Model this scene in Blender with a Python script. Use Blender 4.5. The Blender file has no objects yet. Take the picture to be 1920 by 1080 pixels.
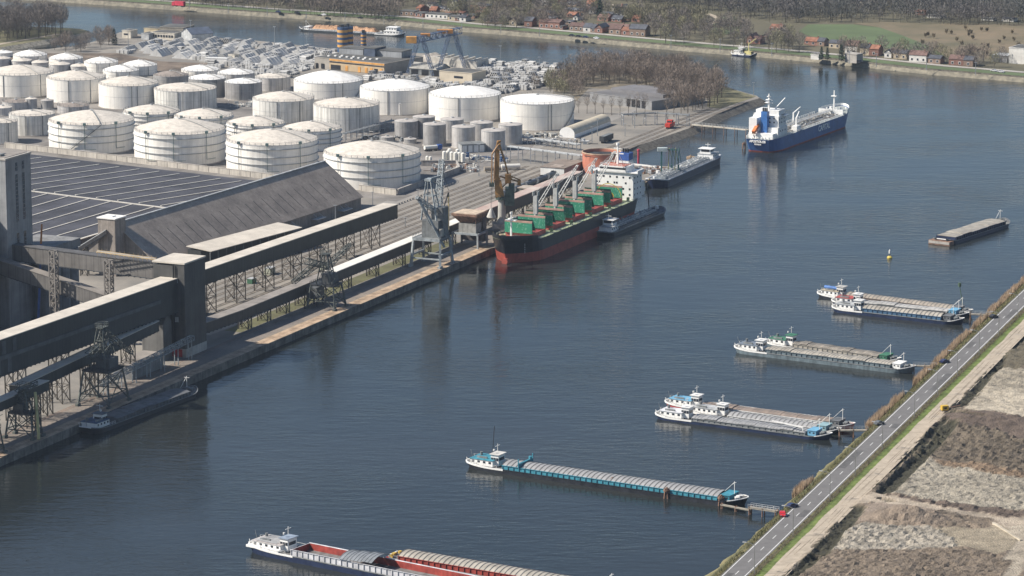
import bpy, math, random
from mathutils import Vector, Matrix, noise
R = random.Random(7)
rad, sin, cos, pi = math.radians, math.sin, math.cos, math.pi
sc = bpy.context.scene
COL = sc.collection
# ---------------------------------------------------------------- camera
F, CH, YH = 6370.0, 300.0, -764.0
PITCH = math.atan((540-YH)/F)
cam = bpy.data.objects.new("camera", bpy.data.cameras.new("camera"))
cam.data.sensor_width = 36; cam.data.lens = F/1920*36
cam.data.clip_start = 5; cam.data.clip_end = 20000
cam.location = (0, 0, CH); cam.rotation_euler = (pi/2-PITCH, 0, 0)
COL.objects.link(cam); sc.camera = cam
# ---------------------------------------------------------------- sky, sun, exposure
SUN_EL, SUN_FROM = rad(42), rad(-97)          # compass bearing the sun stands at (0 = +Y)
w = bpy.data.worlds.new("World"); sc.world = w; w.use_nodes = True
nt = w.node_tree; bg = nt.nodes["Background"]
sky = nt.nodes.new("ShaderNodeTexSky"); sky.sky_type = 'NISHITA'; sky.sun_disc = False
sky.sun_elevation = SUN_EL; sky.sun_rotation = SUN_FROM % (2*pi)
sky.air_density = 1.0; sky.dust_density = 0.7; sky.ozone_density = 3.0; sky.altitude = 50
nt.links.new(sky.outputs[0], bg.inputs[0]); bg.inputs[1].default_value = 0.072
sl = bpy.data.lights.new("sun", 'SUN'); sl.energy = 4.9; sl.angle = rad(0.5); sl.color = (1, 0.93, 0.83)
so = bpy.data.objects.new("sun", sl); COL.objects.link(so)
sd = Vector((sin(SUN_FROM)*cos(SUN_EL), cos(SUN_FROM)*cos(SUN_EL), sin(SUN_EL)))
so.rotation_euler = sd.to_track_quat('Z', 'Y').to_euler(); so.location = (0, 0, 400)
sc.view_settings.view_transform = 'Standard'; sc.view_settings.look = 'None'
sc.view_settings.exposure = 0.55; sc.view_settings.gamma = 1
sc.cycles.max_bounces = 5; sc.cycles.volume_bounces = 0; sc.cycles.transparent_max_bounces = 8
# ---------------------------------------------------------------- picture measurements -> places
cp, sp = cos(PITCH), sin(PITCH)
def G(u, v, z=0.0):
    "point of the horizontal plane at height z seen at pixel u, v of the 1920 x 1080 photograph"
    b = 540-v; x, y, h = u-960, F*cp+b*sp, -F*sp+b*cp
    t = (z-CH)/h
    return Vector((x*t, y*t, z))
def proj(p):
    z = p[2]-CH; d = p[1]*cp-z*sp; h = p[1]*sp+z*cp
    return 960+F*p[0]/d, 540-F*h/d
def hz(p, v):
    lo, hi = -5.0, 150.0
    for _ in range(40):
        m = (lo+hi)/2
        if proj((p[0], p[1], m))[1] > v: lo = m
        else: hi = m
    return lo
def mpp(p):
    z = p[2]-CH
    return (p[1]*cp-z*sp)/F
QA = rad(23.6); QD = Vector((sin(QA), cos(QA), 0)); QN = Vector((QD.y, -QD.x, 0))
QO = G(427, 672, 3)
GZ = 3.0
def Q(s, t, z=GZ):
    p = QO+QD*s+QN*t; p.z = z; return p
def st(u, v, z=GZ):
    d = G(u, v, z)-QO
    return d.dot(QD), d.dot(QN)
# ---------------------------------------------------------------- mesh collector
class MB:
    def __init__(s, M=None): s.v = []; s.f = []; s.m = []; s.M = M; s.sm = []
    def add(s, pts, faces, m=0, smooth=False):
        k = len(s.v)
        if s.M is not None: pts = [s.M @ Vector(p) for p in pts]
        s.v += [tuple(p) for p in pts]
        for f in faces: s.f.append([i+k for i in f]); s.m.append(m); s.sm.append(smooth)
    def box(s, x0, x1, y0, y1, z0, z1, m=0):
        s.add([(x0,y0,z0),(x1,y0,z0),(x1,y1,z0),(x0,y1,z0),(x0,y0,z1),(x1,y0,z1),(x1,y1,z1),(x0,y1,z1)],
              [(0,3,2,1),(4,5,6,7),(0,1,5,4),(1,2,6,5),(2,3,7,6),(3,0,4,7)], m)
    def cbox(s, x, y, z, a, b, c, m=0): s.box(x-a/2, x+a/2, y-b/2, y+b/2, z, z+c, m)
    def prism(s, poly, z0, z1, m=0, mt=None):
        n = len(poly); a = sum(poly[i][0]*poly[(i+1) % n][1]-poly[(i+1) % n][0]*poly[i][1] for i in range(n))
        if a < 0: poly = poly[::-1]
        pts = [(p[0], p[1], z0) for p in poly]+[(p[0], p[1], z1) for p in poly]
        s.add(pts, [(i, (i+1) % n, n+(i+1) % n, n+i) for i in range(n)]+[tuple(range(n-1, -1, -1))], m)
        s.add([(p[0], p[1], z1) for p in poly], [tuple(range(n))], m if mt is None else mt)
    def bar(s, p, q, w=0.3, m=0, w2=None):
        p, q = Vector(p), Vector(q); d = q-p
        if d.length < 1e-4: return
        d.normalize(); a = d.cross(Vector((0, 0, 1)))
        if a.length < 1e-3: a = Vector((1, 0, 0))
        a.normalize(); b = d.cross(a); w2 = w2 or w
        a0, b0, a1, b1 = a*w/2, b*w/2, a*w2/2, b*w2/2
        s.add([p-a0-b0, p+a0-b0, p+a0+b0, p-a0+b0, q-a1-b1, q+a1-b1, q+a1+b1, q-a1+b1],
              [(0,3,2,1),(4,5,6,7),(0,1,5,4),(1,2,6,5),(2,3,7,6),(3,0,4,7)], m)
    def beam(s, p, q, w, h, m=0, up=(0,0,1)):
        "rectangular box from p to q; w across, h along up, p/q at its top centre line"
        p, q, up = Vector(p), Vector(q), Vector(up); d = (q-p).normalized(); a = d.cross(up).normalized()*w/2; u = up*h
        s.add([p-a-u, p+a-u, p+a, p-a, q-a-u, q+a-u, q+a, q-a],
              [(0,1,2,3),(4,7,6,5),(0,4,5,1),(1,5,6,2),(2,6,7,3),(3,7,4,0)], m)
    def cyl(s, x, y, z0, z1, r, n=16, m=0, r1=None, cap=True, mt=None, smooth=True):
        r1 = r if r1 is None else r1
        a = [(cos(2*pi*i/n), sin(2*pi*i/n)) for i in range(n)]
        pts = [(x+c*r, y+q*r, z0) for c, q in a]+[(x+c*r1, y+q*r1, z1) for c, q in a]
        s.add(pts, [(i, (i+1) % n, n+(i+1) % n, n+i) for i in range(n)], m, smooth)
        if cap: s.add([(x+c*r1, y+q*r1, z1) for c, q in a], [tuple(range(n))], m if mt is None else mt)
    def tube(s, p, q, r, n=8, m=0, r1=None):
        p, q = Vector(p), Vector(q); d = (q-p).normalized(); a = d.orthogonal().normalized(); b = d.cross(a)
        r1 = r if r1 is None else r1
        cs = [(cos(2*pi*i/n), sin(2*pi*i/n)) for i in range(n)]
        s.add([p+a*c*r+b*e*r for c, e in cs]+[q+a*c*r1+b*e*r1 for c, e in cs],
              [(i, (i+1) % n, n+(i+1) % n, n+i) for i in range(n)], m, True)
        s.add([p+a*c*r+b*e*r for c, e in cs], [tuple(range(n-1, -1, -1))], m)
        s.add([q+a*c*r1+b*e*r1 for c, e in cs], [tuple(range(n))], m)
    def dome(s, x, y, z, r, h, n=32, k=5, m=0, power=1.0):
        pts = []; 
        for j in range(k):
            t = j/k; rr = r*(1-t); hh = h*(1-(1-t)**(1.6 if power == 1 else power))
            pts += [(x+rr*cos(2*pi*i/n), y+rr*sin(2*pi*i/n), z+hh) for i in range(n)]
        pts.append((x, y, z+h)); f = []
        for j in range(k-1):
            f += [(j*n+i, j*n+(i+1) % n, (j+1)*n+(i+1) % n, (j+1)*n+i) for i in range(n)]
        f += [((k-1)*n+i, (k-1)*n+(i+1) % n, k*n) for i in range(n)]
        s.add(pts, f, m, True)
    def gable(s, x0, x1, y0, y1, z0, ze, zr, mw=0, mr=1, ov=0.4, axis='x'):
        "gabled block, ridge along x (or y)"
        if axis == 'y':
            M0 = s.M; s.M = (M0 or Matrix()) @ Matrix(((0,-1,0,0),(1,0,0,0),(0,0,1,0),(0,0,0,1)))
            s.gable(y0, y1, -x1, -x0, z0, ze, zr, mw, mr, ov); s.M = M0; return
        ym = (y0+y1)/2
        s.add([(x0,y0,z0),(x1,y0,z0),(x1,y1,z0),(x0,y1,z0),(x0,y0,ze),(x1,y0,ze),(x1,y1,ze),(x0,y1,ze),(x0,ym,zr-.05),(x1,ym,zr-.05)],
              [(0,1,5,4),(2,3,7,6),(1,2,6,9,5),(3,0,4,8,7)], mw)
        k = (zr-ze)/(ym-y0); e = ze-ov*k; t = 0.25
        P = [(x0-ov,y0-ov,e),(x1+ov,y0-ov,e),(x1+ov,ym,zr),(x0-ov,ym,zr),(x1+ov,y1+ov,e),(x0-ov,y1+ov,e)]
        P = P+[(a, b, c+t) for a, b, c in P]
        s.add(P, [(6,7,8,9),(9,8,10,11),(0,3,2,1),(3,5,4,2),(0,1,7,6),(4,5,11,10),(1,2,8,7),(2,4,10,8),(3,0,6,9),(5,3,9,11)], mr)
    def lattice(s, p, q, w0, w1, n, m=0, t=0.25, side=None):
        "four-chord lattice boom or mast from p to q"
        p, q = Vector(p), Vector(q); d = (q-p).normalized()
        a = (Vector(side) if side else d.orthogonal()).normalized(); b = d.cross(a).normalized()
        rings = []
        for i in range(n+1):
            k = i/n; c = p.lerp(q, k); h = (w0+(w1-w0)*k)/2
            rings.append([c+a*h+b*h, c-a*h+b*h, c-a*h-b*h, c+a*h-b*h])
        for j in range(4): s.bar(rings[0][j], rings[-1][j], t, m)
        for i in range(n):
            for j in range(4):
                s.bar(rings[i][j], rings[i+1][(j+1) % 4] if i % 2 else rings[i+1][(j-1) % 4], t*.7, m)
                s.bar(rings[i+1][j], rings[i+1][(j+1) % 4], t*.7, m)
    def rail(s, pts, h=1.1, step=2.5, t=0.09, m=0):
        for a, b in zip(pts[:-1], pts[1:]):
            a, b = Vector(a), Vector(b); n = max(1, int((b-a).length/step))
            u = Vector((0, 0, h)); s.bar(a+u, b+u, t, m); s.bar(a+u/2, b+u/2, t*.8, m)
            for i in range(n+1):
                c = a.lerp(b, i/n); s.bar(c, c+u, t, m)
    def mesh(s, name, mats):
        me = bpy.data.meshes.new(name); me.from_pydata(s.v, [], s.f)
        if not isinstance(mats, (list, tuple)): mats = [mats]
        for m in mats: me.materials.append(m)
        k = len(mats)-1
        me.polygons.foreach_set("material_index", [min(i, k) for i in s.m])
        me.polygons.foreach_set("use_smooth", s.sm)
        me.update(); return me
    def build(s, name, mats, parent=None, loc=None, rz=0, **tags):
        o = bpy.data.objects.new(name, s.mesh(name, mats)); COL.objects.link(o)
        if parent: o.parent = parent
        if loc is not None: o.location = loc
        o.rotation_euler.z = rz
        for k, v in tags.items():
            if v: o[k] = v
        return o
def thing(name, label, cat, loc=(0,0,0), rz=0, group=None):
    o = bpy.data.objects.new(name, None); COL.objects.link(o); o.empty_display_size = 2
    o.location = loc; o.rotation_euler.z = rz; o['label'] = label; o['category'] = cat
    if group: o['group'] = group
    return o
def copy_tree(o, loc, rz=None, label=None, scale=None, group=None):
    c = o.copy(); COL.objects.link(c); c.location = loc
    if rz is not None: c.rotation_euler.z = rz
    if scale is not None: c.scale = scale if isinstance(scale, tuple) else (scale,)*3
    if label: c['label'] = label
    if group: c['group'] = group
    for ch in o.children:
        d = ch.copy(); COL.objects.link(d); d.parent = c
        for g in ch.children:
            e = g.copy(); COL.objects.link(e); e.parent = d
    return c
def struct(o): o['kind'] = 'structure'; return o
def rzq(extra=0): return pi/2-QA+extra      # local +x along the quay
def heading(a, b): d = b-a; return math.atan2(d.y, d.x)
def text(name, body, size, mat, M, parent, depth=0.02):
    cu = bpy.data.curves.new(name, 'FONT'); cu.body = body; cu.size = size; cu.align_x = 'CENTER'; cu.align_y = 'CENTER'
    cu.extrude = depth; cu.offset = size*.035; o = bpy.data.objects.new(name, cu); COL.objects.link(o)
    dg = bpy.context.evaluated_depsgraph_get(); me = bpy.data.meshes.new_from_object(o.evaluated_get(dg))
    bpy.data.objects.remove(o); me.transform(M); me.materials.clear(); me.materials.append(mat)
    t = bpy.data.objects.new(name, me); COL.objects.link(t); t.parent = parent; return t
# ---------------------------------------------------------------- materials
def N(nt, t, **k):
    n = nt.nodes.new(t)
    for a, b in k.items(): setattr(n, a, b)
    return n
MATS = {}
def mat(name, col, rough=0.7, var=0.18, scale=0.25, metal=0, streak=0, bump=0.0, bscale=None, col2=None, spec=0.4, detail=5, rnd=0):
    if name in MATS: return MATS[name]
    m = bpy.data.materials.new(name); m.use_nodes = True; nt = m.node_tree; L = nt.links
    b = nt.nodes["Principled BSDF"]; b.inputs["Roughness"].default_value = rough; b.inputs["Metallic"].default_value = metal
    b.inputs["Specular IOR Level"].default_value = spec
    tc = N(nt, "ShaderNodeTexCoord"); co = tc.outputs["Object"]
    nz = N(nt, "ShaderNodeTexNoise"); nz.inputs["Scale"].default_value = scale; nz.inputs["Detail"].default_value = detail
    nz.inputs["Roughness"].default_value = 0.65
    L.new(co, nz.inputs["Vector"])
    cr = N(nt, "ShaderNodeValToRGB"); c2 = col2 or tuple(c*(1-var*1.6) for c in col)
    c1 = col if col2 else tuple(min(1, c*(1+var)) for c in col)
    cr.color_ramp.elements[0].position = .36; cr.color_ramp.elements[1].position = .64
    cr.color_ramp.elements[0].color = (*c2, 1); cr.color_ramp.elements[1].color = (*c1, 1)
    L.new(nz.outputs["Fac"], cr.inputs[0]); out = cr.outputs[0]
    if streak:
        mp = N(nt, "ShaderNodeMapping"); mp.inputs["Scale"].default_value = (1.3, 1.3, 0.05); L.new(co, mp.inputs[0])
        n2 = N(nt, "ShaderNodeTexNoise"); n2.inputs["Scale"].default_value = 0.8; n2.inputs["Detail"].default_value = 4
        L.new(mp.outputs[0], n2.inputs["Vector"])
        r2 = N(nt, "ShaderNodeMapRange"); r2.inputs[1].default_value = .42; r2.inputs[2].default_value = .75
        r2.inputs[3].default_value = 1; r2.inputs[4].default_value = 1-streak; L.new(n2.outputs["Fac"], r2.inputs[0])
        mx = N(nt, "ShaderNodeMix", data_type='RGBA', blend_type='MULTIPLY'); mx.inputs[0].default_value = 1
        L.new(out, mx.inputs[6]); L.new(r2.outputs[0], mx.inputs[7]); out = mx.outputs[2]
    if rnd:
        oi = N(nt, "ShaderNodeObjectInfo"); r3 = N(nt, "ShaderNodeMapRange"); r3.inputs[3].default_value = 1-rnd; r3.inputs[4].default_value = 1+rnd
        L.new(oi.outputs["Random"], r3.inputs[0]); mx = N(nt, "ShaderNodeMix", data_type='RGBA', blend_type='MULTIPLY'); mx.inputs[0].default_value = 1
        L.new(out, mx.inputs[6]); L.new(r3.outputs[0], mx.inputs[7]); out = mx.outputs[2]
    L.new(out, b.inputs["Base Color"])
    if bump:
        n3 = N(nt, "ShaderNodeTexNoise"); n3.inputs["Scale"].default_value = bscale or scale*4; n3.inputs["Detail"].default_value = 4
        L.new(co, n3.inputs["Vector"]); bp = N(nt, "ShaderNodeBump"); bp.inputs["Strength"].default_value = 1
        bp.inputs["Distance"].default_value = bump; L.new(n3.outputs["Fac"], bp.inputs["Height"]); L.new(bp.outputs[0], b.inputs["Normal"])
    MATS[name] = m; return m
def ribbed(name, col, period, axis=0, depth=0.12, rough=.6, var=.15, width=.5, dark=.6, streak=.3):
    "metal cladding: thin lines every period metres along one axis"
    if name in MATS: return MATS[name]
    m = mat(name, col, rough, var, .12, streak=streak); nt = m.node_tree; L = nt.links; b = nt.nodes["Principled BSDF"]
    src = b.inputs["Base Color"].links[0].from_socket
    tc = N(nt, "ShaderNodeTexCoord"); sx = N(nt, "ShaderNodeSeparateXYZ"); L.new(tc.outputs["Object"], sx.inputs[0])
    d = N(nt, "ShaderNodeMath", operation='DIVIDE'); d.inputs[1].default_value = period; L.new(sx.outputs[axis], d.inputs[0])
    fr = N(nt, "ShaderNodeMath", operation='FRACT'); L.new(d.outputs[0], fr.inputs[0])
    lt = N(nt, "ShaderNodeMath", operation='LESS_THAN'); lt.inputs[1].default_value = width; L.new(fr.outputs[0], lt.inputs[0])
    r = N(nt, "ShaderNodeMapRange"); r.inputs[3].default_value = 1; r.inputs[4].default_value = dark; L.new(lt.outputs[0], r.inputs[0])
    mx = N(nt, "ShaderNodeMix", data_type='RGBA', blend_type='MULTIPLY'); mx.inputs[0].default_value = 1
    L.new(src, mx.inputs[6]); L.new(r.outputs[0], mx.inputs[7]); L.new(mx.outputs[2], b.inputs["Base Color"])
    return m
white = mat("white_paint", (.74, .73, .70), .45, .06, .2, streak=.12)
ship_white = mat("ship_white", (.82, .81, .78), .4, .05, .3, streak=.10)
tank_white = mat("tank_white", (.82, .785, .72), .5, .07, .08, streak=.18)
tank_stain = mat("tank_stained", (.70, .68, .63), .55, .10, .12, streak=.50)
tank_grey = mat("tank_grey", (.33, .32, .31), .55, .15, .15, streak=.35)
tank_lgrey = mat("tank_light_grey", (.50, .48, .46), .5, .12, .15, streak=.4)
roof_pale = mat("tank_roof_pale", (.60, .55, .48), .7, .12, .35)
roof_white = mat("tank_roof_white", (.78, .76, .72), .6, .08, .3)
roof_brown = mat("tank_roof_brown", (.27, .23, .20), .8, .15, .3)
roof_grey = mat("tank_roof_grey", (.42, .39, .36), .7, .18, .3)
steel_dk = mat("dark_steel", (.045, .05, .055), .6, .3, .4)
steel = mat("grey_steel", (.20, .21, .21), .55, .25, .4)
steel_lt = mat("pale_steel", (.42, .43, .43), .5, .2, .4)
rust = mat("rusty_steel", (.22, .13, .09), .8, .3, .5)
concrete = mat("concrete", (.42, .39, .35), .85, .15, .15, streak=.2)
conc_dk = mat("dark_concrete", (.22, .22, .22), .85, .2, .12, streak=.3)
glass = mat("window_glass", (.03, .035, .045), .12, .1, .5, spec=.6)
black = mat("black_paint", (.02, .021, .024), .45, .3, .2)
orange = mat("yellow_crane_paint", (.36, .19, .055), .55, .25, .3, streak=.2)
red = mat("red_paint", (.50, .03, .03), .5, .15, .3)
blue = mat("blue_paint", (.04, .10, .32), .45, .15, .3)
green_deck = mat("green_deck", (.17, .24, .13), .7, .2, .3)
# ================================================================ SETTING
def water_mat():
    m = bpy.data.materials.new("canal_water"); m.use_nodes = True; nt = m.node_tree; L = nt.links
    b = nt.nodes["Principled BSDF"]; b.inputs["Roughness"].default_value = .04; b.inputs["IOR"].default_value = 1.33
    tc = N(nt, "ShaderNodeTexCoord")
    big = N(nt, "ShaderNodeTexNoise"); big.inputs["Scale"].default_value = .004; big.inputs["Detail"].default_value = 3
    L.new(tc.outputs["Object"], big.inputs["Vector"])
    cr = N(nt, "ShaderNodeValToRGB"); cr.color_ramp.elements[0].color = (.014, .018, .018, 1); cr.color_ramp.elements[1].color = (.025, .028, .027, 1)
    cr.color_ramp.elements[0].position = .35; cr.color_ramp.elements[1].position = .65
    L.new(big.outputs["Fac"], cr.inputs[0]); L.new(cr.outputs[0], b.inputs["Base Color"])
    mp = N(nt, "ShaderNodeMapping"); mp.inputs["Scale"].default_value = (.16, .40, 1); mp.inputs["Rotation"].default_value = (0, 0, .12)
    L.new(tc.outputs["Object"], mp.inputs[0])
    n1 = N(nt, "ShaderNodeTexNoise"); n1.inputs["Scale"].default_value = .8; n1.inputs["Detail"].default_value = 4; n1.inputs["Roughness"].default_value = .6
    L.new(mp.outputs[0], n1.inputs["Vector"])
    n2 = N(nt, "ShaderNodeTexNoise"); n2.inputs["Scale"].default_value = .22; n2.inputs["Detail"].default_value = 2
    L.new(mp.outputs[0], n2.inputs["Vector"])
    pt = N(nt, "ShaderNodeTexNoise"); pt.inputs["Scale"].default_value = .012; pt.inputs["Detail"].default_value = 3
    L.new(tc.outputs["Object"], pt.inputs["Vector"])
    pr = N(nt, "ShaderNodeMapRange"); pr.inputs[1].default_value = .35; pr.inputs[2].default_value = .7; pr.inputs[3].default_value = .30; pr.inputs[4].default_value = 1.15
    L.new(pt.outputs["Fac"], pr.inputs[0])
    b1 = N(nt, "ShaderNodeBump"); b1.inputs["Distance"].default_value = .30; L.new(pr.outputs[0], b1.inputs["Strength"]); L.new(n1.outputs["Fac"], b1.inputs["Height"])
    b2 = N(nt, "ShaderNodeBump"); b2.inputs["Distance"].default_value = .30; b2.inputs["Strength"].default_value = .5
    L.new(n2.outputs["Fac"], b2.inputs["Height"]); L.new(b1.outputs[0], b2.inputs["Normal"]); L.new(b2.outputs[0], b.inputs["Normal"])
    return m
mb = MB(); mb.add([(-6000,-500,0),(6000,-500,0),(6000,9000,0),(-6000,9000,0)], [(0,1,2,3)])
struct(mb.build("water", water_mat()))
mb = MB(); mb.add([(-9000,-900,-4),(9000,-900,-4),(9000,12000,-4),(-9000,12000,-4)], [(0,1,2,3)])
struct(mb.build("river_bed", mat("river_bed", (.08,.07,.05), .9)))
port_mat = mat("port_ground", (.27,.245,.21), .9, .2, .035, col2=(.17,.16,.145), bump=.05, detail=8)
quay_mat = mat("quay_paving", (.27,.225,.18), .85, .2, .08, col2=(.17,.15,.135), streak=.3, detail=7)
asph = mat("asphalt", (.125,.125,.13), .85, .1, .12, detail=7)
sand = mat("dirt_road", (.37,.315,.245), .95, .12, .18, detail=7, bump=.05)
grass = mat("grass", (.135,.135,.065), .9, .3, .12, detail=8, col2=(.095,.09,.05), bump=.08)
grass_dry = mat("dry_grass", (.19,.17,.10), .95, .3, .15, detail=8, col2=(.11,.11,.06), bump=.1)
field_green = mat("field_green", (.10,.135,.062), .95, .12, .02, detail=6)
heath = mat("heath", (.20,.155,.10), .95, .3, .02, col2=(.11,.10,.06), detail=8)
stone = mat("bank_stones", (.33,.30,.24), .95, .3, .5, bump=.2)
stone_dk = mat("bank_rubble", (.15,.135,.11), .95, .3, .5, bump=.2)
white_line = mat("road_marking", (.74,.74,.72), .6, .1, 1.2)
def slab(name, poly, z0, z1, mats, **k): 
    m = MB(); m.prism([(p[0], p[1]) for p in poly], z0, z1, 1, 0); return struct(m.build(name, mats))
def strip(name, pts, d0, d1, z0, z1, m, mirror=1):
    "sheet between two offsets of a polyline (offset to the left of its direction)"
    me = MB(); A = []; B = []
    for i, p in enumerate(pts):
        a = pts[max(0, i-1)]; b = pts[min(len(pts)-1, i+1)]; d = Vector((b[0]-a[0], b[1]-a[1], 0)).normalized(); n = Vector((-d.y, d.x, 0))*mirror
        q = Vector((p[0], p[1], 0)); A.append(q+n*d0+Vector((0,0,z0))); B.append(q+n*d1+Vector((0,0,z1)))
    k = len(pts); me.add(A+B, [(i, i+1, k+i+1, k+i) if mirror > 0 else (i+1, i, k+i, k+i+1) for i in range(k-1)])
    return struct(me.build(name, m))
# port land
QE = 2.0
port_px = [(1262,322),(1255,312),(1180,308),(1168,292),(1172,281),(1235,260),(1290,241),(1350,211),(1400,191),(1424,184),(1418,179),(1385,170),(1350,158),(1250,128),(1120,122),(1040,130),(925,120),(870,110),(797,100),(630,92),(480,76),(400,70),(340,72),(225,60),(200,72),(150,84),(90,92),(0,96),(-120,104),(-400,110)]
pp = [Q(-420, QE), Q(452, QE), Q(455, 12)]+[G(u, v, 3) for u, v in port_px]+[Vector((-1300, 2000, 3)), Vector((-1300, 800, 3))]
slab("port_ground", pp, -3, 3, [port_mat, conc_dk])
# quay wall facing, coping and apron
m = MB(); m.M = Matrix.Translation(QO)@Matrix.Rotation(rzq(), 4, 'Z')
for k in range(-26, 29): m.box(k*16, k*16+15.9, -QE-.35, -QE+.6, -5.5, .12, 0)
struct(m.build("quay_wall", mat("quay_wall", (.19,.175,.15), .85, .3, .25, streak=.5)))
strip("quay_apron", [Q(-420, 0), Q(450, 0)], 0.6-QE, 15.5, 3.008, 3.008, quay_mat)
coping = mat("quay_coping", (.42,.31,.21), .85, .25, .25, streak=.2, detail=7)
strip("quay_coping", [Q(-420, 0), Q(450, 0)], -QE-.2, 3.4, 3.13, 3.13, coping)
for nm, t in (("inner", 1.0), ("outer", 0.2)):
    strip("crane_rail", [Q(-420, 0), Q(450, 0)], t+.0, t+.22, 3.14, 3.14, rust)
strip("crane_rail", [Q(-420, 0), Q(450, 0)], 13.6, 13.9, 3.02, 3.02, rust)
strip("crane_rail", [Q(-420, 0), Q(450, 0)], 14.9, 15.1, 3.02, 3.02, rust)
# sloped rubble bank of the inner dock side
bk = [G(u, v, 3) for u, v in [(1168,292),(1172,281),(1235,260),(1290,241),(1350,211),(1400,191),(1424,184)]]
strip("dock_bank", bk, 0, -7, 3.0, -.6, stone_dk, -1) if False else strip("dock_bank", bk, 0, 6, 3.0, -.6, stone_dk, -1)
bk2 = [G(u, v, 3) for u, v in [(1424,184),(1418,179),(1385,170),(1350,158),(1250,128),(1120,122),(1040,130),(925,120),(870,110),(797,100),(630,92),(480,76),(400,70),(340,72),(225,60),(200,72),(150,84),(90,92),(0,96),(-120,104)]]
strip("canal_bank", bk2, 0, 6, 3.0, -.6, stone, -1)
# rails
ballast = mat("ballast", (.235,.205,.17), .95, .25, .3, bump=.06)
rail_m = mat("rail_steel", (.095,.08,.065), .5, .2, .5)
for i, t in enumerate((-46, -51.5, -57, -62.5, -68, -73.5, -79)):
    a, b = (60 if i < 3 else 95), (735-i*16 if i < 4 else 600-i*18)
    if t < -60: b = min(b, 470)
    pl = [Q(a, t), Q(b, t)] if i > 3 else [Q(a, t), Q(430, t), Q(b, t*.9-5)]
    strip("railway_track", pl, -1.25, 1.25, 3.02, 3.02, ballast)
    for e in (-.75, .75): strip("railway_rail", pl, e-.15, e+.15, 3.12, 3.12, rail_m)
m = MB()
for k in range(46): m.box(k*3.2, k*3.2+1.7, -.25, .25, 0, .8)
struct(m.build("kerb_blocks", concrete, None, Q(258, -86.5), rzq()))
# olive / green patches between the rails and the galleries
def gsheet(name, poly, m, z=3.012): mm = MB(); mm.prism([(p[0], p[1]) for p in poly], z-.004, z, 0); return struct(mm.build(name, m))
gsheet("grass", [Q(100,-43), Q(300,-42), Q(440,-44), Q(440,-27), Q(300,-27), Q(190,-30), Q(120,-30)], grass_dry)
gsheet("grass_strip", [Q(45,-26), Q(260,-26), Q(260,-18), Q(45,-18)], grass, 3.016)
gsheet("yard_floor", [Q(35,-43), Q(98,-43), Q(110,-30), Q(150,-28), Q(180,-27), Q(50,-27), Q(35,-27)], mat("yard_floor", (.33,.30,.25), .9, .12, .1), 3.020)
gsheet("service_road", [Q(60,-16.6), Q(330,-16.6), Q(330,-13.2), Q(60,-13.2)], mat("worn_concrete", (.30,.25,.20), .9, .25, .1, detail=8), 3.020)
gsheet("service_road", [Q(258,-96), Q(700,-99), Q(700,-92), Q(258,-88)], mat("pale_asphalt", (.26,.245,.225), .9, .1, .08), 3.012)
gsheet("service_road", [Q(-200,-130), Q(60,-130), Q(60,-106), Q(-200,-106)], mat("grey_asphalt", (.165,.16,.155), .9, .12, .08), 3.016)
gsheet("dock_apron", [Q(445,-38), Q(560,-38), Q(560,0), Q(452,0)], mat("sandy_ground", (.33,.28,.22), .9, .15, .1), 3.012) if False else None
gsheet("peninsula_grass", [G(u, v, 3) for u, v in [(1335,158),(1350,160),(1385,171),(1418,181),(1395,189),(1350,204),(1325,200),(1330,180)]], grass_dry, 3.04)
gsheet("wood_floor", [G(u, v, 3) for u, v in [(1045,134),(1120,125),(1250,131),(1335,156),(1330,185),(1240,175),(1105,165),(1080,190),(1035,182)]], mat("wood_floor", (.17,.145,.105), .95, .3, .1, detail=8), 3.036)
# left tongue of land
tp = [(-200,100),(0,89),(30,84),(82,75),(135,66),(163,61),(165,58),(150,54),(120,52),(60,50),(0,47),(-200,40)]
slab("tongue_land", [G(u, v, 2.5) for u, v in tp], -3, 2.5, [grass_dry, stone_dk])
strip("tongue_bank", [G(u, v, 2.5) for u, v in tp[:8]], 0, 5, 2.5, -.6, stone, -1)
strip("towpath", [G(u, v, 2.5) for u, v in tp[:5]], -10, -14, 2.51, 2.51, sand, -1)
# far bank
FS = [(-700,-40),(-300,-16),(-100,-8),(0,-2),(108,4),(325,19),(480,31),(730,46),(867,60),(960,67),(1135,83),(1335,101),(1440,109),(1565,121),(1740,140),(1920,155),(2200,182),(2700,230)]
fs = [G(u, v, 0) for u, v in FS]
far_mat = mat("far_land", (.13,.115,.075), .95, .3, .012, col2=(.085,.08,.05), detail=9)
slab("far_land", [p+Vector((0, 3.2, 0)) for p in fs]+[Vector((6000,1800,0)), Vector((6000,9000,0)), Vector((-6000,9000,0)), Vector((-6000,2700,0))], -3, 3.5, [far_mat, stone_dk])
strip("far_rubble_bank", fs, 0, 3.6, -.3, 3.6, mat("far_stones", (.25,.225,.17), .95, .3, .3, col2=(.13,.12,.095)))
strip("far_grass_strip", fs, 3.4, 15, 3.62, 3.62, field_green)
strip("far_road", fs, 17, 23, 3.64, 3.64, mat("far_road", (.36,.34,.31), .9, .1, .1))
gsheet("meadow", [G(u, v, 3.5) for u, v in [(1497,60),(1515,46),(1600,46),(1650,52),(1690,66),(1735,84),(1772,104),(1700,96),(1600,82),(1530,72)]], field_green, 3.66)
gsheet("meadow", [G(u, v, 3.5) for u, v in [(1330,60),(1345,33),(1375,30),(1392,45),(1385,62),(1350,66)]], field_green, 3.66)
gsheet("heath", [G(u, v, 3.5) for u, v in [(1600,44),(1650,41),(1760,44),(1930,46),(1960,130),(1880,112),(1800,108),(1772,104),(1735,84),(1690,66),(1650,52)]], heath, 3.65)
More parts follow.
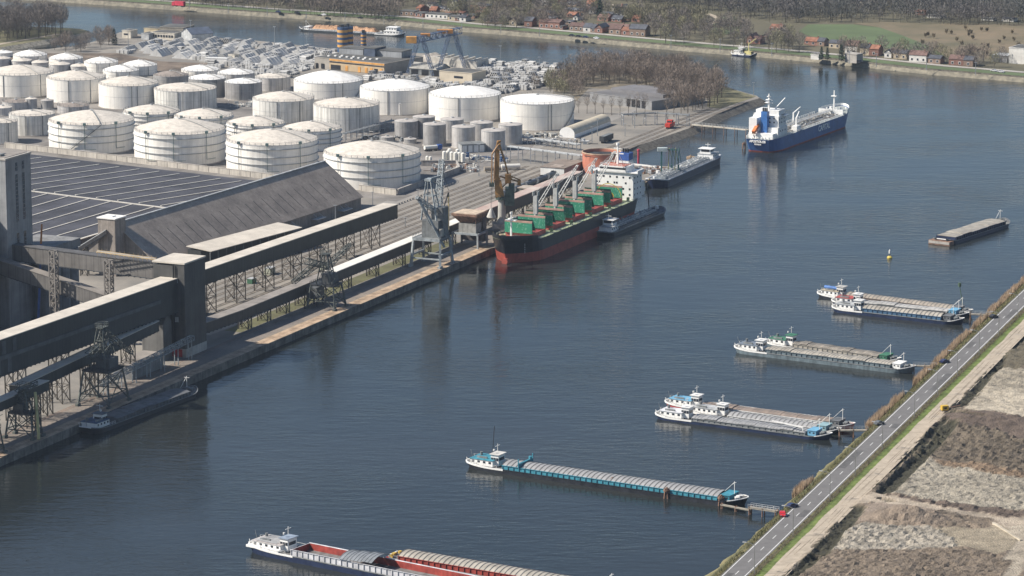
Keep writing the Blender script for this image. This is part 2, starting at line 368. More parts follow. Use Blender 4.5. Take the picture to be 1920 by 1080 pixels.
strip("park_path", [G(u, v, 3.5) for u, v in [(1325,46),(1342,42),(1348,36),(1340,31),(1325,26)]], -2.5, 2.5, 3.7, 3.7, sand)
strip("far_lane", [G(u, v, 3.5) for u, v in [(1120,4),(1160,12),(1215,22),(1250,30),(1330,31)]], -2.5, 2.5, 3.7, 3.7, sand)
strip("far_lane", [G(u, v, 3.5) for u, v in [(1885,-4),(1900,4),(1930,20),(1990,50)]], -5, 5, 3.7, 3.7, mat("far_road", (.3,.3,.3)))
# right bank, road frame
RA = rad(19.8); RD = Vector((sin(RA), cos(RA), 0)); RN = Vector((RD.y, -RD.x, 0)); RO = G(1440, 999, 4)
def RP(a, b, z=4.0): p = RO+RD*a+RN*b; p.z = z; return p
sh = [(-900,-8),(-200,-8),(-51,-7.4),(0,-6.2),(35,-5.7),(72,-6.8),(129,-6.5),(180,-5.6),(242,-4.6),(300,-5.6),(361,-5.2),(446,-6.9),(520,-7),(700,-7.5),(1400,-30),(3000,-100)]
shp = [RP(a, b, 0) for a, b in sh]
slab("right_land", [RP(a, max(b+3.6, -3.4), 0) for a, b in sh]+[RP(3000, 1500, 0), RP(420, 1500, 0), RP(420, 17.6, 0), RP(-150, 17.6, 0), RP(-150, 1500, 0), RP(-900, 1500, 0)], -3, 3.98, [grass, stone_dk])
# bank slope, finely subdivided so that its edge wanders
m = MB(); P = []; na = 560
for i in range(na+1):
    a = -140+i*1.3
    b0 = next((s0[1]+(s1[1]-s0[1])*(a-s0[0])/(s1[0]-s0[0])) for s0, s1 in zip(sh, sh[1:]) if s0[0] <= a <= s1[0])
    j = noise.noise(Vector((a*.11, 3, 0)))*1.3+noise.noise(Vector((a*.5, 9, 0)))*.6
    row = [(b0-2.2+j, -.7), (b0-.6+j, .35), (b0+1.2+j*.5, 1.8+.3*noise.noise(Vector((a*.4, 1, 0)))), (-2.6, 3.95), (-1.0, 4.03)]
    P += [RP(a, b, z) for b, z in row]
m.add(P, [(i*5+k, (i+1)*5+k, (i+1)*5+k+1, i*5+k+1)[::-1] for i in range(na) for k in range(4)], 0, True)
struct(m.build("river_bank", mat("bank_grass", (.20,.17,.085), .95, .3, .2, col2=(.105,.105,.045), bump=.25, bscale=1.2, detail=8)))
def rstrip(name, b0, b1, z, m, a0=-200, a1=1500, n=1):
    mm = MB()
    for i in range(n):
        x0, x1 = a0+(a1-a0)*i/n, a0+(a1-a0)*(i+1)/n
        mm.add([RP(x0,b0,z), RP(x0,b1,z), RP(x1,b1,z), RP(x1,b0,z)], [(0,1,2,3)])
    return struct(mm.build(name, m))
road_m = mat("road_asphalt", (.15,.145,.142), .85, .08, .35, detail=8, streak=0)
rstrip("road", -.55, 7.3, 4.05, road_m)
rstrip("road_edge_line", -.10, .14, 4.06, white_line); rstrip("road_edge_line", 6.45, 6.69, 4.06, white_line)
m = MB()
for k in range(-14, 60):
    a = 8+k*14.3
    m.add([RP(a,3.2,4.06), RP(a,3.4,4.06), RP(a+4.2,3.4,4.06), RP(a+4.2,3.2,4.06)], [(0,1,2,3)])
struct(m.build("road_centre_dashes", white_line))
rstrip("grass_verge", 7.3, 11.9, 4.04, mat("verge_grass", (.15,.15,.06), .95, .3, .25, col2=(.10,.085,.04), bump=.1, detail=8))
rstrip("grass_verge", 9.4, 12.1, 4.052, mat("verge_green", (.125,.165,.04), .95, .25, .35, bump=.1, detail=8))
slab('site_subsoil', [RP(-150,17.6,0),RP(420,17.6,0),RP(420,1500,0),RP(-150,1500,0)], -3, .5, [mat('subsoil', (.22,.18,.14), .95), stone_dk])
mm = MB()
for i in range(600):
    a = -120+i*1.2; f = lambda k, o: noise.noise(Vector((k*.06, o, 0)))*.5+noise.noise(Vector((k*.5, o, 0)))*.25
    mm.add([RP(a, 11.9+f(a,1), 4.06), RP(a, 18.5, 4.06), RP(a+1.2, 18.5, 4.06), RP(a+1.2, 11.9+f(a+1.2,1), 4.06)], [(0,1,2,3)])
struct(mm.build("dirt_track", mat("dirt_track", (.40,.34,.265), .95, .12, .25, detail=8, bump=.05)))
rut = mat("wheel_ruts", (.30,.25,.19), .95, .3, .12, detail=8)
for b_, w_ in ((13.1,.35),(14.9,.35),(15.7,.25),(17.3,.3)):
    mm = MB(); f = lambda k: noise.noise(Vector((k*.02, b_, 0)))*.8
    for i in range(300):
        a = -110+i*2; 
        if noise.noise(Vector((a*.03, b_*3, 0))) < -.15: continue
        mm.add([RP(a,b_+f(a),4.068), RP(a,b_+f(a)+w_,4.068), RP(a+2,b_+f(a+2)+w_,4.068), RP(a+2,b_+f(a+2),4.068)], [(0,1,2,3)])
    struct(mm.build("wheel_rut", rut))
patch = mat("road_patch", (.105,.102,.10), .85, .15, .5)
for a_, l_, b_, w_ in ((-60,12,.5,2.2),(22,9,3.8,2.2),(88,26,.4,2.6),(150,7,3.9,2.3),(213,30,3.8,2.4),(290,12,.6,2.2),(352,18,3.9,2.1)): mm = MB(); mm.add([RP(a_,b_,4.056),RP(a_,b_+w_,4.056),RP(a_+l_,b_+w_,4.056),RP(a_+l_,b_,4.056)], [(0,1,2,3)]); struct(mm.build("road_patch", patch))
# building-site terrain: height field with soils of different colour
def inside(p, poly):
    x, y = p; c = False; n = len(poly)
    for i in range(n):
        x1, y1 = poly[i]; x2, y2 = poly[i-1]
        if (y1 > y) != (y2 > y) and x < (x2-x1)*(y-y1)/(y2-y1)+x1: c = not c
    return c
ZN = [ # polygon in photo pixels, colour, clod height, clod size
 ([(1845,672),(1875,640),(1930,600),(1930,690),(1905,700),(1840,712)], (.14,.12,.082), .45, .35),
 ([(1838,712),(1850,690),(1930,700),(1930,742),(1835,727)], (.33,.29,.225), .5, .22),
 ([(1795,762),(1835,727),(1880,732),(1930,742),(1930,800),(1870,790),(1830,785)], (.44,.385,.30), .3, .3),
 ([(1700,800),(1735,790),(1790,783),(1835,785),(1930,802),(1930,838),(1860,822),(1765,803),(1735,812)], (.135,.102,.08), .15, .2),
 ([(1730,865),(1765,803),(1860,821),(1930,838),(1930,893),(1850,878),(1760,866)], (.15,.122,.09), .7, .6),
 ([(1740,868),(1850,878),(1930,893),(1930,907),(1830,890),(1765,880)], (.23,.165,.11), .6, .5),
 ([(1640,925),(1700,880),(1740,864),(1765,880),(1830,890),(1930,907),(1930,965),(1860,958),(1720,942)], (.33,.295,.235), .42, .9),
 ([(1660,935),(1720,942),(1860,958),(1930,968),(1930,980),(1870,975),(1720,950)], (.13,.10,.08), .6, .6),
 ([(1575,965),(1600,950),(1640,925),(1660,935),(1720,950),(1800,962),(1870,975),(1930,980),(1930,1012),(1880,1000),(1860,980),(1700,957),(1610,951)], (.40,.335,.26), .04, .2),
 ([(1880,1000),(1930,985),(1930,1060),(1905,1090),(1860,1095),(1895,1040),(1908,1018)], (.40,.345,.27), .04, .2),
 ([(1742,1006),(1770,995),(1850,998),(1875,992),(1908,1018),(1895,1040),(1870,1045),(1800,1030)], (.325,.275,.20), .05, .2),
 ([(1605,958),(1660,950),(1740,962),(1742,990),(1700,990),(1610,985)], (.26,.21,.165), .12, .3),
 ([(1610,990),(1700,985),(1760,1000),(1800,1030),(1750,1035),(1560,1040),(1540,1040)], (.34,.305,.25), .7, .5),
 ([(1440,1100),(1540,1040),(1750,1035),(1900,1060),(1860,1100)], (.20,.16,.12), .55, .75),
]
DT = [((1535,1042),(1608,957),3.6), ((1470,1095),(1535,1042),3.0), ((1622,924),(1772,797),1.9), ((1660,928),(1782,806),3.4), ((1797,768),(1868,690),3.0), ((1868,690),(1882,664),2.2), ((1896,655),(1930,618),2.8), ((1774,779),(1800,784),3.4), ((1655,941),(1672,946),1.8), ((1812,790),(1840,800),1.6)]
DTW = [(G(*a, 4), G(*b, 4), wd) for a, b, wd in DT]
MOUND = [(1688,980,9,2.6),(1718,982,9.0,3.3),(1655,978,8,1.8),(1757,982,4.5,1.7),(1905,800,30,3),(1800,806,22,2.0)]
MOUNDW = [(G(u, v, 4), r, h) for u, v, r, h in MOUND]
def site():
    A0, A1, B0, B1, st_ = -150, 420, 15.6, 190, 1.15
    na, nb = int((A1-A0)/st_), int((B1-B0)/st_); V = []; C = []
    for i in range(na+1):
        for j in range(nb+1):
            a, b = A0+i*st_, B0+j*st_; p = RP(a, b, 4); u, v = proj(p)
            ju = noise.noise(p*.12)*7; jv = noise.noise(p*.12+Vector((50, 0, 0)))*4
            col = (.20,.16,.12); amp = .45; fr = .6
            for poly, c, am, f_ in ZN:
                if inside((u+ju, v+jv), poly): col = c; amp = am; fr = f_
            z = 0; edge = min(1, max(0, (b-17.5-noise.noise(p*.1)*1.2)/2.0))
            if edge < .5: col = (.38,.32,.25)
            z += amp*(1.7*noise.noise(p*fr)+1.5*abs(noise.noise(p*fr*2.3)))
            z += .5*noise.noise(p*.05)*(1 if amp > .1 else .3)
            for q, r, h in MOUNDW:
                d = (Vector((p.x-q.x, p.y-q.y, 0))).length
                if d < r*1.05:
                    z += h*max(0, 1-d/r)**(.8)*(.9+.2*noise.noise(p*.4))
                    if r < 12: col = tuple(x*(.95 if d < r else 1) for x in (.27,.215,.165)) if d < r else col
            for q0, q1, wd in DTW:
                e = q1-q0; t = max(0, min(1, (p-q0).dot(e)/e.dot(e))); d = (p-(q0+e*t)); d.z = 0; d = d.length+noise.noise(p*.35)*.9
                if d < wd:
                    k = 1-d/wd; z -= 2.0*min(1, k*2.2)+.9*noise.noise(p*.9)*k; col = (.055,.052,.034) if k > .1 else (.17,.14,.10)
            s_ = 1+.35*noise.noise(p*.35)+.3*noise.noise(p*1.1)+.25*noise.noise(p*.06)
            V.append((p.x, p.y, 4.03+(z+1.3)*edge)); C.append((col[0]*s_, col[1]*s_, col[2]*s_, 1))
    me = bpy.data.meshes.new("site_ground"); k = nb+1
    me.from_pydata(V, [], [(i*k+j, i*k+j+1, (i+1)*k+j+1, (i+1)*k+j) for i in range(na) for j in range(nb)])
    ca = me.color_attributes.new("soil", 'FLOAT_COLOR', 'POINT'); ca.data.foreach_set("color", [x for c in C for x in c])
    m = mat("site_soil", (1,1,1), .97, .2, 1.4, bump=.6, bscale=1.5, detail=8); nt = m.node_tree; L = nt.links; b = nt.nodes["Principled BSDF"]
    src = b.inputs["Base Color"].links[0].from_socket; at = N(nt, "ShaderNodeAttribute", attribute_name="soil")
    mx = N(nt, "ShaderNodeMix", data_type='RGBA', blend_type='MULTIPLY'); mx.inputs[0].default_value = 1
    L.new(src, mx.inputs[6]); L.new(at.outputs[0], mx.inputs[7]); L.new(mx.outputs[2], b.inputs["Base Color"])
    me.materials.append(m); o = bpy.data.objects.new("site_ground", me); COL.objects.link(o); struct(o)
site()
# ================================================================ STORAGE TANKS
def tank(u, a, vr, vb, style, label, rise=.2, group='storage tanks of the terminal', rot=0, gz=GZ, name="storage_tank", stair=True):
    front = G(u, vb, gz); r = a*mpp(front); d = Vector((front.x, front.y, 0)).normalized()
    c = front+d*r; r = a*mpp(c); c = front+d*r
    h = max(2.5, hz(front, vr)-gz)
    shell_m, roof_m, opt = style
    t = thing(name, label, 'tank', c, 0, group)
    n = 48 if r > 14 else 28
    m = MB(); m.cyl(0, 0, 0, h, r, n, 0, cap=False); m.cyl(0, 0, 0, .4, r+.5, n, 1); s = m.build("shell", [shell_m, concrete], t)
    m = MB(); m.dome(0, 0, h, r, rise*r, n, 6, 0, 1 if 'c' not in opt else 1.0)
    nr = max(12, int(r*1.3))
    if r > 14 and 'p' not in opt:                     # rafters seen through the sheeting
        pass
    m.cyl(0, 0, h-.25, h+.02, r+.12, n, 1, cap=False)
    m.cyl(0, 0, h+rise*r-.2, h+rise*r+.5, .9, 10, 1)
    m.build("roof", [roof_m, steel_lt], t)
    if r > 7:
        m = MB(); k = int(2*pi*r/3.2); P = [(cos(2*pi*i/k)*r*.995, sin(2*pi*i/k)*r*.995, h+.02) for i in range(k)]
        for i in range(k):
            p, q = P[i], P[(i+1) % k]; m.bar(p, (p[0], p[1], h+1.2), .16); m.bar((p[0],p[1],h+1.2), (q[0],q[1],h+1.2), .09); m.bar((p[0],p[1],h+.6), (q[0],q[1],h+.6), .06)
        m.build("railing", steel, t)
    if r > 9 and stair:                                 # spiral stair and walkway to the crown
        m = MB(); vis = rot in (-10, 60.5, 70); a0 = rad(250+rot) if vis else rad(25+rot*.3); k = 26; tot = h/r*1.25; pr = None
        for i in range(k+1):
            al = a0+tot*i/k; z = h*i/k; p = Vector((cos(al)*(r+.6), sin(al)*(r+.6), z))
            if pr is not None: m.bar(pr, p, .42); m.bar(pr+Vector((0,0,1)), p+Vector((0,0,1)), .1)
            pr = p
        al = a0+tot if vis else rad(-38+rot*.4); prev = None
        for i in range(7):
            tt = i/6; rr = r*(1-tt); z = h+rise*r*(1-(1-tt)**1.6)+.5
            p = Vector((cos(al)*rr, sin(al)*rr, z))
            if prev is not None: m.bar(prev, p, .3); m.bar(prev+Vector((0,0,.9)), p+Vector((0,0,.9)), .07)
            prev = p
        m.build("staircase", steel if vis and "g" in opt else mat("stair_grey", (.36,.35,.33), .6), t)
    if 'g' in opt:                                      # wind girders
        for k in (.86, .60, .38):
            m = MB(); m.cyl(0, 0, h*k-.1, h*k+.1, r+.5, n, 0, cap=False); 
            A = [(cos(2*pi*i/n), sin(2*pi*i/n)) for i in range(n)]
            for zz in (h*k+.14, h*k-.14):
                m.add([(x*r, y*r, zz) for x, y in A]+[(x*(r+.55), y*(r+.55), zz) for x, y in A], [(i, (i+1) % n, n+(i+1) % n, n+i) for i in range(n)])
            m.build("wind_girder", steel_lt, t)
        for al in (rad(268), rad(230), rad(310)):
            m = MB(); x, y = cos(al)*(r+.8), sin(al)*(r+.8)
            m.bar((x, y, h*.18), (x, y, h+1.5), .28); m.bar((x, y, h*.18), (cos(al+.25)*(r+.8), sin(al+.25)*(r+.8), h*.18), .2)
            m.cbox(x, y, h, 1.6, 1.6, 1.3); m.build("foam_pipe", mat("green_grey_pipe", (.13,.19,.18), .6), t)
    elif r > 9:
        for al in (rad(262+rot*.5), rad(305-rot*.3)):
            m = MB(); x, y = cos(al)*(r+.2), sin(al)*(r+.2); m.bar((x, y, 0), (x, y, h), .3); m.build("down_pipe", steel, t)
        m = MB(); m.cyl(0, 0, h*.52, h*.52+.12, r+.1, n, 0, cap=False); m.build("wind_girder", steel_lt, t)
    return t, c, r, h
WG, WS, WP = (tank_white, roof_pale, 'g'), (tank_stain, roof_pale, ''), (tank_white, roof_pale, '')
WW, GW, GR = (tank_white, roof_white, ''), (tank_grey, roof_white, ''), (tank_lgrey, roof_grey, '')
LW, LB, LP = (tank_lgrey, roof_white, ''), (tank_lgrey, roof_brown, ''), (tank_lgrey, roof_pale, '')
dkg = (tank_grey, roof_grey, '')
TK = [
 (173,80,235,290,WG,"big ringed white tank, leftmost of the front row of four above the flat black roof",.2,-10),
 (338,85,253,312,WG,"big ringed white tank, second from left in the front row above the black roof",.2,0),
 (511,86,273,332,WG,"big ringed white tank behind the ridge of the gabled shed",.2,20),
 (698,90.5,297,358,WG,"largest ringed white tank inside the concrete wall right of the gabled shed",.2,40),
 (285,53,215,247,WG,"low ringed white tank peeking between the two leftmost front row tanks",.2,60),
 (382,55,223,252,WG,"low ringed white tank behind the second front row tank",.2,0),
 (480,54.5,237,268,WG,"low ringed white tank behind the gap of the second and third front row tanks",.2,10),
 (585,55,247,285,WG,"low ringed white tank behind the gap of the third and fourth front row tanks",.2,10),
 (532,58,191,232,WS,"stained white tank with dusty roof behind the middle low ringed tanks",.19,0),
 (650,62,203,250,WS,"tall rust stained white tank left of the grey tank cluster",.17,30),
 (40,62,142,184,WP,"big white tank cut by the left edge behind the grey roofed tanks",.19,-30),
 (144,55.5,151,195,WP,"big white tank second from left in the middle row",.2,0),
 (242,56,162,206,WP,"big white tank third from left in the middle row",.2,40),
 (348,58.5,172,211,WS,"white tank with black runs below its flat grey roof in the middle row",.13,0),
 (321,33,144,158,(tank_grey,roof_brown,''),"low tank with brown conical roof behind the black streaked tank",.2,0),
 (376,36,134,150,WW,"small bright white tank behind the brown roofed one beside the concrete yard",.2,0),
 (443,35,140,158,LW,"white roofed tank with light grey wall at the near edge of the concrete yard",.2,0),  # light grey wall under a white roof
 (389,35,150,184,GW,"white roofed dark walled tank right of the brown conical roof",.18,0),
 (457,35,157,189,(tank_grey,roof_white,''),"bright white roofed tank with grey wall right of the dark walled one",.15,0),
 (512,33,147,172,(tank_lgrey,roof_pale,''),"pale roofed tank with grey streaked wall left of the four big white tanks",.15,0),
 (616,65,157,188,WW,"smooth white tank, leftmost of the four big ones below the factory",.24,70),
 (741,66,171,217,WW,"smooth white tank, second from left of the four big ones below the factory",.2,150),
 (872,68,184,230,WW,"smooth white tank, third from left of the four big ones, behind the grey cluster",.2,150),
 (1007,69,196,246,WW,"smooth white tank, rightmost of the four big ones beside the round roofed shed",.12,60.5),
 (6,18,100,108,WW,"small white tank at the left edge nearest to the tree tongue",.2,0),
 (57,32,106,119,WW,"white coned tank, left one of the hindmost row",.25,0),
 (124,32,112,125,WW,"white coned tank, second of the hindmost row",.25,0),
 (190,32,119,137,WW,"white coned tank, third of the hindmost row",.25,0),
 (262,33,125,143,WW,"white coned tank, rightmost of the hindmost row, beside the scrap ground",.25,0),
 (227,34,135,149,WW,"white tank just in front of the rightmost hindmost one",.25,0),
 (40,20,115,127,LP,"small pale walled tank left of its twin among the hind tanks",.2,0),
 (75,17,118,127,LP,"smallest pale tank in the hind part between two slightly larger ones",.2,0),
 (112,20,122,136,LP,"small pale tank with conical roof right of the smallest hind tank",.2,0),
 (149,18,125,136,LP,"small grey white tank touching the third hindmost white tank",.2,0),
 (2,18,111,127,LP,"small pale tank cut by the left edge behind the big middle row tank",.2,0),
 (30,25,193,208,LB,"low grey tank with brown flat roof left of the two small silos",.12,0),
 (59,11,186,206,LP,"narrow upright tank behind the low brown roofed tanks",.2,0),
 (89,12,189,206,dkg,"narrow dark grey tank right of its pale neighbour",.15,0),
 (138,30,201,215,LB,"low grey tank with brown roof behind the leftmost front row tank",.12,0),
 (5,18,203,218,LP,"low grey tank with pale roof at the left edge above a taller one",.15,0),
 (61,43,218,256,WS,"medium white tank with flat grey roof left of the front row",.1,0),
 (2,32,231,271,WS,"white tank cut by the left edge in front of the medium flat roofed one",.15,0),
]
GT = [
 (762,22,229,262,"leftmost of the clustered grey tanks"),(795,21,221,258,"back grey tank second from left in the cluster"),
 (815,21.5,235,276,"grey tank with a bright left side, second in the front line of the cluster"),(848,22,226,264,"back grey tank behind the gap of the second and third front ones"),
 (869,22,240,279,"third grey tank in the front line of the cluster"),(903,21.5,232,268,"back grey tank behind the third and fourth front ones"),
 (925,22.7,247,283,"fourth grey tank in the front line, just left of the yellow crane top"),(957,22.5,236,272,"rightmost pale grey tank of the cluster"),
]
TANKS = []
for u, a, vr, vb, s_, lab, ri, ro in TK: TANKS.append(tank(u, a, vr, vb, s_, lab, ri, rot=ro))
for u, a, vr, vb, lab in GT: tank(u, a, vr, vb, (tank_grey if u < 830 else tank_lgrey, roof_grey, ''), lab, .1, 'grey tanks in the cluster', name="grey_tank")
tank(726,12,258,268,(tank_grey,roof_grey,''),"low squat grey tank left of the grey cluster",.12)
tank(769,12,262,270,(tank_grey,roof_grey,''),"tiny low tank in front of the leftmost clustered grey tank",.12)
tank(750,5,194,217,WW,"slim white column standing before the second smooth white tank",.3,name="column_tank")
# rust-red open-top tank
f_ = G(1127.5, 329, 3); rr = 35.5*mpp(f_); cc = f_+Vector((f_.x, f_.y, 0)).normalized()*rr; rr = 35.5*mpp(cc); hh = hz(f_, 290)-3
t = thing("open_tank", "rust red tank with dark sunken roof beside the bulk carrier's stern", "tank", cc)
salmon = mat("salmon_paint", (.50,.19,.125), .6, .08, .1, streak=.15)
m = MB(); m.cyl(0,0,0,hh,rr,56,0,cap=False); m.cyl(0,0,0,hh-.2,rr-.3,56,0,cap=False); m.cyl(0,0,0,.5,rr+.8,56,1)
m.cyl(0,0,hh-.9,hh-.5,rr+.5,56,0,cap=False); m.build("shell", [salmon, concrete], t)
m = MB(); m.cyl(0,0,hh-1.8,hh-1.5,rr-.4,56,0)
for i in range(9): m.bar((-rr*.9, -rr*.8+i*rr*.2, hh-1.4), (rr*.9, -rr*.8+i*rr*.2, hh-1.4), .2)
m.build("floating_roof", mat("dark_roof_panels", (.10,.105,.11), .5, .3, .2), t)
m = MB()
for i in range(56):
    a0, a1 = 2*pi*i/56, 2*pi*(i+1)/56
    m.bar((cos(a0)*(rr+.2), sin(a0)*(rr+.2), hh), (cos(a1)*(rr+.2), sin(a1)*(rr+.2), hh), .5)
m.build("rim", mat("pale_rim", (.55,.38,.26), .6), t)
# bund walls
def wall(name, pts, h, th, mt, label, cat="wall", group=None, z=GZ):
    t = thing(name, label, cat, pts[0], 0, group); m = MB(); o = pts[0]
    for a, b in zip(pts[:-1], pts[1:]):
        a, b = a-o, b-o; a.z = b.z = 0; m.beam(a+Vector((0,0,h)), b+Vector((0,0,h)), th, h, 0)
        L_ = (b-a).length; k = int(L_/7)
        d = (b-a).normalized(); nn = Vector((d.y, -d.x, 0))
        for i in range(k+1):
            p = a+d*(i*L_/max(1, k)); m.beam(p-d*.2+nn*(th/2+.08)+Vector((0,0,h-.15)), p+d*.2+nn*(th/2+.08)+Vector((0,0,h-.15)), .16, h-.3, 0)
    m.build("wall_panels", mt, t)
    m = MB()
    for a, b in zip(pts[:-1], pts[1:]):
        a, b = a-o, b-o; a.z = b.z = 0; m.beam(a+Vector((0,0,h+.15)), b+Vector((0,0,h+.15)), th+.3, .15, 0)
    m.build("wall_coping", concrete, t); return t
bw = mat("bund_wall", (.50,.46,.40), .85, .1, .15, streak=.3)
c0 = G(743,377); wall("bund_wall", [G(10,287), G(90,296), G(470,343), c0], 6.0, .6, bw, "long pale concrete wall between the flat black roof and the front row tanks")
wall("bund_wall", [c0+Vector((.8,.3,0)), G(861,334), G(856,322), G(790,322)], 6.0, .6, mat("bund_wall_grey", (.36,.34,.32), .85, .12, .15, streak=.3), "grey concrete wall with a sharp corner right of the largest ringed tank")
wall("bund_wall", [G(100,217), G(700,292)], 2.2, .5, bw, "low concrete wall between the front row tanks and the low ringed tanks")
wall("bund_wall", [G(690,254), G(760,266), G(880,281), G(985,292)], 1.8, .5, bw, "low pinkish wall in front of the clustered grey tanks")
wall("bund_wall", [G(560,246), G(745,222), G(760,232)], 1.8, .5, bw, "low wall between the stained tall tank and the smooth white ones")
wall("bund_wall", [G(-20,196), G(230,214), G(420,196)], 1.8, .5, bw, "low wall behind the small brown roofed tanks")
gsheet("tank_yard_floor", [G(u, v, 3) for u, v in [(25,286),(743,378),(861,332),(985,292),(1010,262),(780,205),(545,180),(420,170),(-40,180),(-60,278)]], mat("tank_yard", (.20,.185,.17), .9, .25, .05), 3.028)
gsheet("rough_ground", [G(u, v, 3) for u, v in [(0,100),(220,100),(300,115),(420,120),(330,140),(200,135),(0,130)]], mat("rough_brown", (.16,.125,.095), .95, .3, .08), 3.034)
# ================================================================ SHEDS, TOWER, GALLERIES
def qthing(name, label, cat, s, t, group=None, ex=0, z=GZ): return thing(name, label, cat, Q(s, t, z), rzq(ex), group)
# In a q-thing local +x runs along the quay (away), local +y away from the water.
wh_roof = mat("black_roof_felt", (.058,.058,.068), .75, .25, .06, detail=8)
# wide low-pitched warehouse
P1 = G(92,363,17); P2 = G(293,388,17); FL = G(60,291,12); FR = G(467,337,12)
rd = (P2-P1).normalized(); rdz = math.atan2(rd.y, rd.x); c1 = P2+rd*14
L = 330
t = thing("warehouse", "wide black roofed warehouse with pale roof strips behind the gabled shed", "warehouse", Vector((c1.x, c1.y, GZ)), rdz+pi)
yN = 118; fr = (Matrix.Rotation(-(rdz+pi), 4, 'Z')@(FR-c1)); yF = fr.y
sgn = 1 if yF > 0 else -1
m = MB(); m.box(0, L, min(0, sgn*abs(yF)), max(0, sgn*abs(yF)), 0, 8.9, 0); m.box(0, L, min(0, -sgn*yN), max(0, -sgn*yN), 0, 8.9, 0)
m.build("wall", mat("warehouse_wall", (.20,.19,.18), .8, .15, .1, streak=.3), t)
m = MB(); ya, yb = sgn*abs(yF), -sgn*yN; F1 = [(0, ya, 9), (L, ya, 9), (L, 0, 14), (0, 0, 14)]; F2 = [(0, yb, 9), (L, yb, 9), (L, 0, 14), (0, 0, 14)]
m.add(F1, [(0,1,2,3)]); m.add(F2, [(0,1,2,3)]); m.add([(0,ya,8.9),(0,yb,8.9),(0,yb,9),(0,0,14),(0,ya,9)], [(0,1,2,3,4)]); m.add([(0,ya,8.9),(L,ya,8.9),(L,ya,9),(0,ya,9)], [(0,1,2,3)])
rf = m.build("roof", wh_roof, t)
sk = mat("pale_skylight", (.54,.51,.45), .6, .1, .2)
m = MB(); m.box(0, L, -.55, .55, 14.0, 14.35); m.build("ridge_strip", sk, rf)
for k in range(24):
    x = 14.5+k*13.1
    for y0, y1 in ((sgn*4, ya*.93), (-sgn*1.2, yb*.97)):
        z0, z1 = 14-5*abs(y0)/abs(ya if y0*ya > 0 else yb), 14-5*abs(y1)/abs(ya if y1*ya > 0 else yb)
        m = MB(); m.beam((x, y0, z0+.35), (x, y1, z1+.35), .75, .33); m.build("skylight", sk, rf)
m = MB(); m.beam((.7, -sgn*1.2, 14.4), (.7, yb, 9.4), 1.3, .3); m.beam((.7, sgn*1.2, 14.4), (.7, ya, 9.4), 1.0, .3); m.build("verge_strip", sk, rf)
# gabled shed
R1, R0 = G(608,302,25.6), G(217,418,25.6); d_ = (R1-R0); d_.z = 0; Ls = d_.length; az = math.atan2(d_.y, d_.x)
t = thing("gabled_shed", "long brown gabled shed with steep roof beside the white tanks", "shed", Vector((R0.x, R0.y, GZ)), az)
W2 = 20.5
shed_roof = ribbed("shed_roof_sheet", (.36,.30,.245), 1.1, 0, width=.12, dark=.72, streak=.25)
m = MB(); m.gable(0, Ls, -W2, W2, 0, 6.3, 23.6, 0, 1, .8); m.f  # walls
mw = MB(); mw.add([(0,-W2,0),(Ls,-W2,0),(Ls,W2,0),(0,W2,0),(0,-W2,6.8),(Ls,-W2,6.8),(Ls,W2,6.8),(0,W2,6.8),(0,0,22.1),(Ls,0,22.1)], [(0,1,5,4),(2,3,7,6),(1,2,6,9,5),(3,0,4,8,7)])
mw.build("wall", mat("shed_wall", (.25,.225,.20), .8, .12, .3, streak=.35), t)
m = MB(); RZ = 22.5; k = (RZ-6.3)/(W2+.8)
m.add([(-.8,-W2-.8,6.3),(Ls+.8,-W2-.8,6.3),(Ls+.8,0,RZ),(-.8,0,RZ),(Ls+.8,W2+.8,6.3),(-.8,W2+.8,6.3)]+[(-.8,-W2-.8,6.0),(Ls+.8,-W2-.8,6.0),(Ls+.8,0,RZ-.3),(-.8,0,RZ-.3),(Ls+.8,W2+.8,6.0),(-.8,W2+.8,6.0)],
      [(0,1,2,3),(3,2,4,5),(0,6,7,1),(1,7,8,2),(2,8,10,4),(4,10,11,5),(3,9,6,0),(5,11,9,3)])
rf = m.build("roof", shed_roof, t)
m = MB()
for i in range(23):
    x = 14+i*7.6; y0, y1 = -8.2, -18.0
    f = lambda y: RZ-k*abs(y)+.06
    m.beam((x, y0, f(y0)), (x, y1, f(y1)), .28, .10, 0)
m.build("roof_seams", black, rf)
m = MB(); m.box(-.8, Ls+.8, -.5, .5, RZ-.05, RZ+.35); m.build("ridge_cap", steel_lt, rf)
for i in range(5):
    m = MB(); x = 60+i*26; m.box(x, x+9, -W2-3.4, -W2-.1, 3.0, 3.3); m.bar((x+2, -W2-.2, 5.4), (x+2, -W2-3.2, 3.2), .2); m.bar((x+7, -W2-.2, 5.4), (x+7, -W2-3.2, 3.2), .2)
    m.build("door_canopy", steel_lt, t)
# head house at the near end of the ridge
t2 = thing("head_house", "small grey tower at the near end of the gabled shed's ridge", "tower", Vector((R0.x, R0.y, GZ))+Vector((cos(az), sin(az), 0))*(-3.5), az)
hh = mat("head_house_wall", (.27,.235,.205), .8, .12, .3, streak=.4)
m = MB(); m.box(-4, 4.5, -4.5, 4.5, 0, 25.6); m.build("wall", hh, t2)
m = MB(); m.box(-4.4, 4.9, -4.9, 4.9, 25.6, 26.1); m.box(-1.5, 1.5, -1.5, 1.5, 26.1, 26.5); m.build("roof", roof_white, t2)
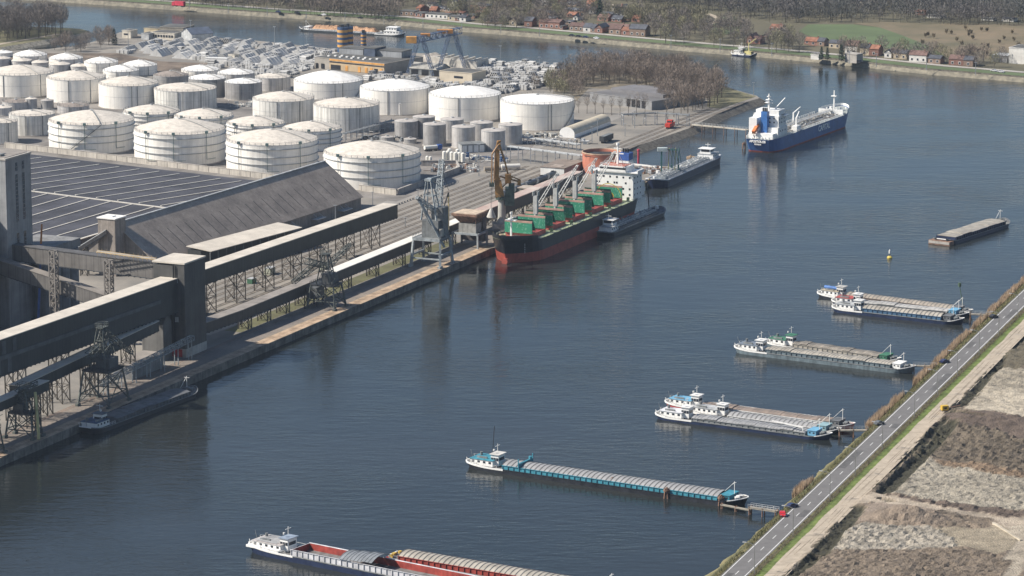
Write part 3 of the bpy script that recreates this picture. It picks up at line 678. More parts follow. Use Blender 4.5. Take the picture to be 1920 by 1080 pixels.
# inclined conveyor up to it
p0, p1 = G(135,470,14), t2.location+Vector((-4*cos(az), -4*sin(az), 21))
def gallery(name, label, A, B, w_, h_, mw, mroof, group=None, legs=None, side=None, leg_kw=None, pts=None, cat="conveyor gallery"):
    "enclosed conveyor bridge: top centre line A -> B (world); w_ wide, h_ high; legs = list of (fraction) of trestles"
    o = Vector((A.x, A.y, GZ)); t = thing(name, label, cat, o, 0, group)
    PT = [p-o for p in (pts or [A, B])]
    m = MB()
    for a, b in zip(PT[:-1], PT[1:]): m.beam(a-Vector((0,0,.3)), b-Vector((0,0,.3)), w_, h_, 0)
    m.build("wall", mw, t)
    m = MB()
    for a, b in zip(PT[:-1], PT[1:]): m.beam(a, b, w_+.5, .3, 0)
    m.build("roof", mroof, t)
    m = MB()
    for a, b in zip(PT[:-1], PT[1:]):
        n = max(2, int((b-a).length/3)); up = Vector((0,0,h_+.3+.0)); q = (b-a).normalized().cross(Vector((0,0,1))).normalized()*(w_/2)
        for e in (-1, 1):
            m.bar(a-up+q*e-Vector((0,0,.15)), b-up+q*e-Vector((0,0,.15)), .3)
        for i in range(n):
            c = a.lerp(b, (i+.5)/n)-up; m.bar(c-q*1.1-Vector((0,0,.35)), c+q*1.1-Vector((0,0,.35)), .35)
    m.build("floor_beams", steel_dk, t)
    if legs:
        a, b = PT[0], PT[-1]; dd = (b-a); dd.z = 0; dd.normalize(); nn = Vector((dd.y, -dd.x, 0))
        for f, lw, ll in legs:
            c = a.lerp(b, f) if not pts else PT[1].lerp(PT[-1], f); zt = c.z-h_-.6; m = MB(); c = Vector((c.x, c.y, 0)); zb = 0
            C4 = [c+nn*(i*lw/2)+dd*(j*ll/2) for i, j in ((-1,-1),(1,-1),(1,1),(-1,1))]
            for q in C4: m.bar(q, q+Vector((0,0,zt)), .42)
            nl = max(1, int(zt/5.5)); 
            for i in range(4):
                q, q2 = C4[i], C4[(i+1) % 4]
                for l in range(nl):
                    z0, z1 = zt*l/nl, zt*(l+1)/nl
                    m.bar(q+Vector((0,0,z1)), q2+Vector((0,0,z1)), .22)
                    m.bar(q+Vector((0,0,z0)), q2+Vector((0,0,z1)), .18); m.bar(q2+Vector((0,0,z0)), q+Vector((0,0,z1)), .18)
            m.build("trestle", mat("brown_trestle", (.10,.085,.065), .7, .3, .5), t)
    return t
clad_dk = ribbed("dark_cladding", (.048,.051,.050), .9, 0, width=.15, dark=.8, rough=.5)
clad_q = ribbed("grey_cladding", (.155,.145,.135), 3.2, 0, width=.1, dark=.65, rough=.6)
pale_roof = mat("gallery_roof", (.56,.51,.435), .7, .1, .15, streak=0, detail=8)
grey_roof = mat("grey_gallery_roof", (.26,.235,.21), .75, .15, .15, detail=8)
dark_roof = mat("dark_gallery_roof", (.10,.098,.10), .75, .2, .15)
gallery("inclined_conveyor", "open inclined conveyor climbing to the small tower on the gabled shed", p0, p1, 3.2, 1.6, hh, steel_lt, legs=[(.35,3,3)])
# transfer tower
t = qthing("transfer_tower", "tall dark corrugated tower where the conveyor galleries meet on the quay", "tower", -5.8, -15.6)
Lx, Wy, Ht = 17.1, 14.0, 38.0
m = MB(); m.box(0, Lx, 0, Wy*.33, 3.5, Ht-.4); m.box(.0, Lx, Wy*.33+.02, Wy, 3.5, Ht-1.2); m.box(-2.0, .02, Wy*.5, Wy+4, 8, 22)
m.build("wall", ribbed("tower_cladding", (.085,.083,.078), .8, 2, width=.0, dark=.9, rough=.6), t)
m = MB(); m.box(-.3, Lx+.2, -.3, Wy+.3, Ht-.4, Ht+.2); m.build("roof", pale_roof, t)
m = MB(); m.box(-.15, Lx+.1, -.15, Wy+.1, 0, 3.5); m.build("base", concrete, t)
m = MB(); m.box(-.35, -.16, 1.5, 6.5, .2, 3.3); m.build("door", red, t)
for y_, z_ in ((3, 30), (3, 14.2), (8, 13.2)):
    m = MB(); m.box(-.1, -.0, y_, y_+1.6, z_, z_+2); f2 = m.build("window", steel_lt, t)
m = MB(); m.box(-.9, -.3, Wy*.33-.15, Wy*.33+.15, 3.5, Ht-.5); m.build("down_pipe", black, t)
m = MB(); m.gable(-9, -2.2, 5, 14.5, 0, 15, 19.5, 0, 1, .3, 'y'); m.build("annex", [ribbed("annex_clad", (.15,.145,.135), 1.0, 1, width=.0), clad_dk], t)
# galleries above the quay
A_ = Q(-175, -22.5, 37.0); B_ = Q(-5.8, -22.5, 35.0)
gallery("conveyor_gallery", "double height dark gallery with pale roof from the left edge to the quay tower", A_, B_, 7.4, 13.2, clad_dk, pale_roof,
        "conveyor galleries", [(.12,5.5,5.5),(.32,5.5,5.5),(.5,5.5,5.5),(.68,5.5,5.5)])
big_ = bpy.data.objects["conveyor_gallery"]; o_ = big_.location; dd_ = (B_-A_).normalized(); nn_ = Vector((dd_.y,-dd_.x,0)).normalized()
m = MB(); a0_ = A_-Vector((o_.x,o_.y,GZ))+nn_*3.95; b0_ = B_-Vector((o_.x,o_.y,GZ))+nn_*3.95
m.beam(a0_-Vector((0,0,6.2)), b0_-dd_*14-Vector((0,0,6.2)), .5, .35); m.beam(a0_-Vector((0,0,6.55)), b0_-dd_*14-Vector((0,0,6.55)), .26, 1.2); m.build("ledge", mat("ledge_grey", (.11,.115,.12), .6), big_)
for k_ in range(9): m = MB(); c_ = a0_+dd_*(16+k_*3.6+(k_ > 3)*2)-Vector((0,0,(1.0,7.8)[k_ % 2])); m.beam(c_-nn_*.2, c_+dd_*2.6-nn_*.2, .25, 5.0 if k_ % 2 == 0 else 5.2); m.build("wall_panel", mat("panel_grey", (.10,.105,.11), .6), big_)
A_ = Q(11.3+14, -49.5, 23.2); B_ = Q(266, -49.5, 20.0)
def zfor(u, v, t_): 
    lo, hi = -400, 900
    for _ in range(40):
        mm_ = (lo+hi)/2
        if proj(Q(mm_, t_))[0] < u: lo = mm_
        else: hi = mm_
    return lo, hz(Q(lo, t_), v)
sa, za = zfor(382, 505, -46.5); sb, zb = zfor(746, 382.5, -46.5)
A_, B_ = Q(sa-14, -50, za), Q(sb, -50, zb)
gallery("conveyor_gallery", "upper dark gallery with pale roof on lattice trestles, ending above the railway tracks", A_, B_, 7.0, 6.0, clad_dk, pale_roof, "conveyor galleries",
        [(.11,5.5,8),(.24,5.5,8),(.37,5.5,8),(.50,5.5,8),(.63,5.5,8),(.76,5.5,8),(.89,5.5,9)])
# link from tower to upper gallery
gallery("conveyor_gallery", "short dark link gallery behind the tall quay tower", Q(2, -31, za-1), Q(sa-10, -50, za-1), 6, 6, clad_dk, dark_roof, "conveyor galleries")
# lower gallery along the quay, crane side
PTS = [Q(9, -22, 12.6), Q(45, -19.8, 12.6), Q(130, -19.8, 12.8)]
gallery("conveyor_gallery", "low dark gallery behind the lattice grab crane, with brownish roof and bent near end", PTS[0], PTS[2], 5.2, 3.9, clad_dk, grey_roof, "conveyor galleries", pts=PTS, legs=[(f, 4.6, 3) for f in (.08,.28,.48,.68,.88)])
gallery("conveyor_gallery", "low dark gallery with bright roof between the lattice crane and the hopper", Q(131, -19.8, 12.8), Q(268, -19.8, 12.9), 5.2, 3.9, clad_dk, mat("new_white_roof", (.72,.69,.63), .6, .06, .2), "conveyor galleries", legs=[(f, 4.6, 3) for f in (.1,.3,.5,.7,.9)])
gallery("conveyor_gallery", "far low gallery with partly pink roof behind the bulk carrier", Q(278, -21, 13.0), Q(412, -21, 13.0), 5.6, 5.0, clad_dk, mat("pinkish_roof", (.40,.29,.25), .7, .2, .06, col2=(.55,.50,.44)), "conveyor galleries", legs=[(f, 4.6, 2) for f in (.08,.2,.32,.44,.56,.68,.8,.92)])
# left lower galleries
def zp(u, v, t_): s_, z_ = zfor(u, v, t_); return Q(s_, t_, z_)
a1, b1 = zp(89,702,-8.5), zp(225,634,-8.5); 
gallery("conveyor_gallery", "lower rising gallery with pale roof under the double height one", zp(30,722,-16), zp(290,600,-20), 4.6, 3.6, clad_dk, pale_roof, "conveyor galleries", legs=[(.2,4,4),(.5,4,4),(.8,4,4)])
gallery("conveyor_gallery", "low gallery at the left edge leading towards the quay cranes", zp(-60,775,-10), zp(85,712,-10), 4.0, 3.0, clad_dk, pale_roof, "conveyor galleries", legs=[(.3,3.5,4),(.85,3.5,4)])
# cross bridges behind
def qz(u, v, s_): 
    lo, hi = -300, 60
    for _ in range(40):
        mm_ = (lo+hi)/2
        if proj(Q(s_, mm_))[0] < u: lo = mm_
        else: hi = mm_
    return Q(s_, lo, hz(Q(s_, lo), v))
bA, bB = qz(-20, 450, 22), qz(300, 491, 8)
gallery("conveyor_bridge", "upper grey cladded bridge from the tall silo to the quay tower", bA, bB, 4.5, 6.2, clad_q, dark_roof, "cross bridges behind the gallery")
bC, bD = qz(-20, 476, 12), qz(205, 551, 8)
gallery("conveyor_bridge", "lower grey cladded bridge slanting down behind the double height gallery", bC, bD, 4.5, 5.6, clad_q, grey_roof, "cross bridges behind the gallery")
for u, vt, vb, lab in ((104, 470, 601, "lattice pylon carrying the two cladded bridges, left one"), (207, 488, 562, "lattice pylon carrying the upper cladded bridge, right one")):
    s_ = 4 if u < 150 else 3
    p = qz(u, 480, s_); p.z = GZ; t = thing("lattice_pylon", lab, "pylon", p, rzq(), "bridge pylons")
    h = hz(p, vt)-GZ; m = MB(); m.lattice((0,0,0), (0,0,h), 2.6, 2.6, 12, 0, .45, (1,0,0)); m.box(-1.6,1.6,-1.6,1.6,0,.6,1); m.build("mast", [mat("pylon_steel", (.22,.20,.18), .7), concrete], t)
# open platform with pipes above the upper bridge
t = thing("pipe_platform", "open platform with pipes and walkway on top of the upper cladded bridge", "walkway", qz(186, 478, 5)-Vector((0,0,0)), 0)
e_ = qz(296, 493, 5)-t.location; m = MB()
for k in (-1.3, 0, 1.3): m.bar(Vector((0,k,1.6)), e_+Vector((0,k,1.6)), .35, 0 if k else 1)
for i in range(14): c = e_*(i/13); m.bar(c+Vector((0,-1.8,1.2)), c+Vector((0,1.8,1.2)), .2); m.bar(c+Vector((0,1.6,-1)), c+Vector((0,1.6,2.6)), .14)
m.build("pipes", [mat("tan_pipe", (.5,.38,.22), .6), steel_lt], t)
# silo tower
t = qthing("silo_tower", "tall grey concrete silo tower with narrow window slots at the left edge", "tower", 14, -109)
Hs = hz(Q(14, -109), 301)-GZ; m = MB()
Ls_ = 19.5
m.box(0, Ls_, 0, 26, 0, Hs); m.box(-9, 0, 5, 30, 0, Hs*.66); m.build("wall", mat("silo_concrete", (.30,.30,.30), .85, .15, .1, streak=.3), t)
m = MB(); m.box(-.3, Ls_+.3, -.3, 26.3, Hs, Hs+.7, 1); m.box(1, Ls_-1, 1, 25, Hs+.72, Hs+.9, 0); m.build("roof", [grey_roof, concrete], t)
m = MB(); m.box(8, 9.5, 9, 10.5, Hs+.9, Hs+4); m.box(3, 6, 4, 6, Hs+.9, Hs+1.8); m.build("vent", steel, t)
for x0 in (7.4, 12.7):
    for z0, z1 in ((Hs*.42, Hs*.55), (Hs*.62, Hs*.90), (Hs*.92, Hs*.97)):
        m = MB(); m.box(x0, x0+1.7, -.08, .0, z0, z1); w_ = m.build("window", glass, t)
        m = MB(); 
        for k in range(int((z1-z0)/1.6)): m.box(x0, x0+1.7, -.16, -.09, z0+k*1.6, z0+k*1.6+.25)
        m.build("glazing_bars", conc_dk, w_)
m = MB()
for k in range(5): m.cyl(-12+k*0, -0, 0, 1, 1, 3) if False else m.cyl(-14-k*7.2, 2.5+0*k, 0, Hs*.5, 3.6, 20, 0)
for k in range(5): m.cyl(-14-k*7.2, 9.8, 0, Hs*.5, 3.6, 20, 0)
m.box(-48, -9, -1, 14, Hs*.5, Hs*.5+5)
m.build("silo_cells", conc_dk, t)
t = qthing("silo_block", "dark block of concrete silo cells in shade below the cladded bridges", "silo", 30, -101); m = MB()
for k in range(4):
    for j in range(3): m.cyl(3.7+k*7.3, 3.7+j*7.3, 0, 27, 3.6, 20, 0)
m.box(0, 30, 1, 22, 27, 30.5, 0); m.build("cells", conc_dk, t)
# lean-to canopy beside the gabled shed
c_a, c_b = G(386,468,13), G(557,423,13)
t = thing("lean_to_canopy", "flat pale canopy roof between the gabled shed and the upper gallery", "canopy", Vector((c_a.x, c_a.y, GZ)), heading(c_a, c_b)); L_ = (c_b-c_a).length
m = MB(); m.add([(0,-3,9.2),(L_,-3,9.2),(L_,11,10.2),(0,11,10.2),(0,-3,9.5),(L_,-3,9.5),(L_,11,10.5),(0,11,10.5)], [(0,3,2,1),(4,5,6,7),(0,1,5,4),(1,2,6,5),(2,3,7,6),(3,0,4,7)]); m.build("roof", pale_roof, t)
m = MB(); m.box(.3, L_-.3, 3, 10.5, 0, 9.1); m.build("wall", clad_dk, t)
m = MB()
for k in range(12): m.bar((k*L_/11, -2, 0) if k not in (0, 11) else (.5+(k > 0)*(L_-1), -2, 0), (min(max(k*L_/11, .5), L_-.5), -2, 9.3), .3)
m.build("posts", steel, t)
# ================================================================ SHIPS
def hull(mb, L, B, zd, levels, nose=.12, tail=.06, rake=3.0, srake=1.0, blunt=2.2, tw=.75, n=40, wlk=1.35):
    "lofted hull; levels = [(z fraction or height, material)] from the keel up; zd(s) deck height"
    def shape(s, f):
        h = 1.0
        if s > 1-nose: t = (s-(1-nose))/nose; h = max(0.0, 1-t**blunt)**.62
        if s < tail: t = 1-s/tail; h = min(h, tw+(1-tw)*math.sqrt(max(0, 1-t*t)))
        return B/2*h**(1+(1-f)*(wlk-1)*2)
    S = [i/n for i in range(n+1)]; S = sorted(set(S+[1-nose*k for k in (.02,.06,.12,.2,.35,.55,.8)]+[tail*k for k in (.15,.4,.7)]))
    def pt(s, f, side):
        x = s*(L-rake*(1-f))+srake*(1-f)*(1-s); return Vector((x, side*shape(s, f), 0))
    lv = [l[0] for l in levels]; k = len(lv)
    for side in (-1, 1):
        P = []
        for s in S:
            for z in lv:
                zz = z if z < 50 else zd(s)*(z-100)/100; 
                f = max(0, min(1, (zz+1)/(zd(s)+1))); p = pt(s, f, side); p.z = zz; P.append(p)
        for j in range(k-1):
            fs_ = [(i*k+j, (i+1)*k+j, (i+1)*k+j+1, i*k+j+1) for i in range(len(S)-1)]
            if side > 0: fs_ = [q[::-1] for q in fs_]
            mb.add(P, fs_, levels[j][1], False)
    # transom
    for j in range(k-1):
        q = []
        for z in (lv[j], lv[j+1]):
            zz = z if z < 50 else zd(0)*(z-100)/100; f = max(0, min(1, (zz+1)/(zd(0)+1)))
            a, b = pt(0, f, -1), pt(0, f, 1); a.z = b.z = zz; q += [a, b]
        mb.add(q, [(1, 0, 2, 3)], levels[j][1])
    def edge(s, side, inset=0): p = pt(s, 1, side); p.y -= side*min(inset, abs(p.y)); p.z = zd(s); return p
    return S, edge
def deck(mb, S, edge, m, dz=-.25, inset=.05):
    A = [edge(s, -1, inset)+Vector((0,0,dz)) for s in S]; Bq = [edge(s, 1, inset)+Vector((0,0,dz)) for s in S]; n = len(S)
    mb.add(A+Bq, [(i, i+1, n+i+1, n+i) for i in range(n-1)], m)
def win(parent, x0, x1, y0, y1, z0, z1, mt=None, name="window"):
    m = MB(); m.box(x0, x1, y0, y1, z0, z1); return m.build(name, mt or glass, parent)
def house(t, name, x0, x1, y0, y1, z0, z1, mw, mr, nwin=3, wh=.8, ov=.25, glazed=False):
    "deckhouse or wheelhouse with roof and windows"
    m = MB(); m.box(x0, x1, y0, y1, z0, z1); h = m.build(name, mw, t)
    m = MB(); m.box(x0-ov, x1+ov, y0-ov, y1+ov, z1, z1+.16); m.build("roof", mr, h)
    a = z0+(z1-z0)*.45; b = a+wh
    L_ = x1-x0
    for i in range(nwin):
        c = x0+L_*(i+.5)/nwin; ww = L_/nwin*(.43 if glazed else .22)
        for yy in ((y0-.05, y0-.01), (y1+.01, y1+.05)): win(h, c-ww, c+ww, yy[0], yy[1], a, b)
    for xx in ((x0-.05, x0-.01), (x1+.01, x1+.05)): win(h, xx[0], xx[1], y0+(y1-y0)*.12, y1-(y1-y0)*.12, a, b) if glazed else None
    return h
hull_bk = mat("hull_black", (.022,.024,.030), .45, .3, .3, streak=.2)
hull_gr = mat("hull_grey_blue", (.14,.18,.20), .5, .2, .3, streak=.3)
hull_nv = mat("hull_navy", (.018,.028,.065), .4, .2, .3)
boot = mat("boot_top", (.10,.05,.045), .7, .3, .4, streak=.3)
teal = mat("teal_paint", (.055,.26,.34), .5, .15, .4, streak=.2)
cov_grey = mat("hatch_grey", (.30,.30,.30), .55, .12, .4, streak=0)
cov_tan = mat("hatch_tan", (.36,.33,.28), .65, .15, .25)
cov_brown = mat("hatch_brown", (.25,.20,.165), .65, .15, .25)
cov_dark = mat("hatch_dark", (.14,.145,.15), .6, .2, .25)
deck_gr = mat("barge_deck", (.17,.17,.165), .7, .25, .5)
hold_red = mat("hold_red", (.34,.055,.04), .6, .2, .25, streak=.3)
deck_green = mat("cabin_roof_green", (.05,.17,.10), .6, .15, .4)
sky_blue = mat("light_blue_paint", (.16,.38,.55), .5, .1, .4)
def barge(label, stern, bow, B=9.0, hull_m=None, coam=None, cover=None, style='ribbed', fb=1.4, cabin=12, cab_roof=None, cab_m=None,
          wheel=None, wh_roof=None, bow_m=None, bow_house=True, hc=1.5, group=None, mastc=None, name="river_barge", jib=False, gap=None, nh=9, extra=None, z=1.5, white_ends=True, ox=0):
    A_, B_ = G(*stern, z), G(*bow, z); L = (B_-A_).length; h = heading(A_, B_)
    t = thing(name, label, "barge", (A_.x, A_.y, 0), h, group)
    hm = hull_m or hull_bk; zd = lambda s: fb+(1.3*max(0, (s-.9)/.1)**1.5)+(.9*max(0, (.10-s)/.10)**1.5)
    m = MB(); S, E = hull(m, L, B, zd, [(-1,0),(.15,0),(180,1),(200,1)], nose=min(.14, 8/L), tail=.07, rake=1.5, srake=1.2, blunt=2.0, tw=.55)
    deck(m, S, E, 2); m.build("hull", [hm, hm, deck_gr], t)
    m = MB()
    for side in (-1, 1):
        pts = [E(s, side)+Vector((0,0,.05)) for s in S]
        for a, b in zip(pts[:-1], pts[1:]):
            wb = white_ends and (a.x < cabin+1.5 or a.x > L-6); m.bar(a, b, .26, 1 if wb else 0); 
            if wb and a.x < cabin+1.5: m.bar(a-Vector((0,0,.3)), b-Vector((0,0,.3)), .28, 1)
    a, b = E(0, -1), E(0, 1); m.bar(a, b, .35, 1)
    m.build("gunwale", [hm if hull_m is None else steel, ship_white], t)
    x0, x1 = cabin+1.5, L-9.0; w2 = B/2-.75; zt = fb+hc
    cm = coam or steel; m = MB()
    m.box(x0, x1, -w2, -w2+.25, fb-.3, zt); m.box(x0, x1, w2-.25, w2, fb-.3, zt); m.box(x0, x0+.25, -w2+.26, w2-.26, fb-.3, zt); m.box(x1-.25, x1, -w2+.26, w2-.26, fb-.3, zt)
    k = max(1, int((x1-x0)/2.2))
    for i in range(k+1):
        x = x0+.2+(x1-x0-.4)*i/k
        for sd_ in (-1, 1): m.box(x-.09, x+.09, min(sd_*w2, sd_*(w2+.3)), max(sd_*w2, sd_*(w2+.3)), fb-.2, zt-.05)
    m.box(x0-.1, x1+.1, -w2-.28, -w2-.0, zt, zt+.12); m.box(x0-.1, x1+.1, w2, w2+.28, zt, zt+.12)
    m.build("coaming", cm, t)
    def arch(xa, xb, rise, mt, nm="hatch_cover", lift=0, ribs=True):
        m = MB(); ny = 10; P = []
        for x in (xa, xb):
            for j in range(ny+1):
                y = -w2+2*w2*j/ny; P.append((x, y, zt+.08+lift+rise*(1-(y/w2)**2)))
        m.add(P, [(j, ny+1+j, ny+2+j, j+1) for j in range(ny)], 0); 
        if ribs:
            for x in (xa+.02, xb-.08):
                for j in range(ny):
                    a, b = P[j], P[j+1]; m.bar((x, a[1], a[2]+.05), (x, b[1], b[2]+.05), .14, 1)
        m.build(nm, [mt, cm if style != 'ribbed' else mat("cover_rib", (.15,.145,.14), .6)], t)
    cv = cover or cov_grey
    if style == 'ribbed':
        n = max(6, int((x1-x0)/1.85))
        for i in range(n):
            xa = x0+(x1-x0)*i/n; 
            if gap and gap[0] < i/n < gap[1]: continue
            arch(xa, x0+(x1-x0)*(i+1)/n-.04, .95, cv)
    elif style == 'flat':
        n = nh
        for i in range(n):
            xa, xb = x0+(x1-x0)*i/n, x0+(x1-x0)*(i+1)/n-.12; lift = .22*(i % 3 == 1)+.1*(i % 2)
            m = MB(); P = []
            for x in (xa, xb): P += [(x, -w2, zt+.05+lift), (x, -w2*.5, zt+.5+lift), (x, w2*.5, zt+.5+lift), (x, w2, zt+.05+lift)]
            m.add(P, [(0,4,5,1),(1,5,6,2),(2,6,7,3),(0,1,2,3),(7,6,5,4)]); m.build("hatch_cover", cv, t)
            m = MB(); 
            for q in range(1, 4):
                x = xa+(xb-xa)*q/4; m.bar((x, -w2, zt+.1+lift), (x, -w2*.5, zt+.56+lift), .07); m.bar((x, -w2*.5, zt+.56+lift), (x, w2*.5, zt+.56+lift), .07); m.bar((x, w2*.5, zt+.56+lift), (x, w2, zt+.1+lift), .07)
            m.build("cover_seams", steel, t)
    elif style == 'open':
        m = MB(); m.box(x0+.3, x1-.3, -w2+.3, w2-.3, -.2, .1); m.box(x0+.26, x1-.26, -w2+.26, -w2+.3, .1, zt-.02); m.box(x0+.26, x1-.26, w2-.3, w2-.26, .1, zt-.02)
        m.box(x0+.26, x0+.3, -w2+.3, w2-.3, .1, zt-.02); m.build("hold", hold_red, t)
    # after house
    cmw, crf = cab_m or ship_white, cab_roof or steel_lt
    if cabin > 4:
        hh = house(t, "deckhouse", 2.2, cabin*.80, -B*.36, B*.36, fb, fb+2.1, cmw, crf, max(3, int(cabin/3.2)), .75)
        wx = wheel if wheel is not None else cabin-3.2
        house(t, "wheelhouse", wx, wx+3.1, -B*.21, B*.21, fb+.1, fb+4.1, cmw, wh_roof or white, 3, 1.1, .45, True)
        m = MB(); m.bar((wx+1.5, 0, fb+5), (wx+1.5, 0, fb+7.6), .14); m.bar((wx+1.5, -1.4, fb+6.9), (wx+1.5, 1.4, fb+6.9), .16); m.cyl(wx+.6, -1, fb+5.1, fb+5.7, .35, 8); m.build("radar_mast", white, t)
        m = MB(); m.bar((1.0, 0, fb+1), (.2, 0, fb+4.2), .1); m.cyl(3.6, 1.6, fb+2.4, fb+3.5, .5, 8); m.bar((4, -2.0, fb+2.5), (8, -2.0, fb+2.5), .7); m.build("deck_gear", steel, t)
        m = MB(); m.rail([E(s, -1, .3)+Vector((0,0,.1)) for s in S if s*L < cabin]+[], 1.0, 2.5, .07); m.rail([E(s, 1, .3)+Vector((0,0,.1)) for s in S if s*L < cabin], 1.0, 2.5, .07); m.build("railing", white, t)
    if bow_house:
        house(t, "forecastle_house", L-8.4, L-5.2, -B*.33, B*.33, fb, fb+1.9, bow_m or cmw, bow_m or crf, 2, .5)
    m = MB(); zb = zd(.98); m.cyl(L-3.6, 0, zb-.6, zb+.6, .7, 10, 0); m.cyl(L-3.8, -1.5, zb-.6, zb+.3, .35, 8); m.cyl(L-3.8, 1.5, zb-.6, zb+.3, .35, 8); m.bar((L-4.5,-1.2,zb+.2),(L-2.4,-1.2,zb+.6),.35); m.bar((L-4.5,1.2,zb+.2),(L-2.4,1.2,zb+.6),.35); m.build("anchor_winch", mastc or steel, t)
    m = MB(); m.bar((L-5.0, 0, fb+1.8), (L-5.0, 0, fb+6.2), .15); m.bar((L-5.0, -1.2, fb+5.6), (L-5.0, 1.2, fb+5.6), .14); m.bar((L-5, 0, fb+6.0), (L-8.8, .4, fb+2.3), .1); m.build("foremast", mastc or white, t)
    if jib: m = MB(); m.bar((x1-1, -w2, zt+.6), (x1-1, -w2, zt+2.2), .3); m.bar((x1-1, -w2, zt+2.0), (x1-14, -w2+1.5, zt+2.6), .38); m.build("loading_jib", white, t)
    return t, L
def mast_part(t, x, y, z0, z1, r=.16): m = MB(); m.bar((x, y, z0), (x+.8, y, z1), r); m.build("whip_mast", black, t)
grp = "barges moored along the right bank"
b, L = barge("long barge with teal coaming, arched grey covers and teal wheelhouse, second lowest in the photo", (882,864), (1402,940), 10.5, None, teal, cov_grey, 'ribbed', 1.5, 14, teal, None, 9.6, mat("wheel_roof", (.6,.58,.54)), teal, True, 1.35, grp, ship_white)
mast_part(b, 7.5, 2.5, 3.5, 14.5); m = MB(); m.box(22, 22.6, -4.9, 4.9, 3.1, 4.4); m.bar((22.3,-5,3),(22.3,-5,6),.3); m.bar((22.3,5,3),(22.3,5,6),.3); m.cyl(22.3, 3.4, 4.3, 5.3, .6, 8); m.build("gantry_crab", teal, b)
barge("front barge of the lower trio, dark hull, flat grey covers, white tarpaulin covered stern house", (1234,774), (1560,817), 8.4, hull_nv, steel, cov_grey, 'flat', 1.2, 14, mat("tarp", (.66,.66,.68), .6), None, 10.5, white, sky_blue, True, .9, grp, jib=True)
barge("middle barge of the lower trio, long white house and white wheelhouse, grey striped covers", (1294,766), (1578,807), 7.6, None, white, cov_grey, 'ribbed', 1.0, 16, steel_lt, None, 12.4, white, mat("pale_teal", (.30,.45,.48), .5), True, .7, grp)
barge("rear barge of the lower trio, pale blue roofed house, red stripe and brown covers", (1252,752), (1603,799), 8.2, mat("hull_red_stripe", (.38,.05,.05), .5, .15), white, cov_brown, 'flat', 1.3, 14, sky_blue, None, 10.8, white, cov_dark, True, 1.1, grp, nh=8)
barge("front barge of the middle pair, white house with blue grey roof and tan flat covers", (1382,651), (1716,693), 9.0, hull_gr, hull_gr, cov_tan, 'flat', 1.7, 13, mat("slate_roof", (.16,.19,.23), .6), None, 9.4, white, ship_white, True, 1.3, grp, nh=10)
barge("rear barge of the middle pair with green cabin roof and green wheelhouse roof", (1440,640), (1690,677), 8.0, hull_gr, cov_tan, mat("hatch_tan_dark", (.30,.265,.22), .65, .2), 'flat', 1.5, 12, deck_green, None, 9.5, deck_green, deck_green, True, 1.3, grp, nh=12)
barge("front barge of the upper trio, white house, blue coaming and arched ribbed tan covers", (1564,575), (1808,602), 8.6, hull_nv, mat("coaming_blue", (.06,.13,.22), .5, .2), cov_tan, 'ribbed', 1.5, 13, steel_lt, None, 10, white, cov_dark, True, 1.4, grp)
barge("middle barge of the upper trio, red roofed house, grey flat covers, pale blue bow", (1563,562), (1818,590), 8.0, hull_nv, steel, mat("hatch_pale", (.40,.39,.37), .6, .15), 'flat', 1.2, 12, mat("dull_red", (.35,.07,.06), .6), None, 10, white, sky_blue, True, 1.0, grp, nh=5)
b, L = barge("rear barge of the upper trio with blue tarpaulin roll and arched brownish covers", (1537,548), (1824,585), 8.2, None, cov_brown, mat("hatch_sand", (.33,.29,.24), .6, .15), 'ribbed', 1.2, 13, mat("tan_roof", (.42,.36,.26), .6), None, 9.2, mat("wheel_roof2", (.5,.49,.46)), cov_dark, True, 1.2, grp)
m = MB(); m.tube((2.5, 0, 4.2), (9, 0, 4.2), .8, 8); m.build("tarpaulin_roll", mat("blue_tarp", (.07,.17,.42), .6), b)
m = MB(); m.bar((L-6, 3, 2), (L-9, 5, 11), .25); m.cyl(L-9, 5, 10.6, 12.2, .7, 8); m.build("signal_derrick", mat("derrick_green", (.06,.10,.06)), b)
b, L = barge("dark barge lying along the quay under the lattice cranes", (160,806), (364,730), 9.6, hull_bk, cov_dark, cov_dark, 'flat', 1.6, 13, mat("slate_blue", (.05,.09,.16), .5), ship_white, 8, mat("slate_roof2", (.12,.14,.17), .5), hull_nv, False, 1.4, None, nh=4, white_ends=False)
b, L = barge("dumb barge with rough grey covers anchored alone far right in the basin", (1765,452), (1884,414), 11.4, hull_nv, hull_nv, cov_tan, 'flat', 1.6, 3, None, None, None, None, None, False, 1.5, None, nh=6, white_ends=False, name="dumb_barge")
m = MB(); m.box(-2.2, 2.0, -5.6, 5.6, -.5, 1.9, 0); m.box(-2.35, -2.2, -5.4, 5.4, .5, 1.7, 1); m.cyl(0, -3, 1.9, 2.8, .6, 8, 2); m.cyl(0, 3, 1.9, 2.8, .6, 8, 2); m.box(.3, 1.5, -1, 1, 1.9, 2.7, 2); m.build("stern_platform", [rust, concrete, steel_dk], b)
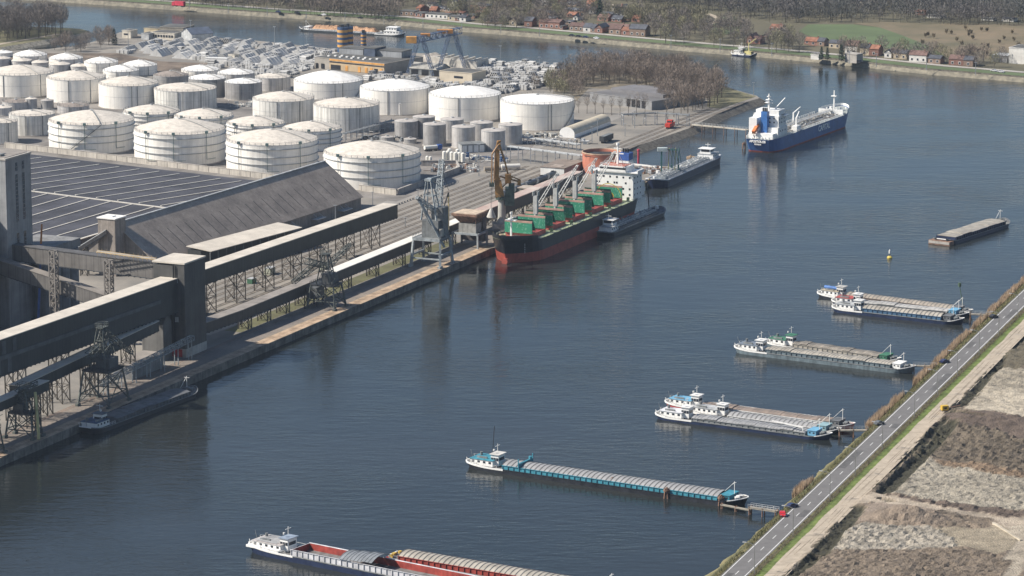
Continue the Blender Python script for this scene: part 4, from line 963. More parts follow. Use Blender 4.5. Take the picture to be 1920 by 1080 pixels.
# bottom vessel: modern motor barge with open red hold, pushed barge with striped covers alongside its fore part
A0 = G(478, 1020, 1.5); B0 = G(780, 1081, 1.5); dr = (B0-A0).normalized(); E0 = A0+dr*132
pe = proj((E0.x, E0.y, 1.5)); 
b, L = barge("large motor barge with white stern house and open red hold at the bottom edge", (478,1020), pe, 11.0, hull_nv, mat("coaming_silver", (.55,.55,.57), .4), cov_grey, 'open', 1.9, 17, mat("pinkish_deck", (.50,.46,.44), .6), None, 12.2, mat("grey_blue_roof", (.26,.31,.38), .45), None, True, 1.9, None, name="motor_barge")
m = MB(); 
for i in range(9): m.box(3.2, 12.0, -3.9+i*.9, -3.6+i*.9, 4.4, 4.5)
m.build("roof_slats", steel_lt, b)
m = MB(); m.box(0.4, 13.5, -5.0, 5.0, 1.9, 2.6); m.build("bulwark", ship_white, b)
for i in range(3):
    m = MB(); x0 = 38+i*4.3; P = []
    for x in (x0, x0+4.4):
        for j in range(9): y = -5.3+10.6*j/8; P.append((x, y, 4.1+i*.35+1.5*(1-(y/5.3)**2)))
    m.add(P, [(j, 9+j, 10+j, j+1) for j in range(8)], 0)
    for x in (x0+.05, x0+1.5, x0+2.9, x0+4.3):
        for j in range(8):
            y0, y1 = -5.3+10.6*j/8, -5.3+10.6*(j+1)/8; m.bar((x, y0, 4.15+i*.35+1.5*(1-(y0/5.3)**2)), (x, y1, 4.15+i*.35+1.5*(1-(y1/5.3)**2)), .14, 0)
    m.build("hatch_cover", mat("hatch_slate", (.20,.215,.23), .5, .15), b)
S0 = G(737, 1035, 3.2); S1 = S0+(G(1005, 1080, 3.2)-S0).normalized()*84; s1 = proj((S1.x, S1.y, 3.2))
b2, L2 = barge("pushed barge with red coaming and many striped arched covers at the bottom edge", (737,1035), s1, 9.6, hold_red, hold_red, cov_tan, 'ribbed', 1.9, 3, None, None, None, None, None, False, 1.6, None, name="dumb_barge", white_ends=False, z=3.2)
m = MB(); m.box(-1, 2.6, -4.2, 4.2, 1.5, 2.1, 1); m.cyl(1, -2.5, 2.1, 3.1, .6, 8, 0); m.cyl(1, 2.5, 2.1, 3.1, .6, 8, 0); m.bar((1.6,-3,2.1),(1.6,-3,3.6),.4,0); m.box(-.2,.9,-.9,.9,2.1,3.0,0); m.build("winches", [mat("winch_yellow", (.55,.38,.08), .6), hold_red], b2)
# far pusher convoy with gravel
b, L = barge("far barge convoy loaded with orange gravel passing behind the striped silos", (757,63), (562,52), 10, mat("hull_far", (.05,.06,.07)), ship_white, cov_tan, 'none', .9, 17, ship_white, None, 5, white, ship_white, True, .9, None, name="gravel_barge")
x = 19
for k in range(2):
    m = MB(); x0, x1 = (20, 44) if k == 0 else (46, L-11); nx, ny = 40, 8; P = []
    for i in range(nx+1):
        for j in range(ny+1):
            f = (1-abs(2*j/ny-1)**1.8)*min(1, min(i, nx-i)/3); P.append((x0+(x1-x0)*i/nx, -4+8*j/ny, 1.8+f*(2.5+1.1*noise.noise(Vector((i*.6, j*.4, k*5)))) ))
    m.add(P, [(i*(ny+1)+j, (i+1)*(ny+1)+j, (i+1)*(ny+1)+j+1, i*(ny+1)+j+1) for i in range(nx) for j in range(ny)]); m.build("gravel_load", mat("gravel", (.45,.27,.16), .95, .25, .5, bump=.3), b)
house(b, "upper_house", 4, 12, -3.5, 3.5, 3.2, 5.6, ship_white, ship_white, 4)
# ---------------------------------------------------------------- bulk carrier
st_ = G(948, 494, 0); en = G(1215, 367, 11); az = rad(25.0)
dx = Vector((sin(az), cos(az), 0)); nx_ = Vector((dx.y, -dx.x, 0)); Lb = (en-nx_*10.5-st_).dot(dx)
Bb = 23.0; LB = Lb+4
sternp = st_+dx*(Lb+1)
t = thing("bulk_carrier", "bulk carrier with black and red hull and raised green hatch covers at the quay", "ship", (sternp.x, sternp.y, 0), math.atan2(-dx.y, -dx.x))
red_boot = mat("antifouling_red", (.40,.085,.06), .55, .15, .2, streak=.25); hull_b2 = mat("bulk_hull_black", (.020,.022,.027), .4, .3, .3, streak=.2)
zdb = lambda s: 10.2+1.8*max(0, (s-.88)/.12)**.6+(.5*max(0, (.1-s)/.1))
m = MB(); S, E = hull(m, LB, Bb, zdb, [(-1,1),(4.6,0),(200,0)], nose=.13, tail=.10, rake=4.0, srake=5, blunt=2.0, tw=.6, wlk=1.4)
deck(m, S, E, 2, -.5); m.build("hull", [hull_b2, red_boot, mat('bulk_deck', (.36,.42,.25), .7, .2, .3)], t)
m = MB(); m.tube((LB-9, 0, .6), (LB-1.8, 0, 1.0), 2.4, 14, 0, 1.5); m.build("bulbous_bow", red_boot, t)
m = MB()
for sdd in (-1, 1):
    pts = [E(s, sdd) for s in S if s > .875]
    for a, b in zip(pts[:-1], pts[1:]):
        m.add([a, b, b+Vector((0,0,1.4)), a+Vector((0,0,1.4))], [(0,1,2,3)]); 
m.build("bulwark", hull_b2, t)
m = MB()
for sdd in (-1, 1): m.rail([E(s, sdd, .3)+Vector((0,0,-.4)) for s in S if .05 < s < .88][::3], 1.1, 2.6, .12)
m.build("railing", mat("rail_pale", (.5,.52,.45), .6), t)
gcov = mat("hatch_green", (.028,.20,.115), .5, .12, .2, col2=(.035,.24,.15), spec=.5)
def rust_spots(m):
    nt = m.node_tree; L = nt.links; b = nt.nodes["Principled BSDF"]; src = b.inputs["Base Color"].links[0].from_socket
    tc = N(nt, "ShaderNodeTexCoord"); v = N(nt, "ShaderNodeTexNoise"); v.inputs["Scale"].default_value = 1.1; v.inputs["Detail"].default_value = 1.5
    L.new(tc.outputs["Object"], v.inputs["Vector"]); r = N(nt, "ShaderNodeMapRange"); r.inputs[1].default_value = .58; r.inputs[2].default_value = .62; L.new(v.outputs["Fac"], r.inputs[0])
    mx = N(nt, "ShaderNodeMix", data_type='RGBA'); L.new(r.outputs[0], mx.inputs[0]); L.new(src, mx.inputs[6]); mx.inputs[7].default_value = (.13,.33,.23,1); L.new(mx.outputs[2], b.inputs["Base Color"])
rust_spots(gcov)
coamr = mat("coaming_red", (.42,.10,.09), .6, .15, .3, streak=.2)
hw = 6.9; zdk = 9.7; pitch = 22.5; x_h = LB-17.5
def panel(x, lean, h=5.3, mt=None, ww=hw):
    m = MB(); m.add([(x,-ww,zdk+2.1),(x+.8,-ww,zdk+2.1),(x+.8+lean,-ww,zdk+2.1+h),(x+lean,-ww,zdk+2.1+h),(x,ww,zdk+2.1),(x+.8,ww,zdk+2.1),(x+.8+lean,ww,zdk+2.1+h),(x+lean,ww,zdk+2.1+h)],
      [(0,1,2,3),(7,6,5,4),(0,4,5,1),(1,5,6,2),(2,6,7,3),(3,7,4,0)])
    hc_ = m.build("hatch_cover", mt or gcov, t)
    m = MB(); m.bar((x+.4+lean,-ww,zdk+2.15+h),(x+.4+lean,ww,zdk+2.15+h), .85, w2=.85); m.build("cover_edge", mat('edge_pink', (.40,.25,.20), .7), hc_); return hc_
for k in range(5):
    xf = x_h-k*pitch; xr = xf-14.5
    m = MB(); m.box(xr, xf, -hw, -hw+.4, zdk, zdk+2.1); m.box(xr, xf, hw-.4, hw, zdk, zdk+2.1); m.box(xr, xr+.4, -hw+.41, hw-.41, zdk, zdk+2.1); m.box(xf-.4, xf, -hw+.41, hw-.41, zdk, zdk+2.1)
    m.box(xr+.42, xf-.42, -hw+.42, hw-.42, zdk+.1, zdk+.2, 1); m.build("coaming", [coamr, black], t)
    panel(xf, 0); 
    m = MB(); m.add([(xf-.2,-hw,zdk+8.6),(xf-3.2,-hw,zdk+3.2),(xf-3.2,hw,zdk+3.2),(xf-.2,hw,zdk+8.6),(xf-.2,-hw,zdk+8.3),(xf-3.5,-hw,zdk+3.0),(xf-3.5,hw,zdk+3.0),(xf-.2,hw,zdk+8.3)], [(0,1,2,3),(7,6,5,4),(0,4,5,1),(2,6,7,3),(1,5,6,2)]); m.build("hatch_cover", gcov, t)
    p_ = panel(xr, 0 if k != 1 else 1.6)
    m = MB(); m.add([(xr+1.2,-hw,zdk+8.6),(xr+4.2,-hw,zdk+3.0),(xr+4.2,hw,zdk+3.0),(xr+1.2,hw,zdk+8.6)], [(0,1,2,3),(3,2,1,0)]) if False else None
    if k < 4:   # deck crane between the hatches
        xc = xr-4.0; m = MB(); m.cyl(xc, 0, zdk, zdk+8, .85, 14); m.box(xc-.9, xc+.9, -1.0, 1.0, zdk+8, zdk+16.5); m.box(xc-1.1, xc+1.1, -1.35, -1.02, zdk+16.5, zdk+18.4); m.box(xc-1.1, xc+1.1, 1.02, 1.35, zdk+16.5, zdk+18.4)
        cr = m.build("deck_crane", mat("crane_pale_grey", (.46,.46,.44), .5, .1, .5, streak=.25), t)
        a, b_ = Vector((xc-1.5, 0, zdk+10.8)), Vector((xc-22.5, 1.2, zdk+24)); m = MB()
        for sdd in (-.8, .8): m.bar(a+Vector((0,sdd,0)), b_+Vector((0,sdd*.5,0)), .34)
        for i in range(9): c = a.lerp(b_, i/8); m.bar(c-Vector((0,.8-.04*i,0)), c+Vector((0,.8-.04*i,0)), .22)
        m.bar(Vector((xc, 0, zdk+18.2)), b_, .14); m.bar(Vector((xc, .8, zdk+18.2)), a.lerp(b_, .8), .12); m.build("crane_jib", mat("jib_grey", (.45,.45,.43), .5), cr)
    m = MB(); m.box(xr-2.6, xr-1.2, -9.6, -8.6, zdk, zdk+2.2); m.box(xr-2.6, xr-1.2, 8.6, 9.6, zdk, zdk+2.2); m.tube((xr-1.9,-9.1,zdk+2.2),(xr-1.9,-9.1,zdk+3.1),.4,8); m.build("vent_post", green_deck, t)
# emblem on the aftermost raised cover (faces forward)
xe = x_h-4*pitch-14.5+.8+.03
m = MB(); yel = mat("emblem_yellow", (.75,.62,.08), .5)
def arc(m, y0, z0, r0, r1, a0, a1, x, mi=0, n=24):
    for i in range(n):
        a, b = a0+(a1-a0)*i/n, a0+(a1-a0)*(i+1)/n
        P = [(x, y0+cos(q)*r, z0+sin(q)*r) for r in (r0, r1) for q in (a, b)]; P = [P[0], P[1], P[3], P[2]]
        m.add([p for p in P], [(0,3,2,1),(0,1,2,3)], mi)
arc(m, 0, zdk+2.2, 6.4, 6.75, rad(2), rad(178), xe); arc(m, 0, zdk+2.2, 2.5, 2.85, rad(2), rad(178), xe); m.build("emblem_rings", yel, t)
m = MB(); arc(m, 0, zdk+2.2, 0.01, 2.4, rad(2), rad(178), xe+.01); m.build("emblem_disc", red, t)
m = MB(); m.box(xe+.02, xe+.08, -1.2, 1.2, zdk+2.9, zdk+3.5); m.box(xe+.02, xe+.08, .6, 1.2, zdk+2.3, zdk+2.9); m.box(xe+.02, xe+.08, -1.2, -.7, zdk+2.3, zdk+2.9); m.build("emblem_mark", white, t)
# superstructure
xs = x_h-4*pitch-14.5-5.0; z0 = zdk
m = MB(); m.box(xs-11, xs, -10.4, 10.4, z0, z0+14.0); m.box(xs-20, xs-11.02, -8, 8, z0, z0+7); 
sup = m.build("superstructure", ship_white, t)
m = MB(); m.box(xs-9.0, xs+1.0, -7.2, 7.2, z0+14, z0+16.6); m.box(xs-7, xs+.9, -13.2, 13.2, z0+13.6, z0+13.99); m.build("bridge", ship_white, sup)
for yy in (-12.6, 12.6): m = MB(); m.box(xs-6.5, xs+.8, min(yy, yy*1.05), max(yy, yy*1.05), z0+14, z0+15.2); m.build("wing_bulwark", ship_white, sup)
win(sup, xs+1.02, xs+1.08, -6.9, 6.9, z0+15.2, z0+16.1)
m = MB(); m.box(xs-8, xs-.4, -6, 6, z0+16.62, z0+16.9); m.build("monkey_island", mat("deck_rust_red", (.42,.12,.07), .6), sup)
m = MB(); m.rail([(xs+.6,-6.8,z0+16.6),(xs+.6,6.8,z0+16.6),(xs-9,6.8,z0+16.6),(xs-9,-6.8,z0+16.6),(xs+.6,-6.8,z0+16.6)], 1.1, 2, .12); m.build("railing", white, sup)
for zz in (2.4, 5.2, 8.0, 10.8):
    for yy in ((-8.6,-5.2,-1.8,1.8,5.2,8.6) if zz != 8.0 else (-8.8,-7.6,-3,.5,1.8,6.5)):
        win(sup, xs+.02, xs+.07, yy-.45, yy+.45, z0+zz, z0+zz+.95, name="porthole")
    for xx in (-2, -5.5, -9): win(sup, xs+xx-.4, xs+xx+.4, 10.42, 10.47, z0+zz, z0+zz+.8, name="porthole"); win(sup, xs+xx-.4, xs+xx+.4, -10.47, -10.42, z0+zz, z0+zz+.8, name="porthole")
m = MB(); m.box(xs-17.5, xs-12.5, -2.6, 2.6, z0+7, z0+17.5, 0); m.box(xs-17.7, xs-12.3, -2.8, 2.8, z0+17.5, z0+21, 1)
for q in (-1.2, 0, 1.2): m.cyl(xs-15, q, z0+21, z0+23, .5, 8, 2)
m.build("funnel", [ship_white, blue, black], t)
m = MB(); m.bar((xs-5,0,z0+16.8),(xs-5,0,z0+26),1.0,0,.6); m.bar((xs-5,-3.2,z0+22),(xs-5,3.2,z0+22),.45); m.bar((xs-5,-2,z0+24.5),(xs-5,2,z0+24.5),.35); m.cyl(xs-5,0,z0+26,z0+27.2,.8,10); m.bar((xs-6.5,2.5,z0+16.8),(xs-5,.3,z0+22),.3); m.bar((xs-6.5,-2.5,z0+16.8),(xs-5,-.3,z0+22),.3); m.build("mast", ship_white, sup)
m = MB(); m.box(xs-16, xs-11.2, 8.4, 10.2, z0+2.5, z0+4.4); m.build("lifeboat", ship_white, t)
m = MB(); m.bar((xs-21,7.5,z0+.1),(xs-21,7.5,z0+6),.7); m.bar((xs-21,7.5,z0+6),(xs-17,12,z0+8.5),.5); m.cyl(xs-25,4,z0,z0+2,1,8); m.cyl(xs-25,-4,z0,z0+2,1,8); m.build("stern_davit", mat("davit_cream", (.55,.48,.36)), t)
m = MB(); xb = LB-9; m.bar((xb,0,zdb(.95)),(xb,0,zdb(.95)+10.5),.8,0,.5); m.box(xb-1,xb+1,-2.6,2.6,zdb(.95)+7.5,zdb(.95)+7.8); m.bar((xb-1,-2,zdb(.95)+8),(xb-1,2,zdb(.95)+9),.4); m.cyl(xb,0,zdb(.95)+10.4,zdb(.95)+11.4,.6,8); m.build("foremast", ship_white, t)
m = MB(); zf = zdb(.95)-.5
for yy in (-3.5, 3.5): m.cyl(xb+3, yy, zf, zf+1.8, 1.1, 10, 0); m.box(xb+.5, xb+2, yy-1.2, yy+1.2, zf, zf+1.4, 0); m.box(xb+4.4, xb+5.6, yy*.8-.3, yy*.8+.3, zf, zf+1, 1)
m.build("windlass", [mat("windlass_tan", (.42,.33,.22), .6), black], t)
# bow name letters, illegible in the photo except for their rhythm: draught marks only
m = MB()
for k in range(6): p = E(.955, 1); m.box(p.x-.3, p.x+.3, p.y+.02, p.y+.1, 4.9+k*.8, 5.2+k*.8)
m.build("draught_marks", white, t)
# mooring lines
def rope(label, a, b, sag=.5, w=.14, mt=None):
    t = thing("mooring_line", label, "rope", a); m = MB(); d = b-a; pr = Vector((0,0,0))
    for i in range(1, 9): k = i/8; p = d*k-Vector((0,0,sag*4*k*(1-k))); m.bar(pr, p, w); pr = p
    m.build("rope", mt or mat("rope", (.42,.38,.30), .8), t)
rope("pale mooring line from the bulk carrier's bow down to the quay", Q(248, .5, 3.4), sternp+Vector((0,0,9.5))-dx*(LB-3))
# ---------------------------------------------------------------- tank ships
pipe_m = mat("deck_pipes", (.33,.35,.36), .5, .2, .6); pipe_w = mat("deck_pipes_white", (.62,.62,.60), .5, .15, .6)
def pipes(t, x0, x1, B, z, n=5, mt=None, seed=1, name="deck_pipes"):
    rr = random.Random(seed); m = MB()
    for i in range(n): y = -B*.28+B*.56*i/(n-1); m.bar((x0, y, z+.6), (x1, y, z+.6), .3, i % 2)
    for i in range(int((x1-x0)/2.4)):
        x = x0+i*2.4+rr.random(); m.bar((x, -B*.38, z+.35), (x, B*.38, z+.35), .26, rr.randrange(2))
        m.bar((x+.9, rr.uniform(-B*.3, B*.3), z), (x+.9, rr.uniform(-B*.3, B*.3), z+rr.uniform(1.2, 2.2)), .35, rr.randrange(2))
        if rr.random() < .5: m.cyl(x+1, rr.uniform(-B*.33, B*.33), z, z+1.1, .6, 8, rr.randrange(2))
    return m.build(name, [mt or pipe_m, pipe_w], t)
# big blue-hulled tanker, stern towards the viewer
a_ = G(1420, 286, 0); az = rad(27.5); d_ = Vector((sin(az), cos(az), 0)); Lc, Bc = 124.0, 18.5
t = thing("tanker_ship", "blue hulled tanker with white stern superstructure, reading CAPITAL on its side", "ship", a_, math.atan2(d_.y, d_.x))
hb = mat("tanker_blue", (.045,.12,.31), .4, .12, .2, streak=.2)
zc = lambda s: 7.4+2.2*max(0, (s-.86)/.14)**.5
m = MB(); S, E = hull(m, Lc, Bc, zc, [(-1,1),(.55,0),(200,0)], nose=.16, tail=.12, rake=4.5, srake=3.5, blunt=1.9, tw=.72)
deck(m, S, E, 2, -.35); m.build("hull", [hb, red_boot, mat("tanker_deck", (.30,.33,.32), .6, .2, .4)], t)
m = MB()
for sdd in (-1, 1): m.rail([E(s, sdd, .3)+Vector((0,0,-.3)) for s in S if s < .86][::2], 1.3, 2.4, .14)
m.build("railing", ship_white, t)
m = MB()
for sdd in (-1, 1):
    pts = [E(s, sdd) for s in S if s > .85]
    for a, b in zip(pts[:-1], pts[1:]): m.add([a-Vector((0,0,.1)), b-Vector((0,0,.1)), b+Vector((0,0,1.4)), a+Vector((0,0,1.4))], [(0,1,2,3)])
m.build("bulwark", [ship_white], t)
zk = 7.0
m = MB(); m.box(4, 9, -7.2, 7.2, zk, zk+3); m.box(5.5, 10.9, 3.0, 7.6, zk+3, zk+11); m.box(9.02, 22, -8.2, 8.2, zk, zk+5.8); m.box(11, 22, -7.6, 7.6, zk+5.8, zk+12); sup = m.build("superstructure", ship_white, t)
m = MB(); m.box(13, 21.5, -6.8, 6.8, zk+12, zk+14.8); m.box(16, 21.6, -9.5, 9.5, zk+11.7, zk+12.0); m.build("bridge", ship_white, sup)
for sx in (-1, 1):
    for zz in (3.4, 7.8, 9.8):
        for xx in (12.5, 15.5, 18.8): win(sup, xx-.4, xx+.4, min(sx*8.22 if zz < 5 else sx*7.62, sx*8.27 if zz < 5 else sx*7.67), max(sx*8.22 if zz < 5 else sx*7.62, sx*8.27 if zz < 5 else sx*7.67), zk+zz, zk+zz+.8)
    win(sup, 15, 20.5, min(sx*6.22, sx*6.27), max(sx*6.22, sx*6.27), zk+13.2, zk+14.1)
for yy in (-5, -2.5, 2.5, 5): win(sup, 10.93, 10.98, yy-.4, yy+.4, zk+8.0, zk+8.8); win(sup, 10.93, 10.98, yy-.4, yy+.4, zk+10.2, zk+11)
m = MB(); m.box(7.5, 10.8, -2.2, 1.4, zk+3, zk+14.5, 0); 
for q in (-1.5, -.4, .7): m.cyl(9, q, zk+14.5, zk+16.5, .5, 8, 1)
m.build("funnel", [mat("funnel_blue", (.05,.16,.42), .45), black], t)
m = MB(); m.bar((15,0,zk+14.6),(15,0,zk+23.5),.9,0,.5)
for zz, ww in ((18.5, 2.4), (20, 2.0), (21.8, 1.2)): m.cyl(15, 0, zk+zz, zk+zz+.5, ww*.7, 10); m.bar((15,-ww,zk+zz),(15,ww,zk+zz),.35)
m.build("mast", ship_white, sup)
m = MB(); m.bar((1.5, 3.2, zk+3.6), (7.5, 3.2, zk+7), 1.7, 0, 1.7); m.build("free_fall_lifeboat", mat("lifeboat_orange", (.6,.18,.05), .5), t)
m = MB(); m.bar((1.5, 2.2, zk), (8, 2.2, zk+6), .4); m.bar((1.5, 4.2, zk), (8, 4.2, zk+6), .4); m.bar((3,2.2,zk),(3,2.2,zk+3),.3); m.bar((3,4.2,zk),(3,4.2,zk+3),.3)
for k in range(5): m.cyl(2+k*.5, -6+k*2.4, zk, zk+1.2, .5, 8)
m.build("stern_gear", ship_white, t)
m = MB(); m.bar((18,-3,zk+12),(18,-3,zk+16),.7); m.bar((18,-3,zk+15.5),(26,-5,zk+20),.5); m.build("provision_crane", ship_white, t)
pipes(t, 26, 104, Bc, 7.1, 7, mat("deck_pipes_rusty", (.34,.30,.27), .6, .3, .6), 3)
m = MB(); m.box(25, 105, -1.0, 1.0, 9.2, 9.4)
for i in range(14): m.bar((26+i*6,-1,7),(26+i*6,-1,9.2),.2); m.bar((26+i*6,1,7),(26+i*6,1,9.2),.2)
m.rail([(25,-1,9.4),(105,-1,9.4)],1,3,.1); m.rail([(25,1,9.4),(105,1,9.4)],1,3,.1); m.build("catwalk", steel_lt, t)
for x_, y_ in ((38, 6.0), (40, -6.0), (56, 2.5)):
    m = MB(); m.box(x_-3, x_+3, y_-1.6, y_+1.6, 7.1, 9.9) if x_ != 56 else m.box(x_-1, x_+1, y_-1, y_+1, 7.1, 8); m.bar((x_,y_,7),(x_,y_,14.5),.9,0,.7); m.bar((x_,y_,14),(x_+8,y_*.7,16.5),.7,0,.4); m.build("hose_crane", ship_white, t)
m = MB(); zf = zc(.93)-.3; m.box(105, 106, -7.5, 7.5, 7, zf+1.2); m.bar((110,0,zf),(110,0,zf+11.5),.8,0,.5); m.box(109,111,-1.6,1.6,zf+8,zf+8.5); m.cyl(113,-3,zf,zf+1.6,1,8); m.cyl(113,3,zf,zf+1.6,1,8)
for k in range(8): m.cyl(107+k*1.6, -6+(k*3.7) % 12, zf, zf+1.1, .5, 8)
m.build("forecastle_gear", ship_white, t)
y_side = -Bc/2-.04
Mt = Matrix.Translation((73, y_side, 4.6))@Matrix.Rotation(pi/2, 4, 'X')
text("hull_lettering", "CAPITAL", 4.4, ship_white, Mt, t)
text("stern_lettering", "APOSTOLOS", 1.7, ship_white, Matrix.Translation((-.35+.4, 0, 6.0))@Matrix.Rotation(-pi/2, 4, 'Z')@Matrix.Rotation(pi/2, 4, 'X'), t, .25)
text("stern_lettering", "PIRAEUS", 1.1, ship_white, Matrix.Translation((-.05+.5, 0, 4.4))@Matrix.Rotation(-pi/2, 4, 'Z')@Matrix.Rotation(pi/2, 4, 'X'), t, .25)
# inland tankers
def inland_tanker(label, stern, bow, B, fb, hm, dm, wl, sup_x, name="inland_tanker", z=1.0):
    A_, B_ = G(*stern, z), G(*bow, z); L = (B_-A_).length
    t = thing(name, label, "tanker", (A_.x, A_.y, 0), heading(A_, B_)); zd = lambda s: fb+(1.5*max(0, (s-.9)/.1)**1.2)+(.6*max(0, (.1-s)/.1))
    m = MB(); S, E = hull(m, L, B, zd, [(-1,0),(200,0)], nose=.1, tail=.06, rake=2, srake=1, tw=.7); deck(m, S, E, 1, -.2); m.build("hull", [hm, dm], t)
    m = MB()
    for sdd in (-1, 1):
        for a, b in zip(S[:-1], S[1:]): p, q = E(a, sdd), E(b, sdd); m.bar(p, q, .5, 0)
        m.rail([E(s, sdd, .6)+Vector((0,0,-.1)) for s in S if .12 < s < .9][::2], 1.0, 2.4, .13)
    m.bar(E(0,-1), E(0,1), .5); m.build("gunwale", [wl], t)
    m = MB(); m.box(sup_x+12, L-10, -B*.32, B*.32, fb-.2, fb+.9); m.build("tank_trunk", dm, t)
    pipes(t, sup_x+12, L-10, B*.85, fb+.9, 5, pipe_m, int(L))
    house(t, "deckhouse", sup_x, sup_x+9, -B*.38, B*.38, fb, fb+2.4, ship_white, steel_lt, 4)
    house(t, "wheelhouse", sup_x+4, sup_x+9, -B*.26, B*.26, fb+2.4, fb+5.2, ship_white, ship_white, 3, 1.2, .9, True)
    m = MB(); m.bar((sup_x+5,0,fb+5.3),(sup_x+5,0,fb+8),.2); m.bar((sup_x+5,-1.5,fb+7),(sup_x+5,1.5,fb+7),.2); m.cyl(2,2,fb,fb+1,.6,8); m.cyl(2,-2,fb,fb+1,.6,8); m.cyl(L-4,0,fb+1,fb+2.3,.8,8); m.bar((L-6,0,fb),(L-6,0,fb+6),.2); m.build("masts_and_winches", white, t)
    return t, L
inland_tanker("long dark tanker barge with white wheelhouse moored at the loading arms", (1336,301), (1222,351), 11.5, 3.8, hull_nv, mat("tanker_deck2", (.26,.29,.31), .6, .25, .4), mat("rim_pale", (.50,.52,.55), .5), 2.5)
bt, L = inland_tanker("low grey bunker tanker lashed alongside the bulk carrier", (1128,441), (1238,396), 10.0, 2.0, hull_bk, mat("dark_tank_deck", (.10,.11,.13), .6, .3, .4), steel, 3.0)
m = MB(); m.bar((L-9,2,2),(L-9,3,14),.4); m.bar((L-9,3,14),(L-4,5,17),.3); m.build("hose_boom", steel_dk, bt)
b, L = barge("small work vessel with pale cabin moored at the far bank near the brick houses", (1375,101), (1418,105), 8, hull_nv, steel_lt, cov_tan, 'none', 1.2, 9, ship_white, None, 5, white, None, False, 1, None, name="work_boat", z=.5)
m = MB(); m.bar((12,0,1),(12,0,9),.5); m.bar((12,0,8),(17,1,12),.5); m.box(10,15,-2,2,1.2,3.4); m.build("deck_crane", mat("derrick_yellow", (.5,.45,.2)), b)
# ================================================================ CRANES, HOPPER, PORT EQUIPMENT
lat = mat("crane_lattice", (.10,.11,.10), .6, .3, .6); latl = mat("crane_lattice_pale", (.30,.33,.34), .55, .25, .5)
grn = mat("crane_green", (.07,.10,.085), .6, .25, .5)
# yellow-brown double-link crane on a pillar
b0 = G(941, 434, GZ); k = mpp(b0)
t = thing("harbour_crane", "tall yellow ochre crane on a grey pillar behind the bulk carrier's bow", "crane", b0, 0)
m = MB(); m.cyl(0,0,0,3,4.2,8,1); m.cyl(0,0,3,6.5,3.2,20,0,1.9); m.cyl(0,0,6.5,15.5,1.9,20,0,1.8); m.box(-4.5,4.5,-4,4,1.8,4.2,1); m.rail([(-4.5,-4,4.2),(4.5,-4,4.2),(4.5,4,4.2)],1.1,1.5,.12,1); m.build("pillar", [mat("pillar_grey", (.42,.41,.37), .6, .12, .4, streak=.3), steel], t)
m = MB(); m.cyl(0,0,15.5,16.8,3.0,20); m.rail([(-3,-3,16.8),(3,-3,16.8),(3,3,16.8)],1.1,1.4,.12); m.build("turntable", grn, t)
m = MB(); m.box(1.6,6.0,-2.6,4.5,12.8,21); m.box(3.2,6,-2,2,21,23); m.build("machinery_house", grn, t)
m = MB()
for (x0,z0,w0),(x1,z1,w1) in zip([(-1.0,17,4.3),(-1.9,24.5,3.0),(-2.6,25.5,2.5)],[(-1.9,24.5,3.0),(-2.6,25.5,2.5),(-2.0,39.5,1.8)]):
    m.bar((x0,0,z0),(x1,0,z1),w0,0,w1)
m.build("main_boom", orange, t)
m = MB(); m.lattice((-2,0,39),(-1.4,0,43),2.2,1.2,3,0,.4,(1,0,0)); m.cyl(-1.4,0,43,43.6,1.0,10); m.build("boom_head", orange, t)
for y_ in (-1.1, 1.1):
    m = MB(); m.bar((-1.4,y_,42),(-4.6,y_-2,37.5),.5); m.bar((-4.6,y_-2,37.5),(-4.9,y_-3,23.5),.55); m.bar((-3.0,y_-1,40),(-3.8,y_-2,24),.4); m.build("front_link", mat("link_brown", (.28,.17,.09), .6), t)
    m = MB(); m.bar((-1.2,y_,42),(1.2,y_+2,34),.6); m.bar((1.2,y_+2,34),(3.2,y_+2.5,26),.6); m.build("rear_link", orange, t)
m = MB(); m.bar((-1,0,26.5),(8.2,2,23.6),.7); m.bar((3,1,27),(8.5,2,24.5),.5); m.box(7.4,9.0,.6,3.4,22,24.6); m.box(1.5,4.4,-1.5,2.5,23.4,27.5); m.bar((0,0,21),(5,1,26),.5); m.build("counterweight_arm", orange, t)
m = MB(); m.box(-5.9,-3.6,-4.4,-1.8,22.2,24.2); m.build("cab", grn, t)
m = MB(); m.bar((-4.9,-3,23),(-5.2,-3,12),.12); m.bar((-4.5,-3,23),(-4.8,-3,12),.12); m.cyl(-5,-3,7.5,11.5,2.3,8,1,.6); m.cyl(-5,-3,6.6,7.5,1.4,8,1,2.3); m.build("grab", [steel_dk, mat("grab_pale", (.45,.44,.40), .6)], t)
# grey level-luffing crane
s0, t0 = st(812, 497); t = thing("quay_crane", "grey level luffing quay crane with lattice jib and tall cabin block left of the hopper", "crane", Q(s0, -7.4), rzq())
m = MB()
for x in (-5, 5):
    for y in (-8.3, 6.2):
        m.bar((x*1.35,y,0),(x,y*.9,12.5),1.1,0,.9); m.box(x*1.35-1.5,x*1.35+1.5,y-.6,y+.6,-.0,1.1)
for y in (-7.6,5.7): m.bar((-6,y,5.5),(6,y,5.5),.8)
for x in (-5.3,5.3): m.bar((x,-7.6,12.5),(x,5.6,12.5),1.2); m.bar((x*1.2,-8,4),(x*1.2,6,4),.6)
m.build("portal", latl, t)
m = MB(); m.box(-5.8,5.8,-7.6,5.9,12.4,13.2); m.rail([(-5.8,-7.6,13.2),(5.8,-7.6,13.2),(5.8,5.9,13.2),(-5.8,5.9,13.2)],1.1,1.6,.12); m.build("platform", steel, t)
m = MB(); m.box(-.5,5.3,-7.0,-1.0,11.5,26.5); m.box(-3.8,-.6,-6,2,13.2,21,0); m.build("machinery_house", mat("cabin_grey", (.17,.18,.18), .6, .2, .4, streak=.3), t)
m = MB()
